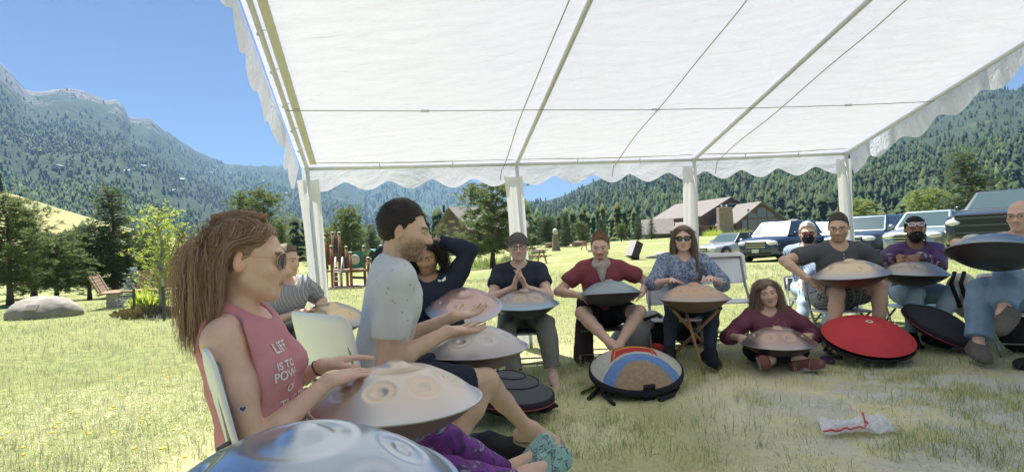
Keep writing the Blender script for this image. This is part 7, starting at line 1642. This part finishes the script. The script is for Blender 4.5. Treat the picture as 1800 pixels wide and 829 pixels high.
mb = MB(); mb.box(g + np.array([.20, -.55, .26]), (.26, .02, .14), rotx(-.75)); link('plaque', mb.mesh('plaque', tuple(b_), .004), mat('bronze_plaque', (.30, .27, .22), .45, .5), o)
stkm = mat('green_steel_stake', (.07, .085, .07), .6, .3)
for (px, D, ty, lab) in ((237, 11.6, 497, 'slim dark steel stake left of the young aspen'), (289, 10.4, 489, 'dark steel stake with pale top standing at the young aspen')):
    g = on_ground(px, D); t = P(px, ty, D); e = empty('tree_stake', g, lab, 'stake'); h_ = t[2] - g[2]; MB().box(g + UP * h_ * .40, (.035, .035, h_ * .82)).obj('post', stkm, e); MB().box(g + UP * h_ * .905, (.034, .034, h_ * .19)).obj('pale_top', conc, e)
g = on_ground(1115, 27); e = empty('tilted_box', g, 'dark box standing tilted on the grass left of the blue blouse woman', 'box'); Mb = rotz(.5) @ roty(.48); c = g + UP * .47
MB().box(c, (.42, .5, .80), Mb).obj('box_body', mat('dark_brown_panel', (.045, .035, .04), .6), e, bevel=.015); MB().box(c + Mb @ np.array([-.222, 0, 0]), (.02, .49, .79), Mb).obj('pale_side', mat('pale_panel', (.42, .40, .38), .6), e); MB().box(g + UP * .09 + RT * .04, (.3, .35, .2)).obj('foot', mat('dark_brown_panel', (.045, .035, .04), .6), e)
for k, (px, D, r0) in enumerate([(1143, 33, .32), (1162, 34, .55), (1172, 35, .4), (945, 46, .6), (1040, 40, .3)]):
    g = on_ground(px, D); o, b_ = blob('field_rock', [Ell(g + UP * r0 * .2, (r0, r0 * .8, r0 * .42)), Ell(g + UP * r0 * .1 + RT * r0 * .6, (r0 * .6, r0 * .6, r0 * .35))], rk, .05, .08, 2.5, label=['small pale rock just right of the tilted box', 'flat pale rock left of the blue blouse woman\'s head', 'pale rock touching the flat one by the blue blouse woman', 'low pale rock in the field right of the beanie player', 'small rock in the field just left of the maroon-tee man'][k], cat='rock', k=.1); place(o, b_)
def picnic(px, D, yaw, lab):
    g = on_ground(px, D); e = empty('picnic_table', g, lab, 'table', None, yaw); O = (0, 0, 0)
    for k in range(4): MB().box((0, -.3 + .2 * k, .74), (1.8, .18, .045)).obj('top_plank', bw, e, O)
    for s in (-1, 1):
        MB().box((0, s * .72, .45), (1.8, .24, .045)).obj('bench_plank', bw, e, O)
        for x in (-.65, .65): MB().bar((x, s * .72, 0), (x, s * .22, .72), .09, .045, (1, 0, 0)).obj('leg', bw, e, O)
    for x in (-.65, .65): MB().box((x, 0, .42), (.05, 1.5, .09)).obj('brace', bw, e, O)
picnic(932, 30, .3, 'weathered picnic table behind the shoulder of the beanie player'); picnic(1040, 46, .2, 'far picnic table behind the head of the maroon-tee man')
lgm = mat('grey_log', (.30, .23, .17), .9, var=(3, 1.2), bump=(8, .7))
for (x0, x1, D, lab) in ((960, 1000, 62, 'long pale log at the far edge of the field by the conifers'), (1008, 1030, 60, 'short orange-brown log at the far edge of the field')):
    MBo = MB().tube([on_ground(x0, D) + UP * .3, on_ground((x0 + x1) / 2, D + .5) + UP * .33, on_ground(x1, D) + UP * .28], [.3, .27, .22], 10); g = on_ground(x0, D); o = link('fallen_log', MBo.mesh('fallen_log', tuple(g)), lgm); o.location = tuple(g); tag(o, lab, 'log')
g = on_ground(977, 52); e = empty('stump_post', g, 'carved stump with a pale top in the field right of the beanie player', 'stump'); MB().lathe([(.42, 0), (.34, .5), (.30, 1.0), (.22, 1.5)], 12, g).obj('stump', lgm, e); MB().sphere(g + UP * 1.75, (.24, .24, .32), 10, 8).obj('pale_top', crm, e)
# scrubby plants round the aspen and the field edge
def shrub(px, D, w, h, need, lab, seed):
    r2 = np.random.default_rng(seed); g = on_ground(px, D); N = 420; a = r2.uniform(0, 6.28, N); rr = np.sqrt(r2.random(N)); c = np.stack([np.cos(a) * rr * w / 2, np.sin(a) * rr * w / 2, np.zeros(N)], 1); d = np.stack([np.cos(a) * rr * .6, np.sin(a) * rr * .6, np.ones(N)], 1) + r2.normal(0, .25, (N, 3)); d /= np.linalg.norm(d, axis=1)[:, None]; ln = h * r2.uniform(.4, 1.05, N) * (1 - .5 * rr); sd_ = np.cross(d, r2.normal(size=(N, 3))); sd_ /= np.linalg.norm(sd_, axis=1)[:, None]
    tip = c + d * ln[:, None]; mid = c + d * (ln * .6)[:, None]; V = np.stack([c - sd_ * .012, c + sd_ * .012, mid + sd_ * .022, tip, mid - sd_ * .022], 1).reshape(-1, 3); b0 = (np.arange(N) * 5)[:, None]; Fq = np.concatenate([b0 + np.array([0, 1, 2]), b0 + np.array([0, 2, 4]), b0 + np.array([4, 2, 3])]); e = empty('scrub_plant', g, lab, 'plant'); link('foliage', np_mesh('foliage', V, Fq, False), NEED[need] if need in NEED else need, e)
    MB().tube([(0, 0, -.03), (0.01, 0, h * .5)], [.012, .005], 5).obj('stem', bark, e, origin=(0, 0, 0))
dry = mat('dry_stalks', (.30, .24, .12), .9, island=.4)
shrub(262, 11.2, .9, .32, dry, 'dry brown scrub at the foot of the young aspen', 1); shrub(235, 11.6, .7, .25, dry, 'low dry scrub left of the aspen stakes', 2); shrub(262, 12.2, .4, .7, 'aspen', 'small leafy green sucker plant between the aspen stakes', 3); shrub(855, 37, 3.2, 1.1, 'shrub', 'low green bush under the large full pine', 4); shrub(915, 40, 2.6, 1.0, 'mid', 'low bush behind the beanie player', 5); shrub(1252, 100, 3.0, 2.0, 'aspen', 'yellow flowering bush before the lodge', 6); shrub(1300, 92, 4.5, 1.6, 'shrub', 'pale bush at the right foot of the chimney', 7); shrub(735, 36, 3., 1., 'shrub', 'low bush behind the man in grey printed tee', 8)
# ------------------------------------------------------------------ grass blades (uncountable ground cover)
gmat = mat('grass_blade', rough=.8, attr='Col', spec=.15); add_translucent(gmat, .25, (.35, .36, .12))
for q in gmat.node_tree.nodes:
    if q.type == 'BSDF_TRANSLUCENT': gmat.node_tree.links.new([x for x in gmat.node_tree.nodes if x.type == 'VERTEX_COLOR'][0].outputs[0], q.inputs[0])
def grass(name, label, N, dist, fan, hr, wr, seed, straw, lie=.0, keep=None, gcol=(.17, .20, .05), scol=(.44, .37, .18), clump=0.):
    r2 = np.random.default_rng(seed); Dm = dist[0] + (dist[1] - dist[0]) * r2.random(N) ** dist[2]; az = r2.uniform(*fan, N); X, Y = Dm * np.sin(az), Dm * np.cos(az)
    m = np.ones(N, bool)
    if keep is not None: m = keep(X, Y, r2)
    X, Y = X[m], Y[m]; n_ = len(X)
    if clump: k = r2.integers(0, n_, n_); f = r2.random(n_) < clump; X = np.where(f, X[k // 14 * 14 % n_] + r2.normal(0, .035, n_), X); Y = np.where(f, Y[k // 14 * 14 % n_] + r2.normal(0, .035, n_), Y)
    Z = gz(X, Y) + .018 * fbm(np.stack([X * 1.3, Y * 1.3, X * 0], -1), 3) - .001; cl = fbm(np.stack([X * .8, Y * .8, X * 0 + seed], -1), 3); far = np.clip(np.hypot(X, Y) / 12, .6, 3.)
    h = r2.uniform(*hr, n_) * (1 + .6 * cl); w = r2.uniform(*wr, n_) * far; a = r2.uniform(0, 6.28, n_); ln = r2.uniform(.1, .75, n_) + lie
    d = np.stack([np.cos(a) * ln, np.sin(a) * ln, np.maximum(.06, 1 - lie * 1.2) * np.ones(n_)], 1); d /= np.linalg.norm(d, axis=1)[:, None]; s = np.stack([-np.sin(a), np.cos(a), np.zeros(n_)], 1)
    b0 = np.stack([X, Y, Z], 1); mid = b0 + d * (h * .55)[:, None]; tip = mid + (d * .8 + np.stack([np.cos(a) * .5, np.sin(a) * .5, -.25 * np.ones(n_)], 1)) * (h * .5)[:, None]; tip[:, 2] = np.maximum(tip[:, 2], Z + .006)
    V = np.stack([b0 - s * w[:, None], b0 + s * w[:, None], mid + s * (w * .7)[:, None], tip, mid - s * (w * .7)[:, None]], 1).reshape(-1, 3); bi = (np.arange(n_) * 5)[:, None]; F = np.concatenate([bi + np.array([0, 1, 2]), bi + np.array([0, 2, 4]), bi + np.array([4, 2, 3])])
    isS = r2.random(n_) < np.clip(straw + .45 * cl, .05, .95); br = r2.uniform(.65, 1.3, n_)[:, None]; c = np.where(isS[:, None], np.array(scol), np.array(gcol)) * br; tag(link(name, np_mesh(name, V, F, False, np.repeat(c, 5, 0)), gmat), label, 'grass', kind='stuff')
inside = lambda x, y: np.clip((3.9 - np.hypot(x - 1.3, y - 2.4)) / 1.2, 0, 1)
def pale_zone(x, y): return np.clip((1.9 - np.hypot(x - 2.6, y - 3.1)) / .8, 0, 1) * (fbm(np.stack([x * 1.6, y * 1.6, x * 0 + 5], -1), 3) > -.05)
grass('trodden_grass', 'trampled mix of short green grass and straw under the tent', 82000, (1.7, 6.4, .75), (-.75, .80), (.022, .060), (.0011, .0023), 1, .42, .55, lambda x, y, r: r.random(len(x)) > .78 * pale_zone(x, y), (0.379, 0.482, 0.193), (0.878, 0.849, 0.570), .5)  # trampled blades, colours lightened to make up for dim light under the canopy
grass('cut_straw', 'pale dry grass clippings strewn over the bare patch at the right', 45000, (2.0, 5.6, .8), (.1, .80), (.03, .08), (.0010, .0020), 2, .97, 1.6, lambda x, y, r: r.random(len(x)) < .10 + .9 * pale_zone(x, y), (0.345, 0.345, 0.180), (0.805, 0.759, 0.660))
grass('meadow_grass', 'sunlit yellow-green meadow grass around the tent', 92000, (3.2, 22., 1.5), (-.80, .80), (.05, .12), (.0014, .0026), 3, .36, .0, lambda x, y, r: r.random(len(x)) > .9 * inside(x, y), (0.247, 0.301, 0.130), (0.436, 0.431, 0.290), .35)
grass('tall_grass', 'taller seed-topped tufts of grass among the meadow', 9000, (3.4, 14., 1.3), (-.80, .80), (.12, .26), (.0012, .002), 4, .75, .0, lambda x, y, r: r.random(len(x)) > .93 * inside(x, y), (0.255, 0.285, 0.128), (0.494, 0.448, 0.326), .7)
grass('green_tufts', 'fresh green tufts standing in the trampled grass under the tent', 26000, (1.75, 5.2, .8), (-.35, .80), (.035, .10), (.0012, .0024), 6, .12, .05, lambda x, y, r: (r.random(len(x)) > .9 * pale_zone(x, y)) & (fbm(np.stack([x * 2.2, y * 2.2, x * 0 + 2], -1), 3) > -.02), (0.312, 0.391, 0.132), (0.720, 0.609, 0.360), .85)
# a few small yellow flowers
r2 = np.random.default_rng(9); mb = MB(); ym = mat('yellow_petals', (.75, .55, .03), .6)
for k in range(46):
    px, py = r2.uniform(0, 330), r2.uniform(600, 829); q = pz_ground(px, py); mb.sphere(q + UP * .07, (.012, .012, .006), 6, 4)
tag(link('meadow_flowers', mb.mesh('meadow_flowers'), ym), 'tiny yellow flowers scattered in the grass at left', 'flowers', kind='stuff')
# ------------------------------------------------------------------ haze
hz = MB().box((0, 2600, 440), (8600, 6400, 960))
hmat = bpy.data.materials.new('air'); hmat.use_nodes = True; nn = hmat.node_tree.nodes; nn.remove(nn['Principled BSDF'])
pv = nn.new('ShaderNodeVolumePrincipled'); pv.inputs['Color'].default_value = (.33, .58, 1, 1); pv.inputs['Density'].default_value = .00013; pv.inputs['Anisotropy'].default_value = .2
hmat.node_tree.links.new(pv.outputs[0], nn['Material Output'].inputs['Volume'])
haze = hz.obj('haze', hmat, origin=(0, 0, 0)); tag(haze, 'thin blue mountain air over the whole valley', 'haze', kind='stuff')

_zm = max((V_[..., 2].max() for V_ in (MTL[0], MTR[0], MTF[0])))
if _zm + 30 > 920: haze.scale.z = (_zm + 70) / 920
